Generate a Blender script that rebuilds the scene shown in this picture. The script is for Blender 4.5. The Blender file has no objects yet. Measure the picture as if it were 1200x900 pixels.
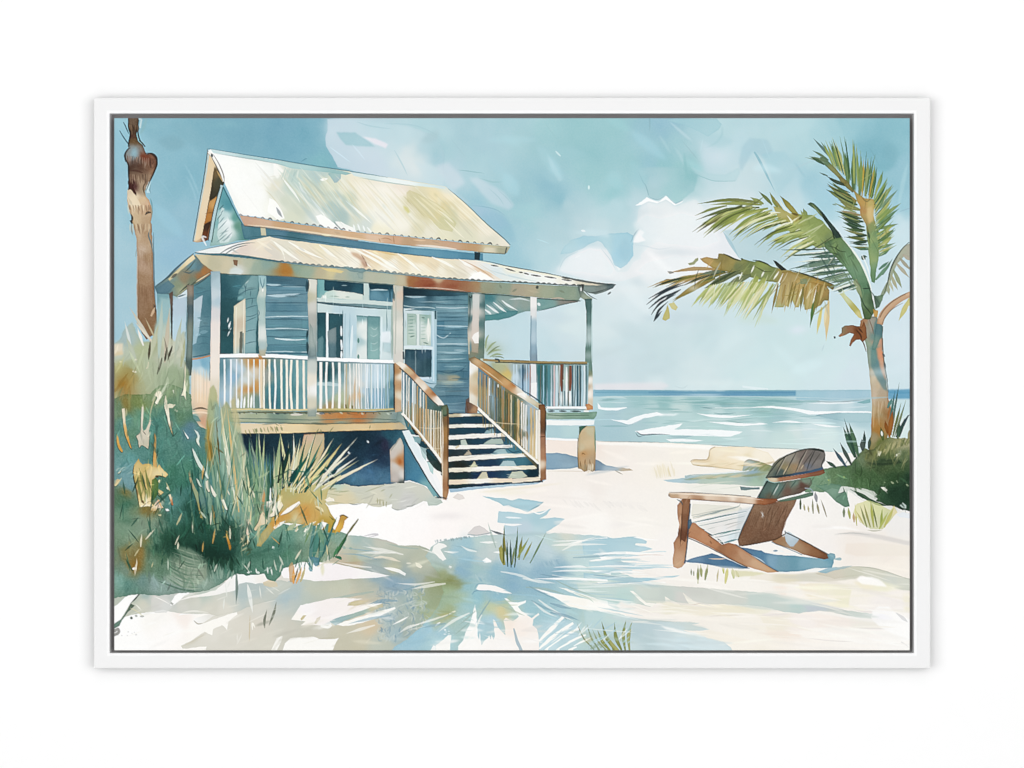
# Framed watercolour canvas print on a white wall.  Everything is built from code:
# the print is one flat sheet of small faces, its ink painted stroke by stroke below.
import math
import numpy as np

# ---------------------------------------------------------------- paint engine
# all coordinates are millimetres on the wall, x to the right, y downwards
X0, Y0, X1, Y1 = 134.0, 138.5, 1066.0, 762.0
try:
    S = float(INK_RES)
except NameError:
    S = 1.5
NW = int(round((X1 - X0) * S)) + 1
NH = int(round((Y1 - Y0) * S)) + 1
RNG = np.random.RandomState(7)
BUF = np.ones((NH, NW, 3), np.float32) * 0.97
IDS = np.zeros((NH, NW), np.int16)
PARTS = []
CUR = [0, True]


def vnoise(scale, seed):
    """smooth value noise, one cell = scale mm, range about -1..1"""
    r = np.random.RandomState(seed)
    gw = int((X1 - X0) / scale) + 4
    gh = int((Y1 - Y0) / scale) + 4
    g = r.rand(gh, gw).astype(np.float32) * 2 - 1
    xs = np.arange(NW, dtype=np.float32) / S / scale
    ys = np.arange(NH, dtype=np.float32) / S / scale
    xi = xs.astype(int); yi = ys.astype(int)
    fx = xs - xi; fy = ys - yi
    fx = fx * fx * (3 - 2 * fx); fy = fy * fy * (3 - 2 * fy)
    a = g[yi][:, xi]; b = g[yi][:, xi + 1]; c = g[yi + 1][:, xi]; d = g[yi + 1][:, xi + 1]
    fx = fx[None, :]; fy = fy[:, None]
    return (a * (1 - fx) + b * fx) * (1 - fy) + (c * (1 - fx) + d * fx) * fy


N_A = vnoise(5, 1) * .6 + vnoise(2.2, 2) * .4        # edge wobble x
N_B = vnoise(5, 3) * .6 + vnoise(2.2, 4) * .4        # edge wobble y
N_FLOW = vnoise(38, 5) * .5 + vnoise(17, 6) * .32 + vnoise(8, 7) * .18
N_WX = vnoise(22, 8) * .65 + vnoise(9, 9) * .35      # colour warp
N_WY = vnoise(22, 10) * .65 + vnoise(9, 11) * .35
N_GRAN = vnoise(1.6, 12) * .5 + vnoise(.9, 13) * .5  # pigment grain
N_DRY = vnoise(2.4, 14) * .5 + vnoise(1.2, 15) * .5


def hx(c):
    if not isinstance(c, str):
        return np.array(c, np.float32)
    return np.array([int(c[i:i + 2], 16) / 255 for i in (0, 2, 4)], np.float32)


def part(name, parent=None, label=None):
    """following strokes belong to this piece of the print"""
    PARTS.append((name, parent, label))
    CUR[0] = len(PARTS) - 1
    return CUR[0]


def use(i):
    CUR[0] = i


def pts(a):
    return np.array(a, np.float64).reshape(-1, 2)


def look(F, x, y):
    i = np.clip(((x - X0) * S).astype(int), 0, NW - 1)
    j = np.clip(((y - Y0) * S).astype(int), 0, NH - 1)
    return F[j, i]


def smooth_path(P, closed, n=6):
    m = len(P)
    out = []
    rng = range(m) if closed else range(m - 1)
    for i in rng:
        if closed:
            p0, p1, p2, p3 = P[(i - 1) % m], P[i], P[(i + 1) % m], P[(i + 2) % m]
        else:
            p0, p1, p2, p3 = P[max(i - 1, 0)], P[i], P[i + 1], P[min(i + 2, m - 1)]
        t = (np.arange(n) / n)[:, None]
        out.append(.5 * (2 * p1 + (p2 - p0) * t + (2 * p0 - 5 * p1 + 4 * p2 - p3) * t ** 2
                         + (3 * p1 - p0 - 3 * p2 + p3) * t ** 3))
    if not closed:
        out.append(P[-1:])
    return np.concatenate(out)


def wobble(P, amp, step=2.2):
    P = P.copy()                                   # washes that reach the rim run over it
    P[P[:, 0] <= 134.6, 0] -= 6; P[P[:, 0] >= 1065.4, 0] += 6; P[P[:, 1] >= 761.4, 1] += 6
    out = []
    m = len(P)
    for i in range(m):
        a, b = P[i], P[(i + 1) % m]
        k = max(1, int(math.hypot(*(b - a)) / step))
        t = (np.arange(k) / k)[:, None]
        out.append(a + (b - a) * t)
    Q = np.concatenate(out)
    dx = look(N_A, Q[:, 0], Q[:, 1]); dy = look(N_B, Q[:, 0], Q[:, 1])
    return Q + np.stack([dx, dy], 1) * amp


def cover(P, pad=0):
    """area coverage of a closed polygon, with its window in the buffer"""
    U = (P - (X0, Y0)) * S + .5
    bx0 = max(0, int(U[:, 0].min()) - pad); bx1 = min(NW, int(U[:, 0].max()) + 2 + pad)
    by0 = max(0, int(U[:, 1].min()) - pad); by1 = min(NH, int(U[:, 1].max()) + 2 + pad)
    if bx1 <= bx0 or by1 <= by0:
        return None
    ns = 4
    w = bx1 - bx0; h = by1 - by0
    acc = np.zeros((h * ns, w), np.float32)
    ys = by0 + (np.arange(h * ns) + .5) / ns
    cols = np.arange(bx0, bx1)[None, :]
    V = np.roll(U, -1, 0)
    for (xa,ya),(xb,yb) in zip(U, V):
        if ya == yb:
            continue
        s = 1.0
        if ya > yb:
            xa, ya, xb, yb = xb, yb, xa, ya
            s = -1.0
        r0 = max(0, int(math.ceil((ya - by0) * ns - .5))); r1 = min(h * ns, int(math.ceil((yb - by0) * ns - .5)))
        if r1 <= r0:
            continue
        xi = xa + (ys[r0:r1] - ya) * (xb - xa) / (yb - ya)
        acc[r0:r1] += s * np.clip(xi[:, None] - cols, 0, 1)
    c = np.clip(np.abs(acc), 0, 1).reshape(h, ns, w).mean(1)
    return c, slice(by0, by1), slice(bx0, bx1)


def blur(m, r):
    """three box passes, r in buffer cells"""
    k = max(1, int(round(r)))
    for _ in range(2):
        for ax in (0,1):
            p = [(0, 0), (0, 0)]
            p[ax] = (k + 1, k)
            c = np.cumsum(np.pad(m, p, mode='edge'), axis=ax, dtype=np.float64)
            n = m.shape[ax]
            hi = np.take(c, np.arange(2 * k + 1, 2 * k + 1 + n), axis=ax)
            lo = np.take(c, np.arange(0, n), axis=ax)
            m = ((hi - lo) / (2 * k + 1)).astype(np.float32)
    return m


def field(grad, sy, sx, power=3.2, warp=7.0):
    """colour field through a list of x, y, colour samples"""
    gx = X0 + np.arange(sx.start, sx.stop, dtype=np.float32)[None, :] / S
    gy = Y0 + np.arange(sy.start, sy.stop, dtype=np.float32)[:, None] / S
    gx = gx + N_WX[sy, sx] * warp
    gy = gy + N_WY[sy, sx] * warp
    tot = 0; col = 0
    for x,y,c in grad:
        w = 1.0 / ((gx - x) ** 2 + (gy - y) ** 2 + 6.0) ** (power / 2)
        tot = tot + w
        col = col + w[..., None] * hx(c)
    return col / tot[..., None]


def lay(c, sy, sx, col, a, edge, ew, gran, flow, dry, mark):
    m = c
    if dry > 0:                                     # broken, dry brush
        m = m * np.clip((N_DRY[sy, sx] - (dry * 1.6 - .8)) * 3.0 + .5, 0, 1)
    k = 1.0
    if edge:
        e = m * (1 - blur(m, max(1, ew * S))) * 2
        k = k + edge * e
    if gran:
        k = k + gran * N_GRAN[sy, sx]
    if flow:
        k = k + flow * N_FLOW[sy, sx]
    if not np.isscalar(k):
        col = np.clip(col, .004, 1) ** np.clip(k, .3, 3)[..., None]
    al = (m * a)[..., None]
    B = BUF[sy, sx]
    BUF[sy, sx] = B * (1 - al) + col * al
    if mark:
        ids = IDS[sy, sx]
        ids[m * a > .45] = CUR[0]


def W(P, col, a=1.0, r=.6, edge=.25, ew=1.6, soft=0, gran=.06, flow=.12, dry=0, curve=0,
      mark=True, power=3.2, warp=7.0):
    """a wash: flat list of points, a colour or a list of (x, y, colour)"""
    P = pts(P)
    if curve:
        P = smooth_path(P, True)
    if r:
        P = wobble(P, r)
    pad = int(soft * S * 3) + 2
    got = cover(P, pad)
    if got is None:
        return
    c, sy, sx = got
    if soft:
        c = blur(c, soft * S)
    warp = min(warp, .22 * min(np.ptp(P[:, 0]), np.ptp(P[:, 1])))
    C = field(col, sy, sx, power, warp) if isinstance(col, (list, tuple)) else hx(col)
    lay(c, sy, sx, C, a, edge, ew, gran, flow, dry, mark)


def L(P, w, col, a=1.0, tip=(1, 1), r=.25, edge=0, soft=0, gran=.05, dry=0, mark=True):
    """a brush line; w is a width or one width per point"""
    P = pts(P)
    n = len(P)
    ws = np.full(n, float(w)) if np.isscalar(w) else np.array(w, float)
    if n > 2:
        Q = smooth_path(P, False, 5)
    else:
        Q = P[0] + (P[1] - P[0]) * np.linspace(0, 1, 7)[:, None]
    t = np.linspace(0, 1, len(Q))
    wd = np.interp(t, np.linspace(0, 1, len(ws)), ws)
    f = np.minimum(1, tip[0] + (1 - tip[0]) * t / .35) * np.minimum(1, tip[1] + (1 - tip[1]) * (1 - t) / .35)
    wd = wd * f + .12
    d = np.gradient(Q, axis=0)
    d /= np.maximum(np.hypot(d[:, 0], d[:, 1]), 1e-6)[:, None]
    nrm = np.stack([-d[:, 1], d[:, 0]], 1) * wd[:, None] / 2
    W(np.concatenate([Q + nrm,(Q - nrm)[::-1]]),col,a,r,edge,1.2,soft,gran,0,dry,0,mark)


def LS(lines, w, col, a=1.0, **k):
    for p in lines:
        L(p,w,col,a, **k)


def leaf(x0, y0, x1, y1, w, col, bend=0, a=1.0, edge=.35):
    """pointed leaf or blade from its base to its tip"""
    mx, my = (x0 + x1) / 2, (y0 + y1) / 2
    dx, dy = x1 - x0, y1 - y0
    l = math.hypot(dx, dy) + 1e-6
    mx += -dy / l * bend * l; my += dx / l * bend * l
    L([x0,y0,mx,my,x1,y1],[w * .6,w,w * .25],col,a,tip=(.6,0),r=.3,edge=edge)


def B(x, y, rx, ry, col, a=.6, k=1.0):
    """soft bleed of colour into the wet wash"""
    ext = 2.2
    i0 = max(0, int((x - rx * ext - X0) * S)); i1 = min(NW, int((x + rx * ext - X0) * S) + 1)
    j0 = max(0, int((y - ry * ext - Y0) * S)); j1 = min(NH, int((y + ry * ext - Y0) * S) + 1)
    if i1 <= i0 or j1 <= j0:
        return
    sy, sx = slice(j0, j1), slice(i0, i1)
    gx = X0 + np.arange(i0, i1)[None, :] / S + N_WX[sy, sx] * rx * .35
    gy = Y0 + np.arange(j0, j1)[:, None] / S + N_WY[sy, sx] * ry * .35
    m = np.exp(-((((gx - x) / rx) ** 2 + ((gy - y) / ry) ** 2) ** k) * 1.3)
    m = m * np.clip(1 - ((np.abs(gx - x) / (rx * ext)) ** 8 + (np.abs(gy - y) / (ry * ext)) ** 8), 0, 1)
    lay(m.astype(np.float32), sy, sx, hx(col), a, 0, 1, .08, .1, 0, False)


def hatch(x0, y0, x1, y1, n, dx, dy, w, col, a=.5, jit=1.0, tip=(.3, 0), seed=0, mark=False):
    """n short strokes with feet along a line from x0,y0 to x1,y1"""
    r = np.random.RandomState(seed)
    for i in range(n):
        t = (i + r.rand() * jit) / max(1, n)
        x = x0 + (x1 - x0) * t; y = y0 + (y1 - y0) * t
        k = .6 + .7 * r.rand()
        ex = x + dx * k + r.randn() * abs(dy) * .06 * jit; ey = y + dy * k + r.randn() * abs(dx) * .06 * jit
        c = col[r.randint(len(col))] if isinstance(col, list) else col
        L([x,y,(x + ex) / 2 + r.randn() * .4,(y + ey) / 2 + r.randn() * .4,ex,ey],
          w * (.6 + .8 * r.rand()), c, a * (.7 + .3 * r.rand()), tip=tip, mark=mark)


def spots(x0, y0, x1, y1, n, w, col, a=.8, seed=0):
    r = np.random.RandomState(seed)
    for i in range(n):
        x = x0 + (x1 - x0) * r.rand(); y = y0 + (y1 - y0) * r.rand()
        s = w * (.4 + r.rand())
        L([x - s * .5,y - s * (r.rand() - .5),x + s * .5,y + s * (r.rand() - .5)],s * .8,col,a,tip=(.3,.3),mark=False)


# ------------------------------------------------------------------------ sky
SKY = part('painted_sky', None, 'teal and pale grey watercolour sky with torn white clouds')
W([130,134,1070,134,1070,530,130,530],[
    (136,141,'9ccbd9'),(150,165,'98c8d8'),(185,150,'8abccc'),(215,150,'84b8c8'),(240,160,'7fb4c6'),
    (280,158,'7cb1c4'),(330,150,'7ab0c5'),(360,165,'78b1c4'),(377,190,'80b9c6'),(340,180,'7cb3c6'),
    (225,200,'88bccd'),(200,220,'8fc0d0'),(180,250,'97c4d4'),(220,250,'98c3d4'),(200,290,'9ac4d8'),
    (140,220,'9fc9d9'),(140,300,'a6cbd8'),(145,350,'a9ccd9'),(140,410,'a4cad8'),(210,330,'a2c8d8'),
    (410,150,'c6dbe5'),(450,190,'c9dbe5'),(480,190,'d6e1e5'),(500,150,'b4d6dd'),(510,175,'aed3db'),
    (540,150,'aed1da'),(570,165,'aed1db'),(590,150,'aad0d9'),(560,190,'b0d4dc'),(530,200,'b5d4de'),
    (610,160,'a9d0d7'),(640,150,'a4d0d5'),(680,150,'9dccd1'),(720,150,'9bcbd0'),(700,180,'9bcbd1'),
    (690,205,'9ecdd2'),(735,190,'9acad0'),(760,150,'98c5d2'),(775,140,'97c3d4'),(780,190,'97c9d0'),
    (760,195,'98c7d3'),(800,200,'9acbcf'),(720,225,'9dced4'),(640,220,'97c5d3'),(650,232,'92c3d1'),
    (610,235,'a0cbd5'),(590,245,'a8d0d9'),(620,250,'a4cfd6'),(665,245,'b2d2da'),(680,262,'bfd8df'),
    (640,275,'b4d4dc'),(605,270,'a5cdd8'),(590,300,'9cc9d7'),(600,315,'9ecad8'),(640,300,'b7d7df'),
    (720,245,'b9d9e0'),(745,250,'c6dde4'),(700,262,'c4dce2'),(660,320,'d2e2e8'),(690,305,'dfe7ec'),
    (720,330,'dde7ea'),(790,260,'e4ecee'),(770,290,'e8eef0'),(760,320,'e9edef'),(800,310,'ebecef'),
    (840,250,'dfe7ea'),(850,290,'e8ebef'),(850,150,'bcdbe1'),(850,190,'c2dce4'),(835,185,'c9dfe7'),
    (870,170,'bddbe3'),(880,200,'cadfe4'),(870,235,'d5e3e7'),(900,160,'bcdbe1'),(930,150,'b8dae0'),
    (960,150,'aed5dd'),(985,150,'a6d1da'),(950,175,'b4d8df'),(1040,175,'84bccb'),(1020,160,'8bc0ce'),
    (1050,155,'8dc2cf'),(1055,200,'98c7d5'),(1060,240,'a2cedb'),(1035,190,'8cc2cf'),(950,205,'a8d1dc'),
    (930,215,'b3d6df'),(915,240,'c8dfe5'),(935,235,'c4dde4'),(960,235,'a9d2df'),(975,225,'a6cfdf'),
    (985,280,'cfe2ea'),(1000,262,'cde1ea'),(1060,270,'cde3ea'),(1050,350,'d4e4ec'),(1060,400,'d6e5ec'),
    (970,330,'cfe2e9'),(960,400,'d0e6e8'),(920,390,'cfe5e7'),(860,400,'d3e6e9'),(880,420,'cfe5e8'),
    (820,390,'cadfe3'),(780,400,'cbdfe3'),(740,400,'cbdee3'),(710,390,'d8e6e9'),(800,370,'d3e3e8'),
    (740,360,'dbe8ec'),(760,430,'cadde2'),(720,440,'cfdfe5'),(820,435,'d5e5e8'),(900,440,'d1e7e8'),
    (980,430,'d2e6ea'),(1000,440,'d3e3ea'),(600,340,'a9d0db'),(640,360,'d0e1e8'),(610,390,'c3dce4'),
    (580,400,'c6dbe1'),(660,400,'cfe0e6'),(670,380,'d7e6e8'),(640,410,'c6dde4'),(560,250,'9ac8d7'),
    (575,275,'97c6d7')],
  r=0, edge=0, flow=.10, gran=.07, power=3.0, warp=9)
# the big pale bloom above the roof
W([384,140,410,139,450,143,480,148,512,160,521,178,520,219,460,209,396,196,388,181,382,171,381,163,384,153],
  [(390,150,'cadce6'),(400,180,'cadbe6'),(430,195,'cbdbe6'),(470,160,'c2dce3'),(480,185,'d9e4e6'),
   (505,200,'cde0e6'),(508,170,'b8d6de'),(450,150,'c0dbe3'),(515,190,'aed0db')],a=.9,edge=.12,ew=1.0)
W([394,155,416,155,428,163,440,172,420,171,405,170,399,163],'a5cdd6',.85,edge=.1,mark=False,soft=.7)
W([424,160,440,162,455,169,452,174,440,169],'ebe6ee',.9,edge=0,mark=False,soft=.4)
LS([[418,143,436,148,460,151],[450,145,480,146,500,152,518,162],[462,176,470,190,478,206]],1.6,'a9ced8',.5,tip=(.2,0),mark=False)
B(512,178,9,18,'a3ccd6',.6)
B(490,195,12,14,'e2e8e8',.6)
B(350,175,26,14,'74adc3',.5)
B(374,195,12,14,'82bfc6',.5)
# left sky wet streaks
LS([[216,192,226,210,234,232],[218,205,226,222,230,236]],1.6,'b4d8e4',.5,tip=(0,0),soft=.5,mark=False)
B(200,195,30,40,'87bccd',.3)
B(210,300,22,30,'8fbcd6',.35)
B(180,148,14,6,'93c4d1',.5)
B(262,146,24,6,'8abfcb',.5)
# falling streaks left of centre
L([640,178,648,195,657,212],[2.5,4.5,6],'b9d7df',.75,tip=(0,.8),soft=.7,mark=False)
L([651,177,657,183],2.0,'f2f8f8',.95,tip=(.5,.5),mark=False)
L([690,217,690,222],2.0,'e6f6f6',.8,tip=(.4,.4),mark=False)
L([536,199,552,201,568,203],1,'86b6bd',.55,tip=(0,0),mark=False)
L([560,208,576,213,592,213],1.6,'9ac6cc',.6,tip=(0,0),mark=False)
W([549,208,560,208,590,225,603,241,596,246,575,238,566,228],[(555,212,'c8dbe4'),(585,235,'c6dae4')],.75,edge=0,soft=1.2,mark=False)
LS([[572,220,585,232,590,240],[583,222,594,232,600,240]],1,'a9ccd6',.7,tip=(0,0),mark=False)
W([510,194,525,190,540,205,545,215,530,224,520,212],'d3dfe8',.65,edge=0,soft=2,mark=False)
W([520,218,532,222,552,240,540,236,528,226],'b6d2de',.6,edge=0,soft=1,mark=False)
W([551,241,562,242,572,243,582,247,592,254,600,266,606,284,594,284,570,262],[(560,246,'a9c9dd'),(580,262,'9ac4d8'),(592,275,'96c4d4')],.8,edge=0,soft=1.8)
L([551,241,566,242,582,246,592,253],1,'86b4c8',.5,tip=(0,0),mark=False)
# torn blue islands among the clouds
W([656,298,662,288,670,281,684,276,698,277,712,274,735,272,742,276,742,300,735,309,727,315,720,311,716,299,706,286,701,282,694,284,681,292,668,297],
  [(665,290,'b2d6e0'),(685,280,'a9d2df'),(725,285,'a9d3e1'),(730,300,'a4d1e2'),(712,285,'b0d5df')],.95,edge=.18,ew=1,r=.9)
W([672,272,690,268,712,270,714,278,700,277,686,276],'c9e1e8',.8,edge=0,soft=1.2,mark=False)
W([725,317,722,312,728,315],'f4f8f8',.8,edge=0,mark=False)
B(690,300,22,14,'e6ecf0',.6)
B(735,330,18,16,'e6ebec',.6)
L([674,302,680,299],2.2,'fafafa',.9,tip=(.2,0),mark=False)
L([681,270,686,271],2.4,'f0f4f6',.8,tip=(.3,.3),mark=False)
# teal wash above the white cloud top, with its hard torn edge
W([746,198,760,196,800,196,818,205,814,223,800,234,792,238,784,233,778,229,772,233,766,233,760,230,756,218],
  [(752,208,'a3ccd4'),(765,214,'b3d3da'),(770,225,'add0d6'),(785,225,'9fcdd2'),(805,215,'9ccad0'),(795,232,'a2d0d3')],.8,edge=.1,soft=.3,mark=False)
LS([[748,201,753,212,757,218,760,229],[760,230,766,233,772,233.5,778,230],[785,233,791,238,800,234]],.9,'7fabb8',.6,tip=(0,.6),mark=False)
CLOUD = part('cloud', SKY)
W([748,244,758,234,770,238,780,232,792,242,801,238,816,232,826,246,812,266,790,278,760,275,746,262],
  [(750,242,'e4edf0'),(765,240,'eef2f3'),(785,240,'ebf0f1'),(800,238,'e6eef0'),(770,255,'e6ecee'),(790,262,'e9eeee'),(750,255,'dbe6ea')],
  .8, r=.8, edge=0, soft=2.5)
W([744,241,752,236,758,231,764,234,772,236,776,233,780,229,786,235,792,239,801,235,799,237,791,240.5,780,234,770,238,760,236,752,240],'fbfdfd',.9,r=.6,edge=0)
W([741,284,745,276,750,269,755,272,752,277,757,282,748,284],'f8f9fa',.85,edge=0,r=.7,soft=.4)
L([739,284,744,274,749,268],.9,'94b0be',.7,tip=(.3,.2),mark=False)
W([758,290,790,270,830,262,848,272,866,302,840,320,800,325,765,318,748,300],[(780,290,'e9eef0'),(820,290,'ebedf0'),(840,305,'eaeaf1'),(770,310,'eaecee'),(850,285,'e2e9ee')],.75,edge=0,soft=3)
W([655,318,668,300,690,290,712,292,722,318,735,318,742,306,758,300,760,320,730,330,690,329],[(680,305,'e4ebf0'),(710,310,'e8ecef'),(740,318,'e8ecee')],.7,edge=0,soft=2)
L([741,288,755,288,772,292,790,289],1.4,'d2dfe6',.5,tip=(0,0),mark=False)
use(SKY)
# right half: overlapping glazes with visible rims
W([782,141,800,146,812,151,830,160,842,152,846,145,840,139,790,139],'a7d1da',.7,edge=.12,mark=False)
L([846,146,846,158,838,168,826,173],2,'9dcad3',.55,tip=(0,0),soft=.4,mark=False)
W([810,195,814,203,824,208,840,212,863,212,867,203,866,196,850,205,830,203],'bbdae0',.7,edge=.15,mark=False,soft=.3)
L([812,202,822,207,838,212,862,212],1,'9cc8ce',.8,tip=(0,.4),mark=False)
LS([[772,158,780,170,786,180],[790,172,797,182,801,194]],3,'b6d8de',.5,tip=(0,0),soft=.6,mark=False)
L([784,142,800,156,812,166],3,'c3dce4',.6,tip=(0,0),soft=.8,mark=False)
LS([[802,178,804,200,808,212]],3,'8cc3c8',.6,tip=(0,0),soft=.8,mark=False)
B(808,208,10,8,'90c6ca',.6)
B(770,178,16,10,'96c4d3',.5)
B(842,185,16,12,'d2e2ea',.6)
W([870,172,878,162,900,164,906,178,896,186,882,177,875,190,868,202,866,190],'a6ccd9',.55,edge=.08,soft=1,mark=False)
W([893,180,918,177,930,188,940,198,960,205,975,208,985,240,986,258,965,258,935,252,912,229],
  [(900,190,'a8d2dd'),(915,210,'b0d4de'),(930,225,'c2dce4'),(950,215,'a5cfdc'),(970,240,'a8d3e0'),(940,245,'c5dfe6')],.6,edge=.03,soft=1.2)
L([884,178,890,188,900,208,909,226],[3.4,3,2.2,1],'8fc0ce',.85,tip=(.5,0),mark=False)
L([927,200,935,196,948,190,960,187],2.4,'b3d3dc',.7,tip=(0,0),mark=False)
L([931,190,938,200,944,208],2,'93c2d0',.4,tip=(0,0),soft=.6,mark=False)
W([847,270,862,268,902,266,946,280,950,300,905,310,872,312,860,290],[(870,290,'b6d3da'),(905,290,'b8d3d9'),(935,295,'c0d8de')],.75,edge=.06,soft=.8,mark=False)
L([847,271,856,285,867,303],[1.6,4,2],'a3c8d4',.8,tip=(0,0),mark=False)
W([980,138,1068,138,1068,168,1052,185,1042,200,1026,196,1008,176,990,160],[(1000,150,'94c7d3'),(1030,175,'80b9c8'),(1055,160,'8cc2cf')],.6,edge=.06,soft=3,mark=False)
B(1028,178,20,12,'7db7c7',.6)
L([1064,190,1058,215,1052,248],[4,5,3],'b4dae2',.5,tip=(0,0),soft=.6,mark=False)
L([1054,248,1060,246,1066,244],1.4,'9cbfd0',.7,tip=(0,.5),mark=False)
B(1005,262,12,10,'b9d9e4',.5)
B(1052,345,14,40,'d8e5ee',.4)
# pale band just above the horizon
W([696,450,720,449,775,447,785,452,775,457,697,457],'e9e4e8',.8,edge=0,soft=1,mark=False)
B(700,330,40,16,'e0e9ed',.5)
B(770,445,14,8,'e0ecef',.5)
B(840,450,40,6,'dfeced',.6)
L([886,455.5,870,453,900,456],2,'eef4f8',.5,mark=False)
L([790,452,800,455,806,451],1.4,'c3d6da',.6,tip=(0,0),mark=False)
B(880,385,60,14,'cde2e6',.4)
B(935,386,12,6,'e4e9f4',.6)
L([966,403,963,412],1.2,'b3ccd4',.6,tip=(0,0),mark=False)

# ------------------------------------------------------------------------ sea
SEA = part('painted_sea', None, 'pale turquoise watercolour sea with a dark blue horizon')
W([560,457.2,1070,456.6,1070,540,560,530],[
    (700,468,'b0d4da'),(715,472,'a3ced2'),(750,467,'97c5c8'),(780,470,'90c2c3'),(820,469,'8dbfc1'),
    (850,473,'88bbbf'),(890,468,'8fc2c4'),(910,474,'93c2c2'),(770,478,'b7d6d6'),(800,476,'c0dad8'),
    (840,480,'bcdada'),(720,486,'a5c9d3'),(710,500,'a6cbd4'),(720,512,'a4c9d3'),(740,498,'a9ccd2'),
    (800,490,'b7d8d8'),(780,500,'b5d7d8'),(860,490,'b2d4d4'),(830,500,'b5d8d6'),(860,518,'bcdcdc'),
    (890,508,'c6dedf'),(910,485,'9cc5ca'),(930,490,'b3d5d8'),(900,480,'9ccac8'),(960,475,'bfd9e0'),
    (990,474,'c2dbe2'),(980,490,'a2c8d1'),(1010,490,'a6cbd4'),(950,500,'cbe2e5'),(930,510,'cfe2e0'),
    (920,518,'c6e0dd'),(970,515,'cfe6e4'),(1000,510,'cbe3e5'),(960,525,'d0e5e4'),(1000,528,'c9dfe2'),
    (1055,480,'c3dfe4'),(1050,500,'d5e8e6'),(940,465,'b0d2da'),(1000,464,'a5cdd9'),(640,505,'b2d3da')],
  r=.2, edge=.1, flow=.08)
W([560,457.2,700,457.2,780,458,860,458.2,933,458,933,464,880,464.5,800,463.8,740,463.5,697,464.5,560,465],
  [(700,461,'82bacf'),(740,461,'7cb6cc'),(800,461,'6fa9c8'),(850,461,'609fc3'),(910,461,'62a3c4')],r=.2,edge=.15,soft=.35)
W([933,458,980,457.6,1020,457.6,1020,466,980,469,933,468.5],[(945,462,'93c4d6'),(990,463,'9cc6d8')],.85,r=.2,edge=.1,soft=.4)
W([1040,456.5,1068,455.8,1068,467,1040,467.5],'5da3c8',.95,r=.3,edge=.15,soft=.3)
L([696,457.2,800,458,933,458],.9,'6aa6bf',.7,mark=False)
L([933,458,1020,457.6],.8,'8fbccd',.7,mark=False)
# bands and swells
LS([[745,466,790,470,850,472,905,476],[800,470,850,471,900,476]],[1,2.6,3,1.5],'7db4b4',.6,tip=(0,0),soft=.5,mark=False)
L([880,468.5,915,470,938,470],2.6,'6fa8ad',.75,tip=(0,.3),mark=False)
L([938,469.5,975,471,1000,469.5,1020,467],1.1,'8f9fa6',.75,tip=(0,0),mark=False)
W([1004,471.5,1012,469,1020,467.5,1020,471.5,1012,473],'7cb4ba',.9,edge=.2,mark=False)
L([700,466,722,465,735,467],2,'cfe2e2',.6,tip=(0,0),mark=False)
L([870,470,885,467.5,900,470],1.4,'a9c6cc',.5,tip=(0,0),mark=False)
LS([[820,476.5,828,477.6,838,478]],1.4,'5d8f98',.85,tip=(0,0),mark=False)
LS([[836,484,848,485,863,483.5]],1.2,'5c8c93',.85,tip=(0,0),mark=False)
LS([[850,493,862,494.5,876,496.5]],1.1,'7aa8a8',.8,tip=(0,0),mark=False)
W([955,487,965,485,985,483.5,1021,484,1021,495,995,495,975,491],[(965,487,'93bcc6'),(1000,489,'a3c9d1')],.9,edge=.15,mark=False)
L([955,487.4,966,485,985,484],1,'6d9aa6',.8,tip=(0,0),mark=False)
W([720,486,740,478,770,472,772,478,765,484,745,490,730,492],'add0d3',.5,edge=.05,soft=.5,mark=False)
L([770,474,790,471.5,830,472.5],1,'98c0c0',.5,tip=(0,0),mark=False)
L([783,482.6,796,482],.8,'9fb6bc',.7,tip=(0,0),mark=False)
B(700,505,30,12,'9fc6d2',.5)
B(735,512,22,8,'a2c8d0',.5)
# breakers left as bare paper
use(SEA)
FOAM = part('foam', SEA)
WAVE = 'f4f8f9'
W([700,472,703,475,704,477,718,478,734,477,735,478,722,481,708,480.5,701,479], WAVE, .95,edge=0,r=.4)
W([714,491,722,492,735,492.5,744,488,757,485,770,483,778,486,766,488,756,490,742,497,736,497.5,726,494.5], WAVE, .95,edge=0,r=.5)
L([722,493.5,736,498,745,495,757,489],1,'8fb4bf',.7,tip=(0,0),mark=False)
W([770,484,785,485,797,484.5,790,487,772,487.5], WAVE, .75,edge=0,soft=.3)
W([744,505,756,503,775,500,800,496,796,500,790,503,820,503,850,504,870,505.5,866,508,856,512,838,511,810,510.5,783,509.5,757,509.5,749,508], WAVE, .97,edge=0,r=.5)
W([780,514.5,800,514,825,516,815,517.5,786,517.5], WAVE, .9,edge=0,r=.3)
LS([[816,484,832,487,855,488,882,486],[828,494,850,496,872,497.5,896,496]],[1,3,3.4,1], WAVE, .95,tip=(0,0))
W([878,477,905,475.5,930,478,955,482,985,481.5,1021,482,1021,484,985,483.5,962,485.5,948,485.5,930,481,905,478], WAVE, .95,edge=0,r=.3)
L([938,471.5,970,472.5,1005,471.5],1.8,'e6f0f2',.8,tip=(0,0))
LS([[880,498,890,496.5,900,497],[952,496.5,968,499,986,500],[905,495,925,494,945,496]],[1,2.4,1], WAVE, .85,tip=(0,0))
L([820,476,850,478,900,477],1.4,'e2eeee',.7,tip=(0,0),mark=False)
L([845,513,858,514.5,872,513],1,'d9ecec',.7,tip=(0,0),mark=False)
LS([[746,505.5,751,509,757,509.5,770,508.8,785,509.3]],1.2,'3f5a68',.9,tip=(.4,0),mark=False)
LS([[745,507,748,511,753,511]],1.1,'5b7a88',.8,tip=(0,0),mark=False)
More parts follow.
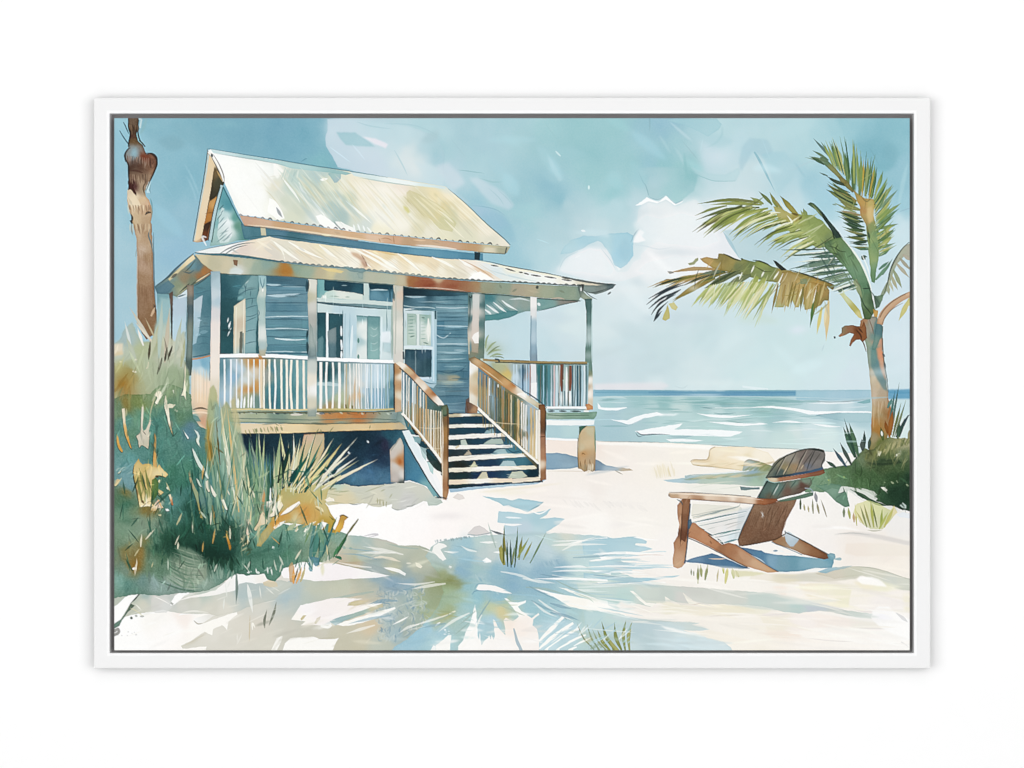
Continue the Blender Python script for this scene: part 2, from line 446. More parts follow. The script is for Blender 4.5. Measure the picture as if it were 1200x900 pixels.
L([782,511.5,800,512,812,510.8],1.6,'8fb5c0',.7,tip=(0,0),mark=False)
use(SEA)

# ----------------------------------------------------------------------- sand
SAND = part('painted_sand', None, 'white and beige watercolour sand with blue shadows')
W([130,560,400,560,560,540,600,517,640,515.5,696,516.5,740,517.5,780,518.5,830,521,880,523.5,940,526,980,530,1070,534,1070,766,130,766],[
    (660,522,'f2e4da'),(690,525,'f0e2d8'),(720,525,'f1e8e0'),(760,530,'f2ece4'),(800,528,'f4eee4'),(730,545,'f3ece5'),
    (660,556,'f2ece5'),(700,570,'f0e9e3'),(760,555,'f4eee6'),(640,575,'f4ede8'),(680,590,'f5f0ec'),
    (720,585,'f3eee9'),(760,590,'f4efe9'),(700,610,'f8f5f1'),(750,620,'f6f2ec'),(560,600,'f8f3f1'),
    (540,575,'f8f4f0'),(490,610,'fbf8f8'),(450,610,'fcfafa'),(440,595,'fdfdfd'),(520,620,'fbf5f4'),
    (580,610,'f7f2ef'),(420,620,'fcfafa'),(780,640,'f5f1ee'),(830,680,'f4efe9'),(800,600,'f4f0ea'),
    (870,680,'f5f1ea'),(960,600,'f4f1ee'),(930,620,'f6f2f0'),(980,600,'f2efeb'),(1050,610,'eceae8'),
    (1000,640,'f1e8e0'),(1040,650,'f1e8de'),(960,640,'f3eeeb'),(1040,662,'f6efe4'),(1000,690,'f4eee4'),
    (1040,710,'f3ede9'),(1050,740,'f9f7f4'),(1000,740,'f7f3ee'),(950,740,'f7f2ec'),(900,745,'f4efe4'),
    (920,730,'f1e9e0'),(880,755,'f5f0e6'),(820,705,'f0eae0'),(760,712,'f3ede6'),(200,740,'fafafa'),
    (160,730,'fbfbfb'),(300,720,'d5d2c6'),(300,750,'d5d2c6'),(400,740,'c9c6b4'),(880,530,'f6f0e6')],
  r=.5, edge=.2, ew=.9, flow=.03, gran=.04)
# wet edge of the sea
L([700,517,730,517.5,760,518,783,518.5],1,'7f8f90',.7,tip=(.2,0),mark=False)
L([783,518.6,830,521,880,524,930,526,975,529],.9,'7fa0a3',.75,tip=(0,.3),mark=False)
W([700,518,760,519,830,522.5,880,526,885,530,800,525,740,522,700,521],'fbf9f6',.8,edge=0,soft=.4,mark=False)
# tan dune behind the chair
W([833,525,838,523.5,880,523.5,900,530,908,540,895,549,872,552,840,547,822,546,812,545,809,541.5,814,538.5,828,538,831,532],
  [(845,528,'f1e5cb'),(870,530,'f3e8d0'),(825,542,'e4cfa8'),(850,542,'efdcb8'),(880,545,'e6d6ae'),(895,535,'f4ecda')],edge=.45,ew=.7,r=.5)
W([850,535,870,534,890,538,885,543,868,540],'fbf7f0',.9,edge=0,mark=False,soft=.4)
L([809,541,813,538.6,829,538,832,527,838,523.6],.9,'a98f66',.7,mark=False)
L([810,542,815,545,840,547.5,868,551],1,'a8925f',.7,tip=(.6,0),mark=False)
W([872,541,877,538,890,541,906,546,914,560,914,570,892,570,860,568,800,566,782,564.5,777,562.5,803,560,803,557,830,556,860,553.5,870,552],
  [(880,545,'a8b6b0'),(895,547,'9aa06a'),(905,552,'96a070'),(886,552,'8fb0c0'),(870,558,'a4bcb4'),(850,560,'aac4b6'),(830,560,'b0c6b8'),(805,562,'a9c6cc'),(785,563,'b5d2de'),(905,566,'9cc0bc'),(890,562,'9fbfa8')],edge=.3)
L([873,541,878,538.5,890,541],1,'8a7f66',.7,mark=False)
L([803,558,830,555.5,868,552.5,885,550],1.8,'dfe9ea',.85,tip=(0,0),mark=False)
L([803,560,812,556.5,840,556],.9,'8aa6a8',.7,tip=(0,0),mark=False)
LS([[820,568,845,565,865,564],[835,574,860,571,868,570],[810,572,835,567,850,565]],1,'cfd6c4',.6,tip=(0,0),mark=False)
W([800,567,870,566,895,570,890,590,840,584,805,574],'e2e6dc',.5,edge=0,soft=3,mark=False)
# thin dry grass on the beach
hatch(768,561,792,558,12,-3,-14,1.6,['e6d9b0','e0d6b4','d8c998'],.6,seed=4,tip=(.3,.2))
B(776,552,12,8,'efe4c6',.5)
# ripple marks
hatch(702,586,752,592,10,8,7,2.6,['e2deda','dedad8','e8e4e0'],.4,seed=8,tip=(.2,0))
hatch(658,584,700,590,8,8,8,2.2,['e8e4e0','e4e0dc'],.4,seed=9,tip=(.2,0))
B(728,615,20,5,'ece8e6',.5)
# cast blue shade beside the steps and round the pier
W([638,531,652,530.5,664,532,675,535,681,538,680,547,668,549,650,550,638,550],
  [(645,540,'82a7c0'),(665,545,'86a9bf'),(675,538,'7d9db4')],edge=.35)
W([697,538,702,540,710,545,722,547.5,738,549,742,551,728,552,712,551,697,552],
  [(701,545,'7593ab'),(715,549,'9ab4c6'),(735,550,'c9b9a0')],edge=.3)
L([720,551,730,556],1.2,'8f8a78',.7,tip=(0,0),mark=False)
L([640,552,670,552,700,553],1.2,'e0d4c6',.7,tip=(0,0),mark=False)
# strip of shade under the lowest step
W([525,571,560,568,600,565,633,561,640,562,630,567,600,569.5,560,573,528,577],[(540,573,'98bcd6'),(600,567,'a4c6da')],.95,edge=.2)
L([560,577,600,573,660,566],2.5,'ede2c6',.6,tip=(0,0),soft=.5,mark=False)
B(600,577,30,4,'f0ead2',.5)
# long blue shadows on the sand in front of the steps
BLUE = 'abd0dc'
W([565,581,580,583,592,584,600,586,608,584,622,586,637,588,631,593,622,598,618,600,605,595,596,592,590,593,585,589],
  [(590,587,'a9cfdb'),(625,590,'a4cddb')],edge=.2)
L([622,597,630,593,637,588],1.2,'6f9fb0',.8,tip=(.4,.2),mark=False)
W([584,599,600,600,616,602,632,600,646,596,640,603,632,608,650,606,662,608,655,614,646,620,640,623,642,640,630,652,592,650,590,620,592,613,583,612],
  [(600,605,'b0d3df'),(630,605,'a9cfdb'),(650,610,'abd0dd'),(610,620,'bcd3e0'),(635,630,'bcd8df'),(600,640,'c0d6e2')],edge=.15)
LS([[592,606,600,606.5,612,607]],2,'eaf2f6',.9,tip=(0,0),mark=False)
LS([[590,614,600,615,612,614.5]],2.6,'f3f3f4',.95,tip=(.4,0),mark=False)
L([622,598,632,602,644,596],1.6,'fbf8f6',.9,tip=(0,0),mark=False)
# small grey stone shapes
W([548,625,556,617,562,616,568,619,575,625,570,626.5,556,627],'d8d3d2',.95,edge=.25,ew=.8)
L([548,626,560,627,576,624],.9,'7f96a0',.8,mark=False)
L([575,621,583,625,589,627],1.6,'5f7078',.85,tip=(.2,0),mark=False)
W([530,583,536,578,542,580,545,584,538,586],'e0d9d4',.9,edge=.1)
B(525,605,20,5,'ebe6e6',.7)

# olive and beige strokes on the dune behind the chair
hatch(800,562,905,556,26,22,-4,2.2,['8f9a6c','b9b48c','7f9474','d8c9a0','a9bcae'],.5,seed=301,tip=(0,0))
hatch(815,545,890,546,12,20,-3,1.8,['d9c393','efe0be','b8a070'],.6,seed=302,tip=(0,0))
hatch(868,552,908,552,12,10,-7,2.4,['7f8a50','6f8468','96a070'],.55,seed=303,tip=(0,0))
use(SKY)
# layered cloud lobes
for _c in ([652,318,660,304,676,296,690,290,704,292,714,304,722,318,716,326,690,322],[742,262,756,250,776,254,800,248,822,254,838,268,846,284,820,292,780,288,750,280],[742,318,760,304,790,298,824,300,850,308,840,322,800,326,764,326]):
    W(_c,'f4f5f6',.5,r=1.2,edge=0,soft=2)
for _c in ([760,296,790,292,830,296,800,300],[690,322,720,328,750,326,760,334,720,336],[870,345,930,352,960,345,940,360,890,360],[740,372,800,366,850,372,800,382],[620,372,650,364,680,372,660,380]):
    W(_c,'c6d8e0',.4,r=1.2,edge=0,soft=2.5,mark=False)
LS([[655,317,662,303,678,294],[704,291,714,303,722,317]],.9,'a9c9d4',.4,tip=(0,0),mark=False)

# ----------------------------------------------------- foreground sand shadows
use(SAND)
# dune foot under the house
W([384,574,392,568,410,567,450,567,468,566,480,564,496,569,506,576,516,584,519,589,512,592,502,592.5,501,588,496,587,488,591,482,593,476,595,466,597,459,595,460,590,454,592,446,594,436,593,430,590,420,590,410,590.5,400,590,385,592,378,585],
  [(390,575,'cfc9a4'),(400,585,'d8caa0'),(420,575,'c6c9b8'),(440,585,'d2d0ba'),(455,575,'c8ccc0'),(475,590,'cbccc9'),(490,575,'cdcfc2'),(512,588,'b9c8bf'),(395,569,'b4ccb8')],edge=.3,ew=.9)
LS([[408,589.5,415,591,424,590],[459,595,466,597.5,476,595.5],[476,593,482,593,487,590]],1,'6d7a70',.7,tip=(0,0),mark=False)
LS([[427,577,440,572,452,568],[446,576,452,573],[456,584,460,578]],1.4,'a8ac8a',.7,tip=(0,0),mark=False)
LS([[442,583,442.5,590],[445,584,445.5,592],[449,586,449.5,593],[453,587,452.5,594]],1.3,'9c9a6a',.8,tip=(0,.3),mark=False)
LS([[381,578,395,580,402,580],[383,587,395,589,405,590]],.9,'a9a87c',.7,tip=(0,0),mark=False)
W([380,586,386,583,391,584,392,587,384,587.5],'fbf6ee',.95,edge=.1,mark=False)

# greyed dune in the middle left
W([380,640,400,630,410,627,422,628,432,630,442,630.5,455,634,467,639,480,639,492,639,505,645,515,652,522,660,530,672,548,680,560,700,520,760,230,764,200,757,215,745,228,736,250,722,282,710,300,700,322,690,340,680,345,662],
  [(400,635,'c2c7b0'),(418,632,'9fbab4'),(430,640,'a8bdb8'),(425,650,'b0c0b4'),(450,640,'bfc3b4'),(470,645,'bcc2b0'),(500,650,'b4bba6'),(490,660,'b9bda8'),(420,658,'b8b48e'),(400,662,'c2b59a'),(440,662,'9db2b0'),
   (460,665,'b6b89c'),(480,670,'9fb0ac'),(505,680,'9fa48a'),(515,690,'8f9d72'),(445,675,'92aeb6'),(460,682,'88a8bb'),(480,685,'8fadb8'),(495,678,'a4b0a4'),(430,690,'b6b9a4'),(400,686,'bec4b0'),(370,686,'bcc4b4'),(350,690,'b0c2c2'),(335,700,'aec2c6'),
   (320,690,'c6cbc2'),(345,705,'bcc6c0'),(360,700,'b9c4b8'),(420,700,'d0c3aa'),(430,712,'d6c4a8'),(440,705,'c0bfac'),(430,735,'d2bf9c'),(425,725,'d2c3a6'),(400,738,'c6c2aa'),(420,750,'c4bfa4'),(370,740,'cbc8b8'),(340,740,'cccabc'),(400,755,'c4c0a8'),
   (300,710,'d4d3c8'),(300,735,'d8d2c4'),(280,730,'d9d5c8'),(260,750,'d8d5c9'),(310,755,'d5d2c4'),(250,740,'dddacf'),(450,720,'9fb9bd'),(460,740,'9dbac2'),(480,705,'9db4b0'),(490,725,'a0b3a6'),(500,710,'97aa84'),(475,735,'a4b4ac'),(510,720,'a8b68a'),
   (520,735,'a9b888'),(530,700,'97a880'),(450,755,'b8c0b0')],edge=.22,ew=.8,r=.8)
L([424,629,436,626,443,626.5,430,630],1.8,'c9c6cc',.9,tip=(0,0),mark=False)
L([430,630.5,455,634.5,467,638.5],1,'c0b9b0',.8,tip=(0,0),mark=False)
L([490,640,505,646,516,654,524,664],1,'8fa094',.7,tip=(0,0),mark=False)
# light licks in that dune
W([424,632,436,641,448,646,455,644,449,648,437,652,432,654,440,648,434,641],'d3d4c8',.8,edge=0,mark=False,soft=.3)
W([433,655,445,651,460,653,470,658,462,657,448,654],'e6ddc8',.9,edge=0,mark=False)
W([448,665,458,664.5,468,667,476,672,475,675,467,671],'faf8f4',.95,edge=0,mark=False)
W([487,659,491,660,495,664,493,666,488,663],'f2ecd9',.95,edge=0,mark=False)
L([476,660,482,660],2,'e2e0cf',.8,tip=(.2,.2),mark=False)
LS([[401,640,405,643],[409,642,413,643]],3,'7fa898',.6,tip=(.2,.2),mark=False)
# pocket of white below the green
SHEET = [344, 660, 352, 659, 375, 659, 392, 660, 410, 664, 440, 671, 457, 674.5, 440, 677, 410, 678, 385, 680.5, 370, 681, 352, 678, 332, 677, 328, 670, 335, 664]
W(SHEET, [(350,665,'f7f4f5'),(400,668,'f6f0f3'),(440,674,'f8f4f4')],.97,edge=.06,r=.6)
L([394,660,420,665.5,457,674],.9,'8f8f78',.7,tip=(0,0),mark=False)
W([395,659,425,658,450,665,462,674,440,671,410,663],[(410,660,'bda98a'),(440,667,'9fb0b0')],.8,edge=.1,mark=False)
# bleeds
B(470,685,26,12,'86a9bf',.6)
B(340,698,18,10,'a6c0c8',.55)
B(524,680,14,9,'84905a',.7)
B(512,690,12,14,'9aa77c',.5)
B(500,655,14,10,'b9c0a8',.4)
B(392,690,30,8,'c8c8ae',.45)
# curly grey-blue scribbles on the wet sand
r_ = np.random.RandomState(21)
for _i in range(190):
    _x = 440 + r_.rand() * 60; _y = 684 + r_.rand() * 62
    if _y > 762 - (_x - 430) * .62 + 8:
        continue
    _c = ['7f9fb0', '8faab4', 'b9c8c4', 'c9d2cc', '6f93a8'][r_.randint(5)]
    L([_x, _y, _x + r_.randn() * 2.5, _y + 2 + r_.rand() * 3, _x + r_.randn() * 3, _y + 4 + r_.rand() * 5],1 + r_.rand() * 1.1, _c,.5,tip=(.2,0),mark=False)

# white drifts at left
W([134,735,134,720,150,722,160,720,176,719,195,716,211,714,213,718,208,721,225,719,245,720,228,724,226,728,236,731,250,726,270,719,277,716,278,720,268,728,266,738,260,732,250,737,248,744,240,740,225,750,212,757,214,760,242,757,240,763,134,763],
  [(150,735,'fcfcfc'),(200,740,'fbf9f8'),(230,733,'fbf8f4'),(180,725,'f8f6f2'),(240,735,'faf8f2'),(160,755,'fafafa'),(215,725,'f6ece6')],.97,edge=.05,r=.8)
L([227,727,232,731,238,730],1.2,'9a937c',.7,tip=(.3,0),mark=False)
L([213,758,228,750,240,743],1,'c9c2a8',.7,tip=(0,0),mark=False)
L([155,723,153,725],3,'4a5648',.9,tip=(.5,.3),mark=False)
LS([[158,721,161,722],[164,722,169,722]],2.2,'9aa098',.8,tip=(.3,.3),mark=False)
spots(136,740,160,746,8,2,'d4d4d4',.7,3)
# band between green and white drift
W([134,698,170,690,200,690,230,690,262,682,280,680,330,680,345,684,330,694,320,704,300,708,276,717,255,722,245,719,215,719,190,715,160,719,148,722,134,738],
  [(150,700,'a9b8a8'),(150,715,'c0c4b4'),(165,712,'d0d0c0'),(180,700,'c6ccc4'),(170,695,'a4bcb6'),(190,708,'d2d4cf'),(200,700,'c4cbc6'),(215,710,'d4d4cc'),(230,705,'cfd0c4'),(250,712,'d2d0c2'),(240,695,'b4c4b8'),(270,705,'ccd0c6'),(265,715,'d8d5c8'),(285,695,'b0c3c4'),(300,690,'b6c5c4'),(315,700,'c0c8c0'),(330,685,'c3cac0'),(300,705,'c8cbc0')],edge=.12,r=.9)
W([134,724,137,721,141,718,138,730,134,738],'fdfdfd',.9,edge=0)
# white sweeping plank-like drift
W([134,714,138,708,146,700,156,694,166,688,174.5,684.5,168,691,158,701,152,708,146,718,140,728,134,734],[(140,716,'fdfdfd'),(165,690,'fafaf8')],.98,edge=0,r=.3)
L([174,685,166,693,158,702,153,707],1.6,'2f4038',.85,tip=(0,0),mark=False)
W([134,734,142,726,148,716,153,707,158,709,150,717,143,727,140,733,134,740],[(140,728,'6f8f80'),(152,710,'5a705f'),(136,736,'4f7a68')],.95,edge=.3)
L([134,740,138,737,139,741,134,744],3,'6b6b66',.7,mark=False)
LS([[143,693,153,687,163,680],[140,697,144,694]],1.2,'e2ece6',.85,tip=(0,0),mark=False)
L([170,691,176,697],1.2,'dfe3da',.8,tip=(0,0),mark=False)
L([158,707,166,715],1.6,'e9eadf',.8,tip=(0,0),mark=False)
L([152,712,160,716,168,722],1.4,'d6d1a8',.7,tip=(0,0),mark=False)
W([180,697,190,700,205,708,195,718,182,718,177,715,177,702],[(183,700,'d9d6d2'),(195,712,'d8dad8')],.7,edge=.15,mark=False)
L([181,699,190,703,199,708],1,'f0efea',.9,tip=(0,0),mark=False)
W([200,706,205,698,214,693,221,690,224,692,221,696,216,698,212,702,205,708,200,709],'fcfcfc',.97,edge=.05)
L([200,706,203,708],2,'9aa098',.8,mark=False)
W([205,705,220,699,240,695,252,692,263,683,272,674,278,671,290,673,305,673,313,670,322,680,320,682,308,683,300,684,288,682,280,684,275,692,262,695,250,698,240,699,225,700,212,703],
  [(230,698,'f4f2ee'),(265,690,'f3f2f0'),(285,677,'f6f6f6'),(310,678,'f4f0ea')],.95,edge=.06)
L([277,672,277.5,690,276.5,708],[3,3,1.6],'6a8078',.9,tip=(.4,0),mark=False)
LS([[264,682,266,700],[270,680,266,690],[263,700,262,714]],1.6,'e4e8e2',.75,tip=(0,0),mark=False)
LS([[290,684,293,700,296,718]],[5,4.4,3],'e9ece8',.85,tip=(0,0),mark=False)
LS([[304,686,306,702],[311,688,322,697],[316,686,328,693]],1.4,'e6e8df',.75,tip=(0,0),mark=False)
L([293,720,292.5,740,292,752],1.4,'c9b994',.7,tip=(0,0),mark=False)
W([308,682,318,679,324,683,326,688,316,688,310,686],[(318,684,'d8c8a4')],.8,edge=.1,mark=False)
LS([[315,733,321,718,324,705],[310,736,310,726,313,714]],[2.6,2.8,1.6],'6b7260',.9,tip=(.2,0),mark=False)
L([296,738,296,730,299,736],2,'f4f2e8',.9,tip=(.2,0),mark=False)
LS([[278,742,278,752],[284,742,277,756]],1.4,'e6e4dc',.7,tip=(0,0),mark=False)
L([213,718,228,716,245,718],2.2,'ebeae2',.8,tip=(0,0),mark=False)
# the big paper-white patch and stripes
W([341,726,346,718,352,709,362,707,375,704,388,701,398,700,412,701,426,701.5,417,703,409,706,407,710,420,709,435,707,448,706,447,709,436,712,420,717,400,723,389,727,388,732,376,733,366,732,352,733,358,728,351,727],
  [(360,715,'f8f4f6'),(400,708,'f5eeec'),(380,722,'f5eeee'),(440,708,'faf6f0'),(355,725,'fbf6ee')],.97,edge=.1,ew=.8)
W([386,728,394,724,410,720,430,713,448,707,449,711,436,716,420,722,405,727,393,733],[(395,728,'93b6bb'),(420,718,'9cb9b0'),(443,710,'c8c2a0')],.95,edge=.2)
W([394,732,405,728,425,722,445,716,463,711,464,713,450,719,440,725,430,728,415,732,402,733.5],'f9f7f2',.97,edge=0)
W([409,709,412,705,420,703.5,432,704,428,707,415,710],[(415,707,'d2c69a'),(425,705,'dccfaa')],.9,edge=.3,mark=False)
W([368,730,371,724,376,722,375,726,370,731],'cfc8aa',.9,edge=.3,mark=False)
W([352,725,355,721,359,721,356,725,353,727],'d0c496',.9,edge=.3,mark=False)
L([376,733,384,735,388,732],3,'f6f6f2',.9,mark=False)
W([329,763,334,754,340,748,345,747,368,746,376,749,390,749,397,747,394,752,392,757,387,763],'faf9f6',.95,edge=.06)
L([372,749,382,747.5,392,747],1,'bdb7a0',.7,tip=(0,0),mark=False)
LS([[318,762,324,752,330,745],[322,763,328,754]],2,'f0efe6',.85,tip=(0,0),mark=False)
W([315,762,324,748,331,745,330,750,322,762],'f8f7f3',.6,edge=.1)
L([429,753,434,748],1,'dad4c0',.5,mark=False)
L([460,732,470,727,479,722],1.8,'f1f3ee',.95,tip=(0,.2),mark=False)

# ------------------------------------------------- the broad blue shadow
W([498,652,505,641,513,636,530,631,548,629,575,627,600,626,640,625,655,624,690,627,712,629,728,633,722,640,734,648,726,656,738,663,724,670,744,677,728,690,740,706,722,716,716,730,720,763,452,763,462,758,475,750,490,738,503,724,514,710,520,694,516,674],
  [(520,640,'b0c6c4'),(515,650,'b6cac6'),(535,642,'9cc6d6'),(545,635,'9dc6d2'),(560,633,'b9d2d0'),(575,640,'c0d0cc'),(572,650,'c2d0d0'),(560,650,'bccfd0'),(545,655,'94c0d2'),(528,658,'a0c2c6'),(530,668,'b0c4ba'),(540,672,'8ab6cc'),(565,672,'a0c3cb'),(560,668,'9fc4c4'),(580,668,'8fbcce'),(600,670,'86b4cc'),
   (600,685,'82b1ca'),(630,668,'88b3ca'),(655,670,'7faec6'),(650,660,'9cc0d0'),(620,690,'86b6ca'),(585,700,'8bbfd0'),(560,700,'8cc2cf'),(545,690,'8fc0c8'),(535,705,'a0bc9c'),(528,682,'8c9660'),(518,678,'9aa678'),(520,690,'9db890'),(530,715,'a0b48a'),
   (520,728,'a8b896'),(520,740,'9ac6d6'),(545,725,'9fc4c4'),(550,712,'98c6cc'),(575,715,'b4c6a0'),(588,718,'d0c898'),(592,705,'a9c4a0'),(580,730,'a4ccdc'),(568,735,'a0cad8'),(600,708,'98c8d2'),(620,715,'96c6d2'),(640,715,'9cc8d4'),(640,700,'92c0ce'),(660,725,'a0cad8'),(650,735,'b0d2de'),(670,720,'a6cbd0'),(690,725,'b0cfcc'),(690,740,'b8d4cc'),(670,740,'b8d8e4'),
   (700,720,'b6d4d2'),(710,740,'b0ccd2'),(660,690,'a0c8d2'),(680,700,'9fc9d4'),(680,675,'bcd8d8'),(700,685,'c4d9ce'),(670,650,'bfd8d8'),(655,640,'c6d6ce'),(645,635,'b9d4d4'),(665,630,'d0d6ca'),(690,645,'b9d6dc'),(690,660,'bcd9dc'),(705,635,'b4d4de'),(640,645,'b9d2dc'),(590,650,'bfd3d6'),(620,640,'bbd6de'),(600,655,'a9c6d4'),
   (490,745,'97c6da'),(475,758,'9ac6d8'),(505,735,'99c8dc'),(520,755,'a8d2dc'),(640,755,'c0dde6')],edge=.12,r=.9,gran=.1)
B(524,683,12,7,'7f8848',.6)
B(525,722,10,6,'b0a858',.6)
B(588,715,16,8,'d4c98e',.6)
B(600,690,40,16,'80b0cc',.4)
B(545,640,8,16,'98c4d4',.5)
B(652,670,20,8,'76a8c2',.55)
B(548,670,10,14,'86b4cc',.5)
# torn upper left rim
W([508,640,514,636,520,637,524,640,516,644,523,655,519,657,511,650,506,646],'f7f5f2',.9,edge=.1)
hatch(508,633,556,627,14,1,3,2,['8fa8ac','a4bcbf','7f9aa0'],.7,seed=3,tip=(.5,.3))
LS([[520,646,530,647,538,646.5],[562,635,572,635.5,583,635],[578,647,585,647,590,648]],[1,2.6,1.4],'f0f3f1',.95,tip=(.2,0),mark=False)
W([565,657,570,653,576,657,575,659,568,659],'fafafa',.97,edge=.1)
L([526,664,529,665],2.6,'f6f8f6',.9,mark=False)
hatch(556,672,580,690,9,6,9,2.4,['b4d0d6','a8c8c8','7fb0c4'],.55,seed=5,tip=(.3,0))
hatch(630,660,655,655,12,3,6,2,['7fa9c0','94b8cc','a9c8d4'],.5,seed=6,tip=(.3,0))
# white paper strips in the blue
W([558,690,561,684.5,566,684.5,580,686,588,689,596,693,600,695.5,590,695,578,692.5,572,691.5,562,692],'f8f4f2',.97,edge=.05,r=.4)
L([553,697,556,693,562,692,576,693],1,'5f8fae',.7,tip=(0,0),mark=False)
L([556,691,561,684,580,686],.9,'6f9fb8',.7,tip=(0,0),mark=False)
LS([[626,678,650,678,680,678.5,712,680]],[1,2.4,2.6,2.2],'f6f8f8',.97,tip=(0,1),mark=False)
L([628,676.5,648,676.5,662,676],.9,'6f9db8',.6,tip=(0,0),mark=False)
W([622,688.5,632,690,645,694,655,696,672,698.5,690,702,712,704,714,716,695,715,680,713.5,668,711,658,705,648,699,634,693.5],
  [(640,694,'fbf8f6'),(680,706,'faf6ee'),(700,710,'fbf9f4')],.97,edge=.06,r=.4)
L([624,689,640,697,658,705],.9,'6f9fb4',.7,tip=(0,0),mark=False)
W([654,688,665,690,680,695,695,700,712,705,712,711,700,706,688,701,676,697],'f8f6f0',.9,edge=.12)
LS([[672,694,688,700,696,706]],1.4,'b9cfc0',.7,tip=(0,0),mark=False)
LS([[664,637,685,634,712,631]],[1,2.4,3],'f8f8f6',.95,tip=(0,1),mark=False)
LS([[690,657,705,656,715,656.5],[692,669,705,670,716,672]],2.6,'f8f8f7',.95,tip=(0,1),mark=False)
W([703,649,712,647,718,652,712,656,704,655],'f6f7f8',.9,edge=0)
# splash of bare paper at the bottom
W([536,763,537,757,543,750,546,740,551,730,554,718,556.5,708,558.5,718,559,732,560,745,561.5,750,562,741,563,746,564,756,568,750,572,747,573,744,575,749,576,744,578,749,580,745,579,735,577.5,725,580,727,584,735,590,742,592,744,592,735,590,727,593,724,601,728,608,722,604,716,596,706,591,700.5,594,701,600,705,607,706,612,705,617,703,616,706,610,709,607,711,611,716,616,719,623,724,631,718,632,720,625,726,624,733,629,737,631,743,632,754,631,763],
  [(550,745,'faf8f6'),(557,720,'fcfaf8'),(590,755,'f8f4f2'),(610,735,'f8ece4'),(605,712,'f9f9f6'),(615,750,'f6f0ec'),(600,730,'f7e8dc')],.97,edge=.06,r=.6)
W([510,763,511,756,520,749,525,744,529,744,528,752,527,763],'faf8f4',.95,edge=.08)
W([500,763,508,756,511,757,510,763],'f6f6f4',.9,edge=0)
L([510,734,513,731,516,729],2,'f6f8f4',.9,tip=(.2,.3),mark=False)
L([526,720,530,717.5,534,716],1.8,'f3f0d8',.9,tip=(.3,.3),mark=False)
spots(520,738,530,744,6,2,'e6f0f4',.8,5)
for _a, _w in (([632,751,644,739,661,722],4.6),([632,760,648,746,672,730],4.4),([637,763,655,749,679,736],3.2),([650,763,668,752,690,742],2.6),([672,757,682,752,694,746],2),([690,763,700,756],3),([662,763,676,758],2.4)):
    L(_a,[_w * .6, _w, _w * .9],'f9f8f4',.97,tip=(.6,.7),r=.5)
LS([[632,756,648,742,666,727],[634,763,655,748,676,733]],1.4,'a8d2e0',.8,tip=(0,0),mark=False)
hatch(628,740,660,730,6,10,-6,1.2,['b4d8e2','c6dfe8'],.7,seed=12)
L([655,722,659,721,664,726],1,'8fb0b0',.8,mark=False)

# ------------------------------------------------ right foreground washes
LS([[740,640,752,639,764,643]],1,'e2eef0',.8,mark=False)
W([682,633,700,631.5,725,630,738,629,747,628.5,742,630,752,631,758,634,757,637,745,636.5,744,639,756,640.5,765,643,758,645,748,647,730,646.5,712,648,684,650],
  [(710,638,'abd1de'),(740,634,'a9cfdb'),(752,643,'b5d6e2')],edge=.2,r=.5)
W([700,648,706,652,714,651,742,650,778,650,742,652.5,712,655,704,654],'f6f9f9',.9,edge=0,mark=False)
L([742,651.5,760,650,778,650.5],.9,'d6b4a4',.6,tip=(0,0),mark=False)
L([707,657,722,653,742,652],1,'aacad4',.6,tip=(0,0),mark=False)
W([690,659,712,656,724,658,740,659.5,764,659.5,745,661.5,742,663,770,665,756,667,738,667,720,669,692,668],[(710,662,'b5d8e0'),(745,662,'b2d3df'),(730,666,'aac9d6')],edge=.12,r=.4)
W([684,671,715,675,735,677,760,677,778,675.5,797,674,788,677,770,679,752,682,730,681,710,679,684,677],[(710,676,'a9d0dc'),(760,679,'a4d0e0'),(740,678,'a8cbd6')],edge=.18,r=.4)
L([700,683,740,684,780,682.5],1.6,'fbfaf7',.9,mark=False)
W([676,683,700,683.5,740,684.5,770,685.5,800,687,840,690,870,692.5,900,694.5,920,698,942,703,962,708,985,714,1005,717,1024,719,1020,722,1022,725,1008,724,992,721,975,717,960,715.5,945,717,936,719,920,717.5,905,713.5,893,710.5,878,709,850,708,825,708,810,707,798,709.5,790,704,786,703,780,707,770,706,762,711,752,709,740,706,730,704,724,709,715,705,705,701,690,698,678,694],
  [(710,690,'bcd6d2'),(730,698,'b6d6d2'),(760,690,'cbd6ce'),(780,695,'c3cfc8'),(800,698,'d0d0cb'),(830,698,'cdd0c8'),(860,700,'d0d4cc'),(890,702,'c3d3cd'),(915,708,'c6d2cc'),(935,712,'b7d0cc'),(955,712,'bfc9d2'),(985,717,'c4cbc6'),(1005,721,'cbd6d0')],edge=.18,ew=.9,r=.6)
# dry strokes of light cut out of that band
W([738,692,742,692.5,750,700,757,706,768,707,764,711,756,709,748,702],'f6f4ec',.95,edge=.05)
W([779,699,783,701,786,703,784,706,780,704],'f3efe4',.9,edge=0)
W([800,694.5,806,699,812,703.5,820,707,828,710,810,711,806,706],'f4efe2',.95,edge=.1)
W([722,710,728,704.5,740,707,752,710,765,712,785,703,790,708,810,710,840,708,870,710,893,712,905,715,895,720,870,718,845,719,820,722,800,719,780,720,760,717,740,722,730,717],
  [(735,712,'f4efe9'),(760,715,'f2ece4'),(790,712,'ebe6cf'),(820,715,'eee6d2'),(860,714,'ede6cc'),(890,716,'ece8d4')],.9,edge=.08,soft=.3)
L([795,707,810,708.5,825,706],1,'c2a89a',.5,tip=(0,0),mark=False)
LS([[700,706,720,716,735,722],[700,712,715,718,730,722]],6,'faf7f2',.9,tip=(1,0),mark=False)
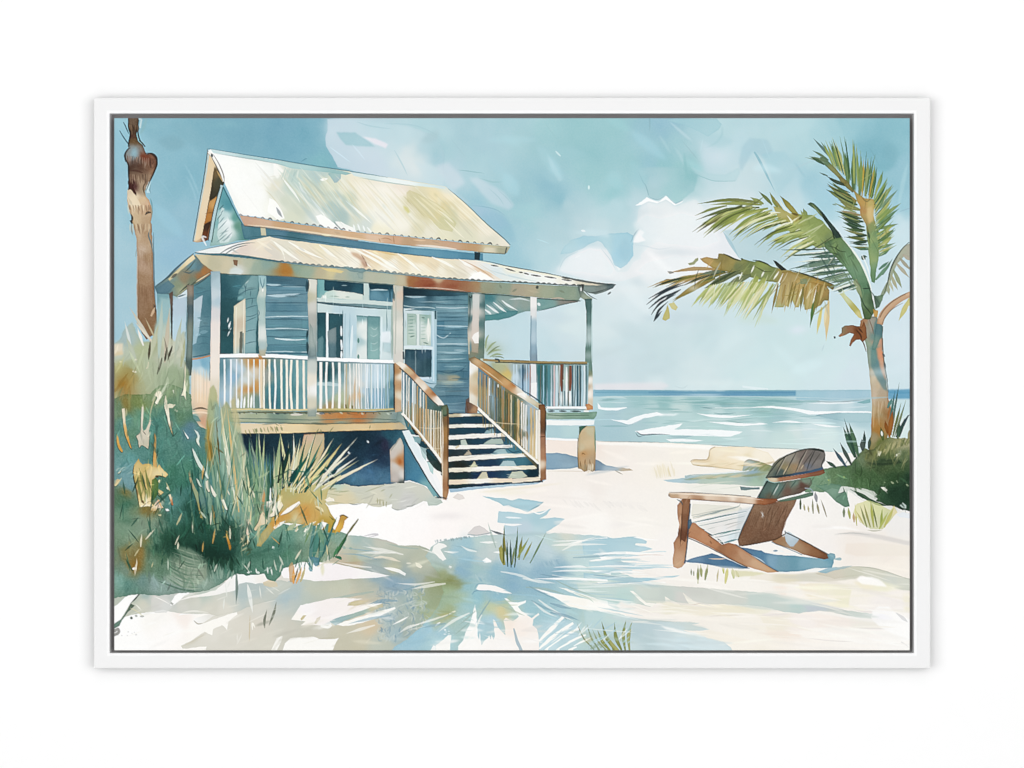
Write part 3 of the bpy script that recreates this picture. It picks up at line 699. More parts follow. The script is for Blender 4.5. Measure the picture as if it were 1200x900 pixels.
# lower blue glaze
W([684,716,712,717,726,719,737,723,752,725.5,770,727,790,728.5,812,729.5,821,729.5,810,732,822,735,832,737.5,822,739,812,739,800,738,816,743,832,748,848,752,856,758,862,763,690,763],
  [(705,722,'b4d5d8'),(720,728,'bcd8d6'),(745,735,'b2ccd4'),(765,732,'b6ced6'),(790,732,'c6d9dc'),(775,745,'bdd3da'),(760,750,'b4cdd3'),(800,750,'c6dde5'),(830,757,'cfe2e8'),(740,758,'c3d9dd'),(712,755,'b0ccd0'),(810,737,'c9d8d6')],edge=.14,r=.6)
W([774,733,785,735,800,739,815,742,830,747,815,745,795,741,780,737],'f2f5f4',.9,edge=0,soft=.3,mark=False)
W([816,741,832,738,845,741,860,746,880,750,860,756,845,752,830,748],[(830,743,'f0eadc'),(860,750,'f3ecdf')],.8,edge=.05,soft=.6)
L([737,724,770,727.5,815,729],1,'9fb9b8',.6,tip=(0,0),mark=False)
W([718,722,740,722,735,726,722,725],'e9f1ee',.7,edge=0,soft=.6,mark=False)
# warm and olive glazes at right
W([880,674,900,672,930,673,960,670,985,668,1005,665,1012,668,1010,675,1002,678,985,680,965,682,940,681,915,683,895,680,878,678],
  [(890,677,'ece5d6'),(920,678,'e0d8bc'),(950,675,'d4d2c2'),(970,676,'d6cfbe'),(1000,672,'c9c9b6')],.85,edge=.1,soft=.3)
W([955,672,975,668,990,665.5,1000,663.5,1016,664,1030,667,1048,673,1068,680,1068,693,1058,691,1046,688,1032,684,1022,678,1010,674,995,676,978,678],
  [(975,674,'d0c9b6'),(1000,668,'cbcbb6'),(1020,671,'cfd0bf'),(1045,680,'ccd2c8'),(1060,686,'d0d4c6')],.9,edge=.15)
L([1000,663.5,1030,667,1066,679.5],1,'a7aa98',.6,tip=(0,0),mark=False)
W([936,685,950,683,975,684,992,686,998,690,994,712,985,712,970,710,955,707,945,700,938,692],[(945,688,'f1e7d0'),(970,690,'eeead0'),(985,700,'ece8ca'),(970,704,'f1eada')],.9,edge=.08,soft=.3)
W([1000,682,1030,680,1060,689,1040,693,1012,692],[(1010,685,'efe6c8'),(1035,687,'eceacb'),(1055,690,'f1efd9')],.8,edge=0,soft=1)
W([920,682,940,690,950,702,935,705,915,698,905,688],[(930,693,'f8f3ea'),(915,695,'f6e6d8')],.7,edge=0,soft=1.2)
W([1008,675,1022,676,1034,681,1040,688,1025,686,1010,684,1004,679],'fdfcfc',.85,edge=0,soft=.5)
LS([[977,626.5,1000,625,1030,629,1066,637]],[1,4,5,5],'d3cfcc',.7,tip=(0,1),soft=.4,mark=False)
L([978,626,1000,624.5,1020,627],1,'a9aeac',.5,tip=(0,0),mark=False)
W([992,637,1020,636,1068,640,1068,652,1030,651,1005,652,990,648],[(1000,645,'eee2d6'),(1040,645,'eee6da')],.8,edge=.05,soft=.5)
L([955,620,985,618,1010,622],3,'fbfafa',.8,tip=(0,0),soft=.4,mark=False)
W([890,722,935,719,962,720,1000,724,1025,725,1045,737,1020,736,990,736,960,735,930,740,900,738],[(910,728,'ede6d2'),(940,730,'f4ece8'),(970,728,'f3e8df'),(1010,731,'e8e4d8'),(985,731,'f1e6de')],.75,edge=.06,soft=.5)
LS([[880,722,910,720,935,718],[1000,736,1025,736.5,1045,737],[945,748,980,751,1000,752],[1000,714,1020,717,1060,714]],1.2,'ddd6d4',.6,tip=(0,0),mark=False)
W([896,738,935,740,940,745,930,752,905,748],'f3e2d2',.6,edge=0,soft=1.5)
W([1022,716,1030,710,1042,711,1052,720,1066,727,1068,745,1060,752,1045,742,1030,734,1022,726],'fbfbfb',.85,edge=0,soft=.4)
L([1050,718,1058,724,1064,729],[2,4,2],'d6d6d8',.8,tip=(.2,0),mark=False)
W([1058,696,1068,694,1068,720,1060,716],'efe8cc',.7,edge=0,soft=1)
B(1035,724,10,5,'eeeef8',.7)
LS([[1056,752,1062,756,1064,758]],1.4,'dcdcdc',.6,mark=False)
B(900,735,30,8,'f1e9da',.4)
B(890,760,20,8,'efe8d8',.5)
LS([[846,724,880,722,905,723],[850,732,890,731,930,733]],2,'f9f4ec',.6,tip=(0,0),mark=False)
LS([[830,722,850,721,876,720]],1.1,'d4c8b8',.5,tip=(0,0),mark=False)

# ----------------------------------------------------------- tufts of grass
def tuft(label):
    return part('painted_grass_tuft', None, label)
tuft('small green grass tuft on the blue shadow in the middle')
OL = ['7d8a4a', '8f9a58', '6b7f55', '5f7a6a', 'a0a060']
W([585,642,588,638,591,650,593,662,590,662,586,655],'a9a558',.9,edge=.3)
for a in ((590,660,591,616,3,'7d8250'),(595,664,594,632,2.4,'55755f'),(599,665,598,632,2.6,'4d6f60'),(603,665,607,617,2.6,'6b8058'),(608,656,612,628,3.4,'9a9a4c'),(606,654,620,630,3,'a8b070'),(613,656,624,634,2.6,'a9aa62'),(621,660,640,624,2,'8aa07a'),(600,662,603,640,2,'8f9a58'),(593,650,590,622,1.6,'a4a05a')):
    leaf(*a)
leaf(593,627,574,621,1.2,'5f7078')
tuft('olive grass tuft at the bottom edge of the print')
for a in ((716,763,700,738,4,'a2a866'),(722,763,705,728,4,'98a062'),(729,763,720,729,4.4,'97a064'),(733,763,734,725,4,'a0a86c'),(738,763,741,727,4.2,'b0b47c'),(712,763,694,737,2.2,'aeb690'),(726,763,712,745,4,'b4b67a'),(704,763,688,731,2.2,'a6b49a'),(698,763,676,730,1.6,'a0aa8a')):
    leaf(*a,bend=-.08)
B(690,750,5,4,'c2bc84',.6)
spots(692,752,714,763,12,3,'8fa890',.6,8)
tuft('sparse pale grass tuft below the chair')
for a in ((818,684,818,662,3,'a9ad7e'),(822,676,821,661,3.4,'b4b88c'),(826,680,830,660,3.4,'a9ae84'),(810,674,810,666,1.6,'a4a890'),(813,675,813,668,1.4,'b4b69a'),(840,682,842,666,1.8,'d4cdb0'),(850,684,853,662,4,'dcd8a0'),(848,672,847,660,3,'cfd08c'),(860,678,858,664,4,'d6d8b0'),(866,676,862,668,3,'c9c99a')):
    leaf(*a)
W([856,668,880,669,900,672,880,675,862,676],'dcd9b4',.8,edge=.05,soft=.6)

# ------------------------------------------------- bare palm trunk at left
part('painted_tree_trunk', None, 'bare brown tree trunk with a dark knot at the left edge of the print')
W([150,137,163,137,162,150,160,157,162,165,167,170,170,177,172,181,178,180,182,184,184,191,182,198,179,206,174,216,170,224,171,230,175,234,177,242,179,248,177,260,178,272,179,290,180,320,181,345,183.5,365,184,380,180,392,172,398,166,390,161,375,160.5,340,160.5,300,160,280,157,268,154,255,151,246,149,235,149,226,151,215,150.5,195,147,186,146.5,179,150,174,151,165,152.5,155,150,148],
  [(156,144,'6e5a48'),(157,156,'54402f'),(155,163,'5a3d30'),(158,170,'6a5236'),(155,180,'8b908f'),(159,183,'8fb0bb'),(154,190,'a39a94'),(162,192,'8a7f76'),(171,187,'7a4630'),(178,190,'7d5844'),(175,198,'96745a'),(155,199,'5c4334'),(165,199,'4f3428'),(158,206,'97816a'),(170,206,'a38b72'),(164,216,'b09a80'),(153,213,'54352c'),(155,221,'5a3a38'),(164,226,'a8977c'),
   (155,235,'e0cfb2'),(156,245,'ddc8a8'),(165,236,'d8bf9c'),(172,242,'d3b494'),(167,250,'c8ab8a'),(160,258,'c9b391'),(170,262,'bca282'),(163,275,'c4ac90'),(172,275,'b09474'),(162,295,'c0aa94'),(172,300,'a98c6c'),(164,310,'b59a82'),(165,330,'a4876a'),(172,345,'947458'),(165,355,'977a5f'),(175,370,'8d6e50'),(170,385,'8a6a4a')],
  edge=.5,ew=1.1,r=.7,gran=.12)
B(157,182,5,7,'93b4bf',.8)
B(172,186,7,5,'6d3220',.7)
LS([[147,190,146,182,149,176,153,173],[170,180,176,179.5,182,184,184,191,181,200,176,210],[150.5,190,150.5,200,151,215]],1.6,'3a2d28',.85,tip=(.2,.2),mark=False)
LS([[152,200,160,200,168,203]],2.4,'4f3228',.75,tip=(0,0),mark=False)
W([150,212,155,209,158,214,156,219,160,226,160,229,155,224,151,222],'4a2a26',.9,edge=.2,mark=False)
L([171,212,168,220,169,227],1.3,'53402f',.85,tip=(0,0),mark=False)
LS([[150,231,153,237,155,241],[153,250,155,256,154,262]],[1,2.6,1],'403830',.9,tip=(.2,0),mark=False)
L([170,252,173,249,177,249],2.4,'3f3a34',.9,tip=(0,.3),mark=False)
L([153,258,155,262],2,'36302c',.8,mark=False)
W([149,232,149,223,153,222,158,228,163,236,165,240,160,243,158,248,153,244],'e9dabd',.85,edge=.1,mark=False)
W([174,213,177,212,176,218,174,222,176,226,172,226,171,220],'c3dfe6',.9,edge=0)
L([177,214,175.5,222,177,227],.9,'6d98a8',.8,tip=(0,0),mark=False)
L([176,232,178,240,178,256],1.6,'5f9098',.6,tip=(0,0),mark=False)
LS([[176,268,174,276,177,285,179,296],[180,272,180,300,181,335,182,360]],1.6,'54707a',.75,tip=(.2,0),mark=False)
LS([[144.5,143,148,150,151,157],[140,153,145,161,150,168,152,172]],1.3,'37525e',.85,tip=(.5,.4))
LS([[163,164,167,168,170,172]],1.4,'38342c',.8,mark=False)
LS([[162.5,139,166,139]],3,'c6dce4',.7,mark=False)
LS([[172,139,168,150,164,158]],3,'8cb9bd',.6,tip=(.5,0),soft=.4,mark=False)
LS([[166,140,164,150]],2,'d6e2e2',.7,mark=False)
W([149,190,160,186,170,190,178,196,172,206,160,204,152,204],[(155,196,'4a352c'),(168,198,'5f4436')],.55,edge=0,soft=1.5,mark=False)
LS([[150.5,140,150.8,150,153,158,151,166,150,172],[162.5,140,161.5,152,163,162,168,170],[146.8,178,147,186,150.5,194,151,206,150.5,216]],1.5,'2a201c',.85,tip=(.4,.3),mark=False)
LS([[172,181,178,179.6,183,184,184,192,180,203,175,214,171,224]],1.8,'33241e',.85,tip=(.3,.2),mark=False)
hatch(149,240,178,240,18,1,10,1.3,['8a6c50','e9d8b8','6f543e','c9ae8c'],.6,seed=201)
hatch(152,262,178,262,16,1,12,1.3,['8a6c50','e3d2b2','7c6048'],.55,seed=202)
hatch(150,146,163,146,10,1,10,1.2,['35261e','8a7058','4a3a2e'],.6,seed=203)
hatch(148,182,182,186,20,0,10,1.3,['3a2a24','a89484','6a4a3a'],.55,seed=204)
hatch(150,204,174,204,16,1,12,1.4,['3f2c24','b49c82','6a503e'],.55,seed=205)
L([161,300,160.6,340,161,380],1.4,'c9b8a4',.7,mark=False)
hatch(160,290,178,300,12,1,18,1,['8b6c50','b99f84','9a7d62'],.4,seed=2)
hatch(161,330,180,340,14,1,20,1,['7c5e44','ab9076'],.35,seed=3)
L([180,356,183,366],2,'3a3a38',.8,tip=(0,0),mark=False)
W([176,370,179,363,182,359,181,366,178,371],'d9bfa0',.85,edge=.1,mark=False)

# ---------------------------------------------------------------- the cottage
HOUSE = part('painted_cottage', None, 'blue wooden beach cottage on short piers with pale tin roofs')
# ----- walls -----
WALL = part('side_wall', HOUSE, 'shaded side wall of the cottage')
W([184,342,205,345,228,331,250,316,300,318,300,420,225,420,200,420,184,400],
  [(190,350,'7fb0b8'),(192,370,'b3cfd0'),(190,400,'c9d0bd'),(208,360,'bcd4df'),(208,380,'bcd5e2'),(210,400,'d3dfdd'),(222,380,'6f98a0'),(235,345,'5b919f'),(242,360,'588c9a'),(232,400,'5f93a2'),(245,400,'4f8796'),(232,335,'5f95a0'),(240,325,'5e949e'),(245,350,'4f8896')],edge=.15,r=.4)
W([227,352,237.5,346,235,372,233,388,230,402,226,404,227,380],[(232,355,'c3d5de'),(230,375,'b7d3e0'),(229,395,'a5c9d6')],.95,edge=.1,mark=False)
LS([[232,384,240,382,247,383],[231,396,238,394,247,396],[230,404,240,402,247,404],[236,372,247,371],[226,345,238,342,248,340]],1.2,'4d7f90',.7,tip=(0,0),mark=False)
LS([[233,390,244,388]],4,'8fbccb',.5,tip=(0,0),mark=False)
W([203,352,218,346,218,388,215,394,210,396,207,404,203,406,202,380],[(210,360,'bdd2e0'),(210,385,'bcd9e6')],.95,edge=.08,mark=False)
W([207,348,219,338,220,347,210,350],'dbe9ee',.9,edge=.1,mark=False)
L([207,348.5,218,344.5],1.6,'3f6c78',.85,tip=(0,0),mark=False)
# recessed porch and shingled corner
W([257,319,305,321,305,416,257,416],[(264,335,'2f6672'),(268,360,'2b6068'),(264,390,'2a5f66'),(268,410,'2d666e'),(280,330,'3f7a86'),(295,326,'55898f'),(270,322,'3f7680')],edge=.15,r=.3)
W([296,322,304,322,302,345,302,370,300,390,300,414,286,414,287,372,287,352,278,352,280,340,286,333],
  [(295,330,'7fadb0'),(290,345,'6fa3a8'),(297,360,'78aab0'),(293,380,'82b2b8'),(294,400,'8fbac0'),(298,410,'86b4b8')],.97,edge=.2,r=.4)
LS([[280,345,290,340,301,338],[282,352,292,350,302,349],[288,362,295,359,302,358],[288,371,296,370,302,367],[287,377,294,374,301,371],[287,389,293,387,301,386],[287,403,294,401,301,400],[286,332,288,340],[289,331,287,346],[294,340,293,348],[296,350,295,358]],.9,'44727e',.75,tip=(.3,0),mark=False)
LS([[287,333,292,328]],.9,'c9dcd8',.8,tip=(0,0),mark=False)
LS([[268,372,266.5,378],[270.5,376,268,386],[271,384,266.5,394],[269.5,378,267.5,384]],1.3,'dceeee',.95,tip=(.2,.2),mark=False)
SHUT = part('shutter', HOUSE)
W([274,359,281,354,287.5,349.5,288,370,287,416,273.5,416],[(276,365,'dcd8c0'),(284,362,'d6d2c0'),(280,380,'cfc2ac'),(285,395,'d2cdb8'),(276,400,'d9d2bc'),(286,410,'b8cac6')],edge=.35,ew=.8,r=.3)
LS([[277,360,276.5,385,276,414],[286,352,285.5,380,285,414]],1.2,'e9e6d6',.8,mark=False)
W([281,389,284,388,284,414,280,414],'6d7268',.9,edge=.2,mark=False)
L([285,390,285,414],1,'3a6a70',.7,mark=False)
use(HOUSE)
# front siding
FS = part('front_wall', HOUSE, 'blue weatherboard front wall')
def siding(x0, x1, y0, y1, lines, lo, seed):
    r = np.random.RandomState(seed)
    for y in lines:
        L([x0,y + r.randn() * .4,(x0 + x1) / 2,y + r.randn() * .5,x1,y + r.randn() * .4],1.0 + r.rand() * .5,'cfe4ea',.8,tip=(.7,.6),mark=False)
        L([x0,y + 1.4,(x0 + x1) / 2,y + 1.6,x1,y + 1.4],1,lo,.7,tip=(.2,.1),mark=False)
W([310,323,362,326,362,418,310,418],[(320,330,'5f9bb4'),(340,330,'6fa3ba'),(350,340,'7aa9bb'),(320,345,'8fb6c8'),(330,352,'7da8b8'),(350,355,'7aa4b4'),(320,362,'4f8ba3'),(345,364,'5c96ae'),(330,372,'5d97aa'),(350,380,'5e9aa8'),(325,390,'5a98a8'),(345,400,'5c9aa6'),(330,410,'5f9fae')],edge=.12,r=.3)
def boards(x0, x1, y0, y1, n, seed):
    r = np.random.RandomState(seed)
    for i in range(n):
        ya = y0 + (y1 - y0) * i / n; yb = ya + (y1 - y0) / n
        c = ['86adb9', '4f8496', '6c9cab', '40758a', '5d8f9e'][r.randint(5)]
        xa = x0 + (r.rand() < .4) * r.rand() * (x1 - x0) * .4; xb = x1 - (r.rand() < .4) * r.rand() * (x1 - x0) * .4
        W([xa,ya + r.randn() * .5,(xa + xb) / 2,ya + r.randn() * .7,xb,ya + r.randn() * .5,xb,yb,(xa + xb) / 2,yb + r.randn() * .7,xa,yb],c,.38,edge=.35,ew=.9,mark=False)
        L([x0,yb,(x0 + x1) / 2,yb + r.randn() * .5,x1,yb + r.randn() * .3],.7 + r.rand() * .6,'2f5c70',.55,tip=(.6,.5),mark=False)


boards(311, 361, 325, 414, 9, 401)
L([312,333,320,334,330,333.5],2.4,'c3dde6',.8,tip=(0,0),mark=False)
L([312,346,330,346.5,352,344],3.4,'c9dfe8',.8,tip=(0,0),mark=False)
siding(311, 361, 0, 0, [371, 386, 412], '3f7c94', 1)
L([322,396.5,340,398,360,397.5],2,'dcecf0',.9,tip=(.4,0),mark=False)
LS([[312,357.5,340,358,361,357],[311,340.5,340,340,361,341]],1.2,'4f879c',.7,tip=(0,0),mark=False)
L([358,412,350,404,344,400],1,'4a8494',.3,mark=False)
for _y in (336,350,365,378,392,404):
    L([312, _y,335, _y + 1,360, _y + .4],3,['6fa6ba','568fa5'][_y % 2],.3,tip=(0,0),mark=False)
L([359.5,328,359.5,342],3,'2a4f5c',.8,tip=(0,.3),mark=False)
LS([[359.5,386,360,400],[359,400,360.5,416]],2,'2c5864',.8,tip=(0,0),mark=False)
W([311,322,361,326,361,336,330,333,311,331],'2f5a6c',.45,edge=.1,soft=.8,mark=False)
# wall around the doors and right siding
W([370,326,474,334,474,425,370,424],[(380,335,'2a4f5c'),(460,340,'5f8f98'),(400,400,'b6d0d6'),(440,400,'a8c4c6')],edge=.1,r=.3)
W([472,336,552,342,552,488,472,484],[(480,340,'1f4552'),(500,342,'20485a'),(530,345,'4a7c90'),(545,350,'5a8f9e'),(490,352,'5c8ca0'),(520,358,'6f9fae'),(540,362,'74a2b0'),(520,378,'4f8ba4'),(540,378,'528ca4'),(520,392,'5b93aa'),(540,390,'4c859c'),(520,405,'8ab4c2'),(540,405,'86b2c4'),(520,418,'92bac6'),(540,425,'5f97aa'),(520,430,'4d86a0'),(545,435,'4a8098'),(525,444,'a9ad98'),(520,455,'6c98a8'),(540,455,'5f8ea4'),(530,470,'5a8aa2'),(540,480,'557f98')],edge=.12,r=.3)
boards(511, 549, 347, 484, 14, 402)
L([474,347,485,348,500,347.5],2,'b9d0da',.8,tip=(0,0),mark=False)
W([472,336,498,338,535,341,549,343,549,346,530,347,500,347,472,346],[(480,340,'1b3c4a'),(520,344,'2a5566'),(545,345,'3d6d7c')],.95,edge=.1,r=.5,mark=False)
LS([[511,360,530,361,549,360],[511,381.5,530,382,549,382.5],[511,392,520,396,528,390],[511,403,530,403,548,403]],1.1,'cfe3ea',.75,tip=(.6,.6),mark=False)
L([511,391.5,530,392,548,392],1.6,'3d758c',.7,tip=(0,0),mark=False)
LS([[511,371,530,372,549,371],[511,352,530,351,549,352]],1.4,'3a6c80',.6,tip=(0,0),mark=False)
LS([[511,412,530,413,548,411],[511,421,530,421,546,420]],1.4,'b5d3dc',.7,tip=(0,0),mark=False)
LS([[512,434,525,437,540,434,546,428]],1.2,'32647c',.8,tip=(.2,.2),mark=False)
W([513,438,520,440,535,439,540,442,535,447,520,446,513,447],[(520,443,'8fa0a0'),(530,443,'b2a888')],.85,edge=.05,mark=False,soft=.5)
LS([[511,448.5,530,449,548,448],[511,459,530,458.5,548,459],[512,472,530,473,548,471],[520,480,548,481]],1,'8fb2c0',.6,tip=(0,0),mark=False)
LS([[511,451,530,452,548,451],[511,465,548,465],[511,456,548,455.5]],1,'41718a',.6,tip=(0,0),mark=False)
LS([[509.6,364,509.6,380],[509.6,390,509.6,400],[510,402,510,440]],2,'2f5f74',.75,tip=(.2,.2),mark=False)
W([546,468,550,465,550,484,545,484],'7a5a50',.8,edge=.1,mark=False)
# upper gable
G = part('gable_wall', HOUSE, 'small triangular gable wall in teal and white')
W([260,217,263,220,272,240,280,256,288,268,292,281,278,282,262,287,246,288,250,262],
  [(262,225,'6aa6ae'),(266,238,'5f9ea8'),(275,255,'6aa39c'),(280,268,'6d9c8c'),(287,276,'5f9490'),(255,262,'8fbcbe'),(258,275,'a9c9c6'),(262,250,'c9dede'),(266,262,'e6eeee'),(265,274,'dfe9e6'),(250,283,'9fc0bc')],edge=.2,r=.5)
W([257,252,260,243,263,244,262,250,267,254,270,264,272,276,268,283,258,285,254,275,256,262],[(260,255,'c6dcdc'),(264,260,'eef4f4'),(266,274,'e4ecec'),(258,278,'cfe0de')],.9,edge=.1,mark=False)
LS([[256,262,263,254],[255,270,266,258],[257,278,268,266],[262,283,272,272],[259,250,262,246],[254,284,266,274]],.9,'5f848a',.75,tip=(.2,0),mark=False)
LS([[257,274,268,270],[259,283,270,277]],1.6,'9fb4b4',.7,tip=(0,0),mark=False)
LS([[256,246,262,240],[254,258,260,250]],.9,'2f5a60',.8,tip=(0,.3),mark=False)
L([261,218,268,232,277,250,286,266],1.2,'346e7a',.8,mark=False)
use(HOUSE)
BAND = part('upper_wall', HOUSE, 'narrow blue wall strip between the two roofs')
W([282,262,300,266,322,269,380,277,420,282.5,487,290.5,520,293,558,297,566,297,566,305,556,305,520,303,487,299,420,292,370,285,320,280,298,281,286,280],
  [(288,270,'5a909e'),(300,275,'4f8694'),(330,272,'5b8ba0'),(340,278,'4a7f8c'),(380,281,'6495a8'),(420,286,'5f92a8'),(460,290,'5d96ae'),(500,296,'6ba5bd'),(530,298,'63a0ba'),(550,301,'5a97b0')],edge=.2,r=.4)
LS([[290,278,320,276,340,278,380,284,420,289]],1.2,'2f5f6c',.7,tip=(0,0),mark=False)
L([320,280.5,370,286,420,292,487,299,520,303,556,305],1.2,'33606c',.8,tip=(0,0),mark=False)
W([305,265,311,266,312,276,306,276],'d6cfae',.95,edge=.15,r=.3)
W([556,295,563,296,562,305,556,304],'253c46',.95,edge=.1,r=.3)
use(HOUSE)
# eave underside at left
EAV = part('eave', HOUSE, 'shadowed overhang at the left end of the porch roof')
W([228,299,250,314,249,320,232,331,220,338,207,348,200,345,184,344,181,336,200,322],
  [(222,312,'6a9aa6'),(230,314,'5f8a96'),(238,318,'b87a3c'),(232,324,'ab7440'),(215,325,'9a8a68'),(205,335,'8a9a7a'),(190,340,'5d8898'),(212,340,'b0b48c'),(225,330,'7d8a72'),(200,330,'7a9690')],edge=.3,r=.4)
W([226,298,229,303,213,316,199,329,197,327,211,313],[(222,306,'f0dfb4'),(205,322,'dcd0a4')],.97,edge=.25,r=.3)
LS([[227,297,215,307,205,316,195,326,182,335]],2,'36505a',.85,tip=(.4,0),mark=False)
LS([[208,320,200,326]],3,'4a4a48',.7,tip=(0,0),mark=False)
LS([[229,305,222,314,216,319],[248,318,235,326,224,334,210,346],[247,322,236,330,226,336]],1.2,'44564f',.75,tip=(.2,0),mark=False)
L([246,320,236,326.5,229,331],1.4,'e9ddb4',.85,tip=(.2,0),mark=False)
L([210,343,218,336,222,332],1.6,'33423f',.85,tip=(0,0),mark=False)
L([214,318,222,320,228,316],1.4,'3f6470',.7,tip=(0,0),mark=False)
W([183,338,197,329,205,335,196,344,184,344],[(190,340,'5d8a9a')],.8,edge=.15,mark=False)
# right-hand porch ceiling
CEI = part('porch_ceiling', HOUSE, 'open rafters under the right end of the porch roof')
W([564,343,600,347,640,350,678,352,677,354,660,357,645,361,630,364,615,365,606,368,600,371,590,373,575,375,566,376],
  [(572,348,'4f868c'),(590,352,'94a9a4'),(605,355,'a0aca6'),(575,360,'9db8b8'),(590,366,'5f9698'),(605,360,'7aa2a0'),(615,352,'98a8a0'),(635,355,'7fa6a4'),(640,360,'86aaa6'),(660,354,'93928a'),(672,353,'8f8880')],edge=.25,r=.4)
W([567,369,580,368,596,364,607,364,606,368,598,372,584,375,567,376],[(575,372,'559092'),(600,367,'5b9094')],.9,edge=.2,mark=False)
LS([[588,352,596,358,607,364],[578,354,588,362,594,366],[570,357,580,364,585,367],[567,362,573,366,576,368]],[1.4,2.4,1],'e4ecec',.95,tip=(.5,0),mark=False)
LS([[583,352,592,360,600,365],[573,354,583,363,589,367]],1.4,'6d8f94',.7,tip=(.4,0),mark=False)
L([596,351,610,350,622,353],1.8,'d9e2e2',.8,tip=(0,0),mark=False)
L([630,355,633,358],3.2,'e9f3f2',.9,tip=(.4,.4),mark=False)
LS([[628,365,645,361,660,357,682,352]],.9,'47686c',.8,tip=(.2,0),mark=False)
B(575,408,14,8,'aab893',.6)

# ----- roofs -----
ROOF = part('upper_roof', HOUSE, 'pale corrugated tin main roof with cream and white streaks')
W([244,176,248,174.5,290,182,322,187,360,193,400,199,460,208.5,500,215,522,218.5,528,224,545,238,560,253,575,266,590,280,598,288,594,289,560,285,520,281,470,276,420,271.5,380,266,340,260,322,258,300,254,281,252,276,243,264,216,255,195],
  [(255,185,'f6f8fb'),(270,200,'f7f7f9'),(265,212,'f8f8f8'),(285,215,'f6f7fa'),(290,240,'f6f5f4'),(300,225,'f4f4f6'),(305,200,'f3f5f7'),(300,250,'f8f8f8'),(318,196,'e9eeee'),(315,212,'e9e6d6'),(325,215,'e3e0cc'),(330,205,'dde2d8'),(335,235,'cfd8c6'),(330,225,'d6dccf'),(322,240,'efeee0'),(345,220,'bcd3ca'),(345,210,'b9d3ce'),(360,215,'bfd4c9'),(360,230,'c0d4cc'),(350,245,'cdd6c3'),(345,255,'d6dcc6'),(370,205,'b0ced0'),(385,215,'d9dfc8'),(385,230,'c6d6c8'),(388,245,'a6c6c6'),(400,255,'a4c3c3'),(375,255,'e0e6e2'),(405,235,'c9d6c0'),(400,222,'e6e6d4'),
   (415,212,'eee6cf'),(430,225,'f0e6d6'),(425,240,'ece3c8'),(415,250,'d6dccc'),(430,260,'d0dcd8'),(445,235,'eeeae0'),(450,220,'f1e9dc'),(455,250,'e8e9e2'),(445,265,'f0ead0'),(470,222,'eee0d2'),(475,235,'dcd3aa'),(490,235,'ded6ae'),(480,250,'e2dcc0'),(470,262,'efeadc'),(495,262,'e0dab8'),(500,245,'d9cf9c'),(510,232,'eedeae'),(515,245,'e0cf94'),(520,255,'d6d0a0'),(505,272,'e9e4d0'),(530,262,'d3d2ac'),(525,275,'e6e2c4'),(525,228,'f3e6c6'),(545,250,'efe2c0'),(550,265,'e2dcc0'),(545,278,'dedcc0'),(570,270,'efe6d2'),(575,283,'dfdcc8'),(590,285,'e9e2d0')],
  edge=.12,r=.3,flow=.06,power=3.6,warp=6)
# ribs of the sheets, running down the slope
r_ = np.random.RandomState(12)
for _i in range(64):
    _t = (_i + .5) / 64
    _xa = 250 + 270 * _t; _ya = 180 + 42 * _t
    _xb = 283 + 308 * _t; _yb = np.interp(_xb, [280, 322, 420, 520, 598], [251, 257, 270.5, 280, 287])
    _u = r_.rand() * .5; _v = .5 + r_.rand() * .5
    L([_xa + (_xb - _xa) * _u, _ya + (_yb - _ya) * _u, _xa + (_xb - _xa) * _v, _ya + (_yb - _ya) * _v],.8 + r_.rand() * .9,
      [['d9dee0','f8f8f8','e6e6dc'],['fbf8ec','c6c8ac','d8c894','b4c4b8']][_t > .25][r_.randint(3)],.08 if _t < .25 else .34,tip=(.1,0),mark=False)
# soft diagonal streaks following the sheets
r_ = np.random.RandomState(11)
for _i in range(34):
    _x = 330 + r_.rand() * 200; _t = r_.rand()
    _y = 190 + (_x - 330) * .16 + _t * 40
    _l = 14 + r_.rand() * 30
    L([_x, _y, _x + _l * .5, _y + _l * .55, _x + _l, _y + _l * 1.1] if _y + _l * 1.1 < 256 + (_x + _l - 320) * .115 and _x + _l < 540 + (_y - 230) else [_x, _y, _x + 5, _y + 6],
      1 + r_.rand() * 2, ['f6f2e6', 'e3e6d6', 'd4c890', 'b9cec4', 'fbf8f2', 'e8dcb4'][r_.randint(6)], .45, tip=(0, 0), soft=.3, mark=False)
LS([[328,204,336,215,346,228,352,238],[350,213,354,222,360,228],[364,232,373,243,386,260],[405,235,420,248,436,262]],[1.4,2.6,1.4],'f4f7f5',.85,tip=(.2,0),mark=False)
W([370,253,376,251,382,254,391,261,396,266,400,271,385,268,376,264],'fbfcfd',.95,edge=.05,mark=False)
W([393,259,400,260,408,264,416,268,418,272,405,271,396,266],'f8f8f8',.9,edge=.1,mark=False)
L([391,259,396,265,401,270],1.4,'7f8f90',.7,tip=(0,0),mark=False)
LS([[414,263,416,270],[419,262,422,270],[425,264,428,271],[430,266,436,273]],2,'eef4f6',.9,tip=(.2,.2),mark=False)
W([376,207,380,211,385,205],'ffffff',0)
W([375,211,379,208.5,384,209,382,211.5,378,212],'fcfcf8',.95,edge=0,mark=False)
W([384,203,392,201.5,400,203,399,210,395,213.5,392,214,388,209],[(392,205,'9cc6c8'),(395,211,'9ec0cc')],.9,edge=.15,mark=False)
W([316,232,324,236,331,249,334,256,326,258,318,252,313,248],[(325,250,'fbfbfb')],.9,edge=.08,mark=False)
L([324,243,327,249,331,255],[2,3.4,1.4],'7f8a94',.75,tip=(.2,0),mark=False)
L([312,212,317,207,330,206],1,'c9c6b0',.6,tip=(0,0),mark=False)
L([310,222,318,229,328,242],1.2,'cfc9a6',.6,tip=(0,0),mark=False)
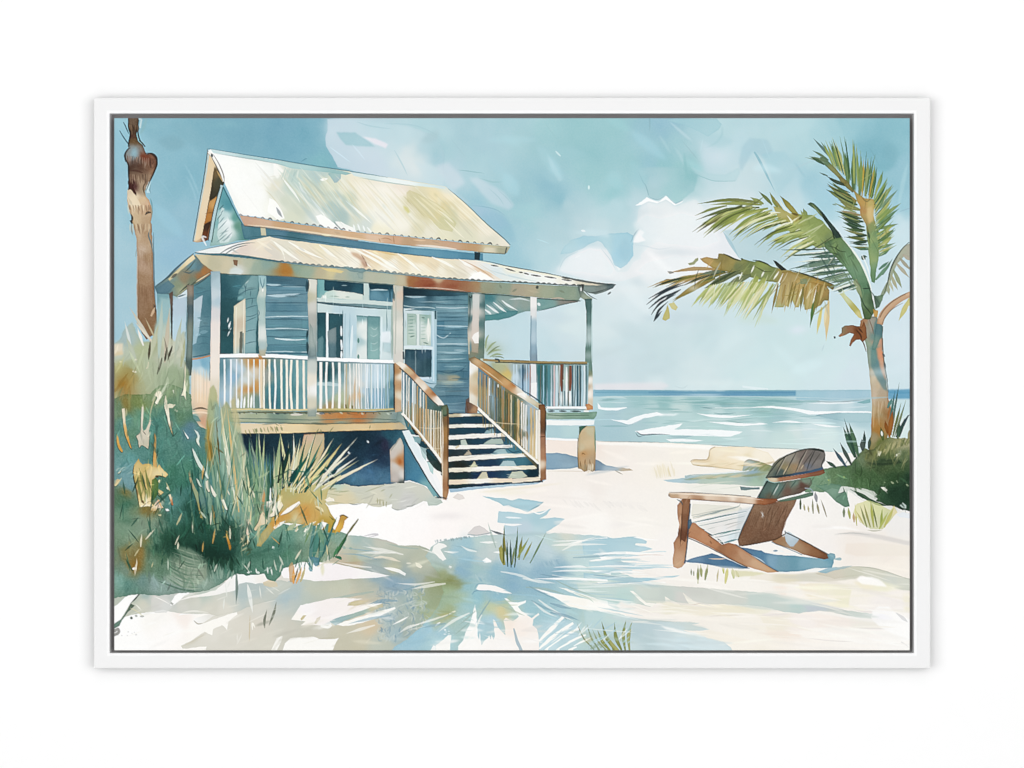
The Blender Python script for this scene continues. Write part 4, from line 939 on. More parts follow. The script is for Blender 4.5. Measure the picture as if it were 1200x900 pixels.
W([320,190,328,195,333,200,325,210,321,205],'fbfafa',.8,edge=.05,mark=False,soft=.3)
hatch(334,196,352,200,8,-4,12,1.4,['b4cfc8','eaf0e6','a4c6c4'],.6,seed=31)
W([476,226,480,223,488,226,500,232,512,238,524,248,535,262,530,272,515,268,505,258,490,246,477,236],[(480,230,'cfc68c'),(500,242,'d6cd98'),(520,258,'cdc98e'),(510,250,'d8cc90')],.6,edge=.12,mark=False)
LS([[484,230,500,244,515,262],[492,230,506,242,522,256],[500,233,516,244,530,256]],2,'ece3bc',.6,tip=(0,0),mark=False)
W([472,241,478,243,481,248,478,250,474,246],'d6cf70',.8,edge=.1,mark=False,soft=.3)
LS([[512,245,524,254,532,262],[520,256,532,268,545,280]],2,'f2ecd4',.7,tip=(0,0),mark=False)
W([256,186,300,190,318,194,322,206,312,222,318,240,326,254,300,252,284,249,270,220],'fcfdfe',.6,edge=0,soft=2,mark=False)
W([414,212,470,222,478,232,470,242,486,262,470,272,440,262,424,240],'fbf8f0',.45,edge=0,soft=3,mark=False)
for _a in ([346,214,362,232,380,250],[392,222,408,240,424,258],[352,240,364,252,372,262]):
    L(_a,[3,6,4],'a9c6ca',.45,tip=(.2,0),soft=.8,mark=False)
# ridge cap, corrugated edge and rakes
W([247,175,290,182,322,187.5,360,193.5,400,200,412,203,405,205,392,203,370,200.5,340,197,322,191,290,186,250,179],[(255,178,'c2dfe6'),(300,185,'aad4dc'),(350,195,'a6d2d6'),(400,202,'93c4c8')],.95,edge=.15,r=.3)
W([410,201,430,204,460,209,500,215.5,522,219,522,221.5,500,219,470,215.5,440,211,415,206],[(420,204,'cfe6ec'),(470,211,'e9f4f8'),(510,218,'d3e9ee')],.95,edge=.1,r=.3)
L([244,174,290,181.5,322,186.5,360,193,400,199,440,205.5,455,208],1.2,'4f8496',.85,tip=(.5,0),mark=False)
L([420,208,450,213,490,219],1.2,'8fbcc0',.6,tip=(0,0),mark=False)
L([352,190,358,186,360,186],1,'5a93a8',.7,tip=(0,0),mark=False)
L([250,179.5,280,184,310,189,335,194],.9,'8fa9ae',.7,tip=(0,0),mark=False)
LS([[525,221,545,238,570,262,590,279,598,287]],1.1,'48666e',.85,tip=(.3,.6),mark=False)
L([522,220,545,240,575,268],2.4,'f6ecd4',.6,tip=(0,0),mark=False)
for _i in range(36):
    _t = _i / 35
    _x = 282 + _t * 300
    _y = np.interp(_x, [280, 322, 420, 520, 598], [252, 258, 271.5, 281, 288.5])
    _k = .5 + r_.rand() * .8
    L([_x - 2.2 * _k, _y + .3, _x + r_.randn() * .6, _y - 1.1 * _k, _x + 2.6 * _k, _y + .8],1.5 * _k,'40444a',.45 + .5 * r_.rand(),tip=(0,.1),r=.3,mark=False)
FASC = part('fascia', HOUSE, 'tan board under the eave of the main roof')
W([281,252.5,300,255,322,259,380,267,420,272.5,470,277,520,282,560,286,598,289,594,296,590,297.5,560,295,520,291,487,288.5,450,285,420,281,380,275.5,322,267.5,300,265,286,264,284,260],
  [(290,258,'d3a585'),(310,261,'d6ac88'),(330,263,'d0a06c'),(360,268,'d2a878'),(390,273,'d9b184'),(420,277,'dcae7c'),(440,280,'e4bd98'),(460,281,'d9a880'),(480,284,'c9a074'),(500,286,'d0aa82'),(530,289,'d2a680'),(550,290,'c89a66'),(575,292,'cfc49a'),(590,293,'b0ae8a')],edge=.3,ew=.9,r=.4)
L([290,263.5,322,266.5,380,274.5,420,280,450,283.5],2,'f0dab4',.8,tip=(.2,0),mark=False)
L([486,287,510,289,535,292],2.4,'efe4d4',.85,tip=(0,.3),mark=False)
LS([[286,264.5,322,268.4,380,276.4,420,282]],1,'6b4a34',.6,mark=False)
LS([[444,279,446,284],[461,276,462,286],[446,280,453,279,460,282]],1,'a9703c',.6,tip=(0,0),mark=False)
W([568,290,594,291,590,297,566,295],[(575,294,'e6dcc0'),(588,293,'a3a584')],.7,edge=.15,mark=False)
L([592,297,594,290],1.6,'3a4a4a',.8,mark=False)
L([560,295.5,592,297.5],1,'5c5a48',.7,mark=False)
RK = part('rake_board', HOUSE, 'cream bargeboard on the left gable edge')
W([243,177,248,180,256,196,263,214,262,217,258,221,253,238,249,255,246,280,240,283,231,284,226,283,230,262,236,225,240,200],
  [(245,190,'e6d3ae'),(248,196,'e9d6b2'),(238,240,'ead6b4'),(232,275,'e9d3ae'),(252,205,'6b5a3c'),(256,214,'4f4a3a'),(252,225,'5a5240'),(248,240,'c9944f'),(246,252,'c58f50'),(242,262,'6b4a2f'),(241,274,'7a4428')],edge=.25,r=.3)
W([243.5,181,246,183,251.5,194,250,204,246,228,241,255,236,279,229,283,227.5,280,233,252,238,222,241.5,200],[(245,195,'e9d2aa'),(240,235,'ecd9b8'),(232,275,'eed8b2')],.97,edge=.2,r=.3)
L([244,181,241,205,236,232,231,258,227,282],2,'bcd3d6',.9,mark=False)
L([243,178,239.5,205,234.5,234,230,260,226,283],1,'3f5f6a',.9,mark=False)
L([251,196,247,225,242,252,237,278],.9,'4f3a26',.8,tip=(0,0),mark=False)
W([251,197,255,201,262,215,259,219,254,229,246,236,246,233,249,212],[(252,205,'7a6440'),(257,214,'50503c'),(250,228,'4a4434')],.95,edge=.2,mark=False)
W([247,236,254,230,251,246,247,258,239,263,242,250],[(250,238,'d8a660'),(244,252,'c98a3c'),(249,248,'b8803c')],.95,edge=.2,mark=False)
W([239,264,247,259,244,272,242,282,237,276],[(243,266,'4f3a2c'),(240,274,'7c4324')],.95,edge=.2,mark=False)
L([240,251,246,249,252,250],.9,'8a5a2c',.7,tip=(0,0),mark=False)
L([260,217,256,232,251,252,246,281],3,'b4ced2',.95,r=.2,mark=False)
LS([[258,219,253,236,249,252,244,282],[261.5,219,257.5,234,253,254,248,284]],.9,'2f464c',.85,mark=False)
L([242,278,237,278,242,288],2.4,'eef2f4',.8,tip=(.4,.4),mark=False)
LS([[243,174,244,179,250,186]],1.3,'6f7f84',.85,tip=(.4,0),mark=False)
LS([[244,178,249,184,256,197,262,213]],[2,2.6,2.4],'f1efe8',.95,mark=False)
LS([[247,182,252,192,258,204,261.5,214.5],[250,181,257,193,262,205,263,213]],.9,'4a4438',.85,tip=(.2,.2),mark=False)
L([254,200,258,207,261,213],1.8,'d6b070',.8,tip=(.2,.2),mark=False)
L([248,180,249,184],2.6,'2c3a3e',.8,tip=(.2,.2),mark=False)
PR = part('porch_roof', HOUSE, 'low corrugated tin porch roof with rust stains')
W([228,296,232,294,245,291,260,288,280,284,300,280,316,277,322,279,360,284,403,289.5,440,293.5,470,297.5,520,303,557,305,575,308,593,312,627,318,657,324,685,329,705,331.5,722,333,714,335,690,335,677,334,660,333,627,331,590,329,552,327.5,510,325,480,322.5,453,319,425,316,403,313.5,370,311.5,345,308,330,306.5,300,301.5,280,298.5,262,297.5,245,297.5],
  [(240,294,'e9eff2'),(255,290,'eef0f2'),(275,285,'f4f2f0'),(285,292,'e9d6cb'),(300,290,'eddac2'),(310,285,'f3e6cf'),(320,296,'ded3c6'),(335,290,'e3ddca'),(345,300,'e6dcd0'),(355,292,'ecdec2'),(370,300,'e8d9c0'),(380,292,'efe2ba'),(390,303,'f0e4cc'),(405,300,'f4ead6'),(415,305,'f6efe2'),(425,302,'e8c8a4'),(440,298,'f2d8aa'),(455,300,'eed3a0'),(460,310,'f8f3ea'),(475,304,'f1d8aa'),(490,303,'f0d6a6'),(490,315,'f6ecd8'),(505,306,'f0d9b2'),(515,315,'f3ead6'),(530,312,'e9ddc0'),(545,318,'e2d6c0'),(560,322,'fcfaf8'),(555,310,'f3e4d8'),(570,312,'e4e8ec'),(580,318,'d9e6ee'),(600,322,'dbe8ef'),(620,322,'eaf0f2'),(640,327,'f2f4f2'),(600,315,'f0ead2'),(660,330,'f2ede2'),(690,332,'d8ccb4'),(715,334,'5f7a80')],
  edge=.15,r=.3,flow=.06)
# battens and streaks
for _i in range(60):
    _xa = 308 + 250 * (_i + .5) / 60
    _ya = np.interp(_xa, [318, 403, 470, 557], [280, 289.5, 298, 305.5])
    _xb = _xa + 36; _yb = np.interp(_xb, [330, 403, 453, 510, 552, 590], [306, 313, 318.5, 324.5, 327, 328.5])
    _u = r_.rand() * .4; _v = .6 + r_.rand() * .4
    L([_xa + 36 * _u, _ya + (_yb - _ya) * _u, _xa + 36 * _v, _ya + (_yb - _ya) * _v],.8 + r_.rand() * .8,['fbf7ea','d3c4a0','e0bc84','f6efe0','c9c2ac'][r_.randint(5)],.28,tip=(.1,0),mark=False)
LS([[321,283,336,295,352,306],[338,283,355,293,380,304],[374,287,384,295,394,302],[402,290,420,302,436,314],[414,291,440,305,462,318],[424,292,446,303,470,318],[466,297,480,307,494,319],[506,301,522,308,536,316],[318,281,306,288,298,294]],[2,3,2.4],'faf6ee',.92,tip=(.4,0),mark=False)
W([410,295,420,297,428,305,431,312,427,314,423,306,414,300],[(415,298,'d8a880'),(428,309,'c89478')],.8,edge=.1,soft=.5,mark=False)
L([423,298,428,306,430,312],1.4,'9a6a4a',.7,tip=(0,.2),mark=False)
LS([[440,293.5,455,297,466,299]],2,'e2b96c',.7,tip=(0,0),mark=False)
W([270,297,290,285,305,283,318,281,308,290,320,300,310,302,290,299],[(285,292,'e6d0c6'),(300,296,'ecd9cc'),(305,287,'f1e0c6')],.8,edge=.1,mark=False)
W([231,295,245,291.5,262,288,292,282,280,286,268,291,258,296.5,245,297],[(240,294,'e9eef2'),(270,286,'f3f3f4')],.95,edge=.15,mark=False)
LS([[258,297,268,291,282,286,300,284],[262,299,275,291,290,287]],1.1,'2f4a54',.8,tip=(.4,0),mark=False)
L([230,295,245,291,262,287.6,285,283,315,277],.9,'5b7a86',.7,tip=(0,0),mark=False)
L([318,281,330,293,334,305],1.6,'f8f4ea',.85,tip=(0,0),mark=False)
W([537,303,545,306,560,313,575,320,590,329,580,329,566,324,556,316,545,311],[(545,308,'f8f4f2'),(570,320,'eec9a4'),(585,327,'eee0d2')],.9,edge=.08,mark=False)
L([540,304,560,314,580,327],1.1,'c98e5c',.6,tip=(0,0),mark=False)
W([547,327,555,321,563,318,575,325,580,329,562,328],'fdfdfc',.95,edge=.03,mark=False)
L([557,305,575,309,593,313,627,319,657,325,685,330],2.4,'f2ead2',.9,tip=(0,.3),mark=False)
L([552,304,575,307,593,311.5,627,317.5,657,323.5,690,329.5],1,'4c5a5c',.85,tip=(0,0),mark=False)
LS([[575,310.5,584,312],[592,314.5,604,318],[608,318.5,613,319.5],[614,320,620,321.5],[622,322,634,324],[638,324,652,326],[658,325,668,327],[658,327.5,670,329]],1.5,'3a3a36',.9,tip=(.3,.3),mark=False)
L([656,323,675,328,700,332,722,333.5],2,'3f4c50',.85,tip=(0,.4),mark=False)
L([572,316,600,324,630,330],1.6,'b9d3de',.6,tip=(0,0),mark=False)
# rippled eave line
def ripple(P, n, col, seed):
    r = np.random.RandomState(seed)
    P = pts(P)
    xs = np.linspace(P[0, 0], P[-1, 0], n)
    for i in range(n - 1):
        y = np.interp(xs[i], P[:, 0], P[:, 1]); dx = xs[1] - xs[0]
        k = .5 + .8 * r.rand()
        L([xs[i] - dx * .45,y + .4,xs[i] + r.randn() * .7,y - .9 * k,xs[i] + dx * .45,y + .4],1.5 * k,col,.5 + .45 * r.rand(),tip=(.1,.1),r=.3,mark=False)
EAVE = [229, 297.5, 245, 299, 262, 299.5, 300, 303, 330, 307, 370, 311.5, 403, 314, 453, 319.5, 510, 325.5, 552, 328.5, 590, 330, 627, 332, 660, 334, 678, 335]
L([228,296,245,298,262,298.5,280,300,300,302.5,330,307],3,'3f6c76',.9,tip=(.3,.6),mark=False)
L([330,307,370,311.5,403,314,453,319.5,510,325.5,552,328.5],1.6,'55757c',.7,mark=False)
L([552,328.5,590,330,627,332,660,334,680,335],1.3,'54605c',.7,mark=False)
ripple([262, 299, 330, 307], 10, '3a6470', 3)
ripple([330, 307, 403, 313.5, 520, 325.5], 27, '4b6a74', 4)
ripple([520, 326, 590, 330, 678, 334.6], 24, '3f4644', 5)
PB = part('porch_beam', HOUSE, 'weathered beam below the porch roof with rust patches')
W([228,298,245,299,262,300,300,304,330,308,370,312.5,403,315,453,320.5,510,326.5,552,329.5,590,331.5,627,333.5,660,335,679,336,684,343,678,352,650,350,618,347.5,585,344.5,553,342.5,510,339,470,335,428,331,387,328,362,327,340,324,322,323,300,322,280,322,258,320,250,318,244,314,236,308],
  [(236,304,'d9cda4'),(250,310,'c8c2a0'),(262,310,'d6cba8'),(275,308,'c3bf9f'),(276,316,'cfd3c8'),(290,310,'b9c0a4'),(300,316,'9cb49f'),(315,312,'8fb0a4'),(333,318,'c4842e'),(345,314,'8fae9a'),(360,318,'9cb49c'),(375,320,'c2b790'),(390,318,'d6c890'),(400,322,'b4b79c'),(420,322,'9cb4a8'),(435,326,'bcc0a8'),(455,328,'b9c0a8'),(470,330,'c9bf9c'),(485,332,'b2703a'),(500,334,'a8583a'),(520,335,'b46c48'),(535,336,'ae6844'),(545,337,'a87048'),(510,329,'d0b890'),(558,336,'b08a5c'),(570,337,'9ca284'),(590,338,'93a68e'),(605,342,'b3a88c'),(620,340,'b8ae8e'),(640,342,'a3ae90'),(655,343,'8ea68e'),(668,345,'94a88e'),(678,344,'7f9a8a')],
  edge=.3,ew=.9,r=.4)
W([270,315,274,313,280,314,286,318,282,322,268,322],'d6e4e2',.8,edge=.05,soft=.5,mark=False)
W([376,314,390,315,403,317.5,400,320,385,318],'ecd488',.85,edge=.1,mark=False)
W([402,313,408,312,414,316,424,314,430,317,424,320,410,318],'7fa3a6',.9,edge=.25,mark=False)
W([418,320,426,319,425,327,420,326],'9ab4ae',.8,edge=.2,mark=False)
W([273,304,279,305,278,312,274,310],'8a5a3a',.8,edge=.2,mark=False)
B(333,319,8,4,'c07a22',.8)
B(500,334,12,3.4,'9a4022',.7)
B(530,335.5,12,3.4,'a04c2c',.6)
W([484,331,496,328,512,330,505,333,490,335],'b4643c',.6,edge=.05,soft=.6,mark=False)
LS([[258,321,300,322.6,340,324.5,387,328.5,428,331.6,470,335.6]],.9,'56645a',.75,mark=False)
LS([[470,336,510,340,553,343.4,585,345.4,618,348.4,650,351,680,352.6]],1.2,'45564e',.85,mark=False)
LS([[478,337,510,337.5,545,341]],1.2,'e9dccb',.6,tip=(0,0),mark=False)
LS([[585,333,588,338],[600,342,606,338],[655,340,662,343],[630,336,630,339]],2.4,'7c8a70',.6,tip=(0,0),mark=False)
L([628,336,631,337],4,'48504a',.85,tip=(.5,.5),mark=False)
L([646,350,655,349,662,350.5],1.6,'d6b4a0',.7,tip=(0,0),mark=False)
W([678,334,700,334.5,722,333,718,338,708,342,698,345,688,343,682,340],[(690,338,'7f948e'),(705,338,'7a8a84'),(716,336,'50686c')],.95,edge=.35,r=.4)
LS([[690,343,700,342,712,338],[684,340,692,347,700,351]],1,'3f4a48',.7,tip=(0,0),mark=False)
W([676,333,685,333,684,342,688,346,695,350,686,352,680,348],[(680,338,'6b7f78'),(688,349,'9aa88e')],.9,edge=.3,r=.4)
L([678,335,683,334,682,342],2,'3a3838',.8,tip=(.2,.2),mark=False)
L([681,337,681,341],1.6,'f4f4ee',.9,mark=False)
LS([[712,345,716,342]],1.8,'3f4a4c',.85,tip=(.3,.3))

# ------------------------------------------------- doors, windows
def bars(x0, x1, y0, y1, n, w, col, a=.95, jit=.8, seed=0, dy0=0, dy1=0, mark=True):
    """upright balusters from x0 to x1; dy tilts the two ends"""
    r = np.random.RandomState(seed)
    for i in range(n):
        t = i / max(1, n - 1)
        x = x0 + (x1 - x0) * t + r.randn() * jit
        c = col[r.randint(len(col))] if isinstance(col, list) else col
        L([x,y0 + dy0 * t,x + r.randn() * jit * .6,(y0 + y1) / 2 + (dy0 + dy1) / 2 * t,x + r.randn() * jit * .6,y1 + dy1 * t],
          w * (.75 + .5 * r.rand()), c, a, mark=mark)

TW = part('transom_window', HOUSE, 'low dark window over the double door')
W([372,327,462,333,462,357,372,352],[(376,340,'7fb4b6'),(374,350,'8fbaba'),(445,345,'8fb4bc'),(420,350,'c6d6d0')],edge=.1,r=.3)
W([380,328,426,332,426.5,346,380,340.5],[(385,333,'234b5a'),(405,336,'1f4352'),(420,342,'2c5a68')],.97,edge=.2,r=.3)
W([376,349,382,342,390,340,400,341,415,343,425,345,425,352,400,350,388,350],[(385,346,'c9dcd4'),(400,345,'e4e8e0'),(415,347,'dbe4dc')],.95,edge=.1,r=.4)
W([376,350,378,346,382,346,383,350],'eaf1ec',.95,edge=.1)
L([400,334.5,407,334.5],1,'9cb9c0',.8,tip=(0,0),mark=False)
LS([[386,347,398,347.5],[404,348,410,348]],1.4,'8fa89c',.6,tip=(0,0),mark=False)
W([433,331,461,333.5,461,355,433,352],[(440,334,'1f4350'),(455,337,'244c5a'),(440,346,'6d9bac'),(455,348,'5f8fa2')],.97,edge=.15,r=.3)
W([432,331.5,461,334,461,339,450,339.5,433,338],'1f4654',.9,edge=.1)
L([433,340,445,339.5,455,340],1.6,'bcd4da',.9,tip=(0,0),mark=False)
L([456,336,457,345,457,354],2.4,'2b5666',.7,tip=(0,0),mark=False)
L([372,328,373,340,373,351],3,'6fa5a8',.7,tip=(0,.3),mark=False)
L([429,331,429.5,342,429,353],5.4,'c9dad6',.97)
L([371,351,400,353,430,354,461,356.5],4.6,'cfdeda',.97,r=.4)
L([371,327,400,329,430,331.5,462,334],1.2,'60706a',.7,mark=False)
LS([[388,357,405,358.6,430,360.5,456,362]],1.6,'2f5964',.9,tip=(.3,.1),mark=False)
DOOR = part('door', HOUSE, 'pale double door with dark glass on its left leaf')
W([370,355,388,357.5,430,361,461,363,461,425,370,422],[(378,360,'cfdfde'),(400,362,'c3d9e0'),(430,364,'cde0e4'),(452,368,'c9dcdc'),(410,380,'bfd7e0'),(408,405,'c6dce4'),(416,400,'b0cdd6'),(450,390,'cbdfe4'),(456,395,'a9c4c8'),(457,410,'b4c9cc'),(410,420,'c9dce2'),(452,415,'d6e4e6')],.98,edge=.1,r=.3)
W([371.5,366,382,366,382,420,371.5,420],[(376,372,'26525c'),(378,390,'2b5a62'),(375,410,'3a6a72')],.97,edge=.2,r=.3)
W([372,398,378,393,379,397,379,420,372,420],[(376,402,'6f959a')],.8,edge=.2,mark=False)
L([383,366,383.5,395,383,420],1.8,'eaf2f2',.97)
W([385,367,402,368,402,420,385,420],[(392,372,'2a5660'),(398,385,'2b535c'),(390,395,'3a626a'),(399,400,'2a4f58')],.97,edge=.2,r=.3)
W([384,388,392,384,394,383,394,420,385,420],[(389,392,'8a9a9c'),(390,410,'5f7f88')],.9,edge=.2,mark=False)
LS([[400,382,400,394],[400,398,400.5,410],[400,411.5,400.5,420]],2.4,'e2edf2',.97,tip=(.6,.6))
LS([[410,366,410,390,409,420]],1.4,'9fc0cc',.7,tip=(.2,0),mark=False)
L([404.5,367,404,395,404,420],1.6,'a8c6d0',.7,mark=False)
LS([[413,381,412,400,411,420]],3,'e4eff2',.8,tip=(.2,0),mark=False)
W([418,369,431,371,431,421,418,421],[(424,371,'86aeb2'),(426,380,'eaeeea'),(426,395,'e6ece8'),(421,400,'aec9cc'),(426,412,'e2e9e6')],.97,edge=.15,r=.3)
W([431,370,445.5,371,445,421,431,421],[(438,374,'6f9c9e'),(436,388,'8fb4b2'),(440,400,'86adac'),(436,415,'8db6b4')],.97,edge=.2,r=.3)
L([430.5,371,430.5,395,430.5,421],1,'5b8288',.85,mark=False)
LS([[434,383,439,386,443,383],[433,392,438,394,443,391],[434,402,439,403,443,400],[433,410,438,411,444,408]],1,'b9d2d0',.7,tip=(0,0),mark=False)
LS([[420,396,420,402],[420,415,420,421]],2.4,'4f8078',.8,tip=(.3,.3),mark=False)
L([418,370,430,371,445,371.5],1.4,'638e92',.8,mark=False)
L([447.5,371,447,395,447,421],2.6,'dcebee',.9,tip=(.4,0),mark=False)
L([453,362,453.5,378,453,388],1,'5f858a',.8,tip=(0,.3),mark=False)
W([447,389,458,388,458,402,447,401],'edf2f6',.8,edge=.05,soft=.4,mark=False)
W([450,402,457,402,457,412,450,412],'c6dde2',.6,edge=.1,mark=False)
L([459.5,358,460,380,459.5,420],3.4,'a4b6ac',.85,tip=(.5,.2),mark=False)
SW = part('window', HOUSE, 'tall white framed sash window with a dark lower pane')
W([473,361,512,364,511.5,449,473,448],[(478,365,'d3e1e4'),(505,366,'b9d2d8'),(476,400,'c9dad8'),(509,400,'b4cfda'),(508,430,'a9cbd8'),(490,446,'c3d7e2')],.98,edge=.15,r=.3)
L([473,358,485,360,500,360,510,361.5],1,'bdd6da',.8,mark=False)
L([475,364,490,363,511,364.5],1.2,'37636c',.85,tip=(.2,0),mark=False)
L([510.4,364,510.4,374],1.8,'254d58',.9,mark=False)
W([477,367,505,369,505,405,477,404],[(483,375,'a9c0b6'),(483,395,'bccfc4'),(497,375,'9ab8b0'),(497,400,'c6d4ca'),(503,385,'e6eae4'),(490,385,'d3dedb')],.97,edge=.15,r=.3)
L([489.5,368,490,385,490,405],3.6,'dde6e4',.95)
LS([[488,369,488,404],[492,369,492,404]],.8,'8fa9a6',.6,mark=False)
for _y in (371,375,379,383,387,391,396):
    L([478, _y,486, _y - .5],1.2,['c9dad0','7fa096'][_y % 2],.7,tip=(.2,.2),mark=False)
    L([493, _y + 1,499, _y + .5],1.2,['8aa9a0','b4c9be'][_y % 2],.7,tip=(.2,.2),mark=False)
LS([[480,395,486,393.5],[494,372,498,372.5],[496,401,502,403]],1.6,'54746c',.6,tip=(.2,.2),mark=False)
L([502,373,502,400],3.4,'eceee8',.9,tip=(.3,.3),mark=False)
L([473,407,490,406.5,508,408],3.4,'dce8ec',.97)
W([474.5,409,506,410,505.5,442,474,441],[(480,413,'2f5260'),(495,412,'39586a'),(480,425,'46646f'),(498,428,'2f4f5a'),(482,438,'3f606c'),(500,438,'395c66')],.97,edge=.25,r=.3)
LS([[487,411,487,441]],1,'8ea4aa',.75,mark=False)
LS([[498,411,498,441],[480,412,480,440]],3,'50707a',.35,mark=False)
L([474,443,490,443.5,506,443],2.6,'cfe0ea',.95)
L([507,365,508,405,508,447],2,'cfe3ec',.8,mark=False)
W([497,445,505,448,512,450,508,455,500,452],'bcd3dc',.85,edge=.1)
L([490,444,503,449,511,450],1,'3f6c80',.7,tip=(0,0),mark=False)
use(HOUSE)

# ------------------------------------------------- space below the deck
UD = part('under_deck', HOUSE, 'dark blue space below the porch deck')
W([278,506,330,507.5,400,505,470,503,480,502,484,514,492,530,505,555,518,581,514,584,500,570,490,566,480,562.5,472,564,460,567,440,568,420,570,404,567,390,568,350,575,300,570,270,545,272,520],
  [(285,512,'0f2a3c'),(300,520,'0f2d40'),(330,530,'163848'),(360,545,'1b4a52'),(390,515,'1a4250'),(420,515,'143546'),(440,530,'16334a'),(450,522,'2a2f4a'),(420,540,'17384c'),(430,552,'356488'),(420,562,'3f7390'),(445,560,'467a9a'),(400,556,'2a5f76'),(380,550,'1f4f60'),(350,560,'2a5a5a'),(455,510,'1f5468'),(475,515,'2a6478'),(482,530,'447a8e'),(480,550,'45748c'),(492,555,'4a829a'),(500,568,'6fa6ac'),(310,550,'4f8c94')],
  edge=.25,r=.7,gran=.1)
LS([[430,516,432,519],[408,529,410,532]],2.2,'dfe9ee',.95,tip=(.3,.3),mark=False)
L([410,569,430,568.5,450,567.6],1,'1f4560',.6,mark=False)
B(450,540,12,10,'1c3350',.6)
B(430,558,14,5,'4f86ac',.5)
spots(400,530,470,555,14,2,'2f5574',.5,6)
PIER = part('pier', HOUSE)
W([457,527,461,522,464,519,466,515.5,469,513,471,516,473,522,473.5,545,473.5,566,466,566,458,565,457.5,545],[(466,520,'d0cbc0'),(462,530,'cfc6be'),(469,539,'c08a58'),(463,545,'d3cdc6'),(470,555,'dcd8d2'),(462,560,'c6bcb4'),(468,566,'4f5c5a')],.98,edge=.35,r=.3)
B(469,540,3,4,'b46a34',.85)
LS([[473.8,522,474,545,473.5,566]],1,'2f4550',.8,mark=False)
L([458,528,464,520,468,513],1,'8a8f88',.6,mark=False)
PIER2 = part('pier', HOUSE)
W([356,509,380,508,380,525,370,548,352,556,340,560,348,535,354,522],[(362,513,'d9bfa6'),(372,512,'cdbfa0'),(365,525,'cfc09a'),(355,540,'c9c496'),(345,555,'c9c890')],.97,edge=.3,r=.5)
L([356,509,366,508,378,508],1.2,'8a5a40',.6,mark=False)
use(HOUSE)
# view through under the right-hand porch
PIER3 = part('pier', HOUSE)
W([679,501,688,499,697,499.5,698,515,698,535,697.5,551,694,553,690,550.5,685,553,681,550,678,549,677,535,678,518],[(684,510,'cdb894'),(692,505,'c9c2a4'),(690,520,'d3c09e'),(682,525,'cbbfa0'),(685,532,'c49a68'),(684,540,'c2a27a'),(692,540,'b9a384'),(690,550,'9a8a6c'),(680,548,'b49c76')],.98,edge=.4,r=.5)
W([678.5,499.5,688,498.5,682,504,679,510],'43705f',.95,edge=.3)
LS([[697.3,500,697.6,530]],1.6,'5f8a78',.8,tip=(0,.2),mark=False)
LS([[677.6,510,677,530,678,549]],1,'6b6046',.8,mark=False)
LS([[682,533,683,531,686,533],[686,538,685,545],[691,538,692,548],[688,545,688,552],[680,540,681,549]],1.1,'7a5c38',.7,tip=(.2,0),mark=False)
hatch(686,543,698,543,6,0,9,2,['e2d6c0','8f8468','6f6a58'],.8,seed=9,tip=(0,.2))
use(HOUSE)

# ------------------------------------------------- deck edge
DECK = part('deck', HOUSE, 'weathered deck edge with a cream beam')
W([268,481,320,481,370,483,420,482,466,481,473,484,480,496,470,498,420,497,370,498,320,496,270,494],
  [(280,485,'b9bfa0'),(300,488,'a9b696'),(325,487,'7f9a88'),(350,486,'9aa98c'),(370,490,'a8b094'),(385,487,'c08a52'),(400,487,'c9823e'),(420,487,'c67a3c'),(435,488,'b0906a'),(450,489,'9aa896'),(465,490,'7f9a98'),(400,494,'97a894'),(440,495,'9fb0a0'),(300,493,'b0bda0'),(470,484,'d3d8d0')],edge=.3,r=.4)
W([271,496,320,496.5,370,497,420,496.5,470,495,480,495,484,501,478,503,440,504,400,505,350,507,320,508,280,508],
  [(290,502,'e6d3b0'),(320,502,'e4cfa8'),(345,502,'e9d3a4'),(380,502,'d6c090'),(420,501,'e2c896'),(455,499,'d8bc88'),(472,499,'c9b48c'),(480,499,'b9cfcc')],edge=.3,ew=.8,r=.5)
LS([[270,483.5,300,483,330,484,370,483.5,420,482,466,481.5]],1.4,'5a6a5c',.8,mark=False)
LS([[270,490,320,491,370,492,420,490.5,465,492]],1.1,'60786c',.7,mark=False)
LS([[272,494.5,320,495.5,370,496.5,420,495.5,478,494]],1,'56685c',.75,mark=False)
LS([[281,507.8,320,508.3,350,507.4,400,505.6,440,504.4,478,503.6]],1,'3f4a44',.6,mark=False)
for _i in range(28):
    _x = 280 + _i * 6.6 + r_.randn() * 1.6
    L([_x - r_.rand() * 3,483.6 + r_.randn() * .5, _x + r_.rand() * 3,485 + r_.randn() * .5],1.2 + r_.rand() * 1.2,['4f6058','7a7a52','c9d6c6','39505a'][(_i * 5) % 4],.7,tip=(.3,.2),mark=False)
LS([[340,486,355,485.5],[370,484,380,485]],2.6,'e6ded2',.8,tip=(.2,.2),mark=False)
L([374,484.5,380,484],3,'45647a',.7,tip=(.2,.2),mark=False)
B(400,487,22,2.6,'cf8440',.7)
W([465,482,470,480,478,488,484,500,478,502,470,496,464,492],[(470,486,'7f9a96'),(478,497,'a3bcb8')],.85,edge=.25)
LS([[376,503,376.5,508],[434,498,433,503],[322,496,328,500],[374,502,370,508],[385,508,391,500]],1,'6f7a4c',.7,tip=(.2,0),mark=False)
hatch(284,504,330,498,14,2,7,1.6,['8a8a50','b9a060','6f7f4c','e0c490'],.7,seed=15)
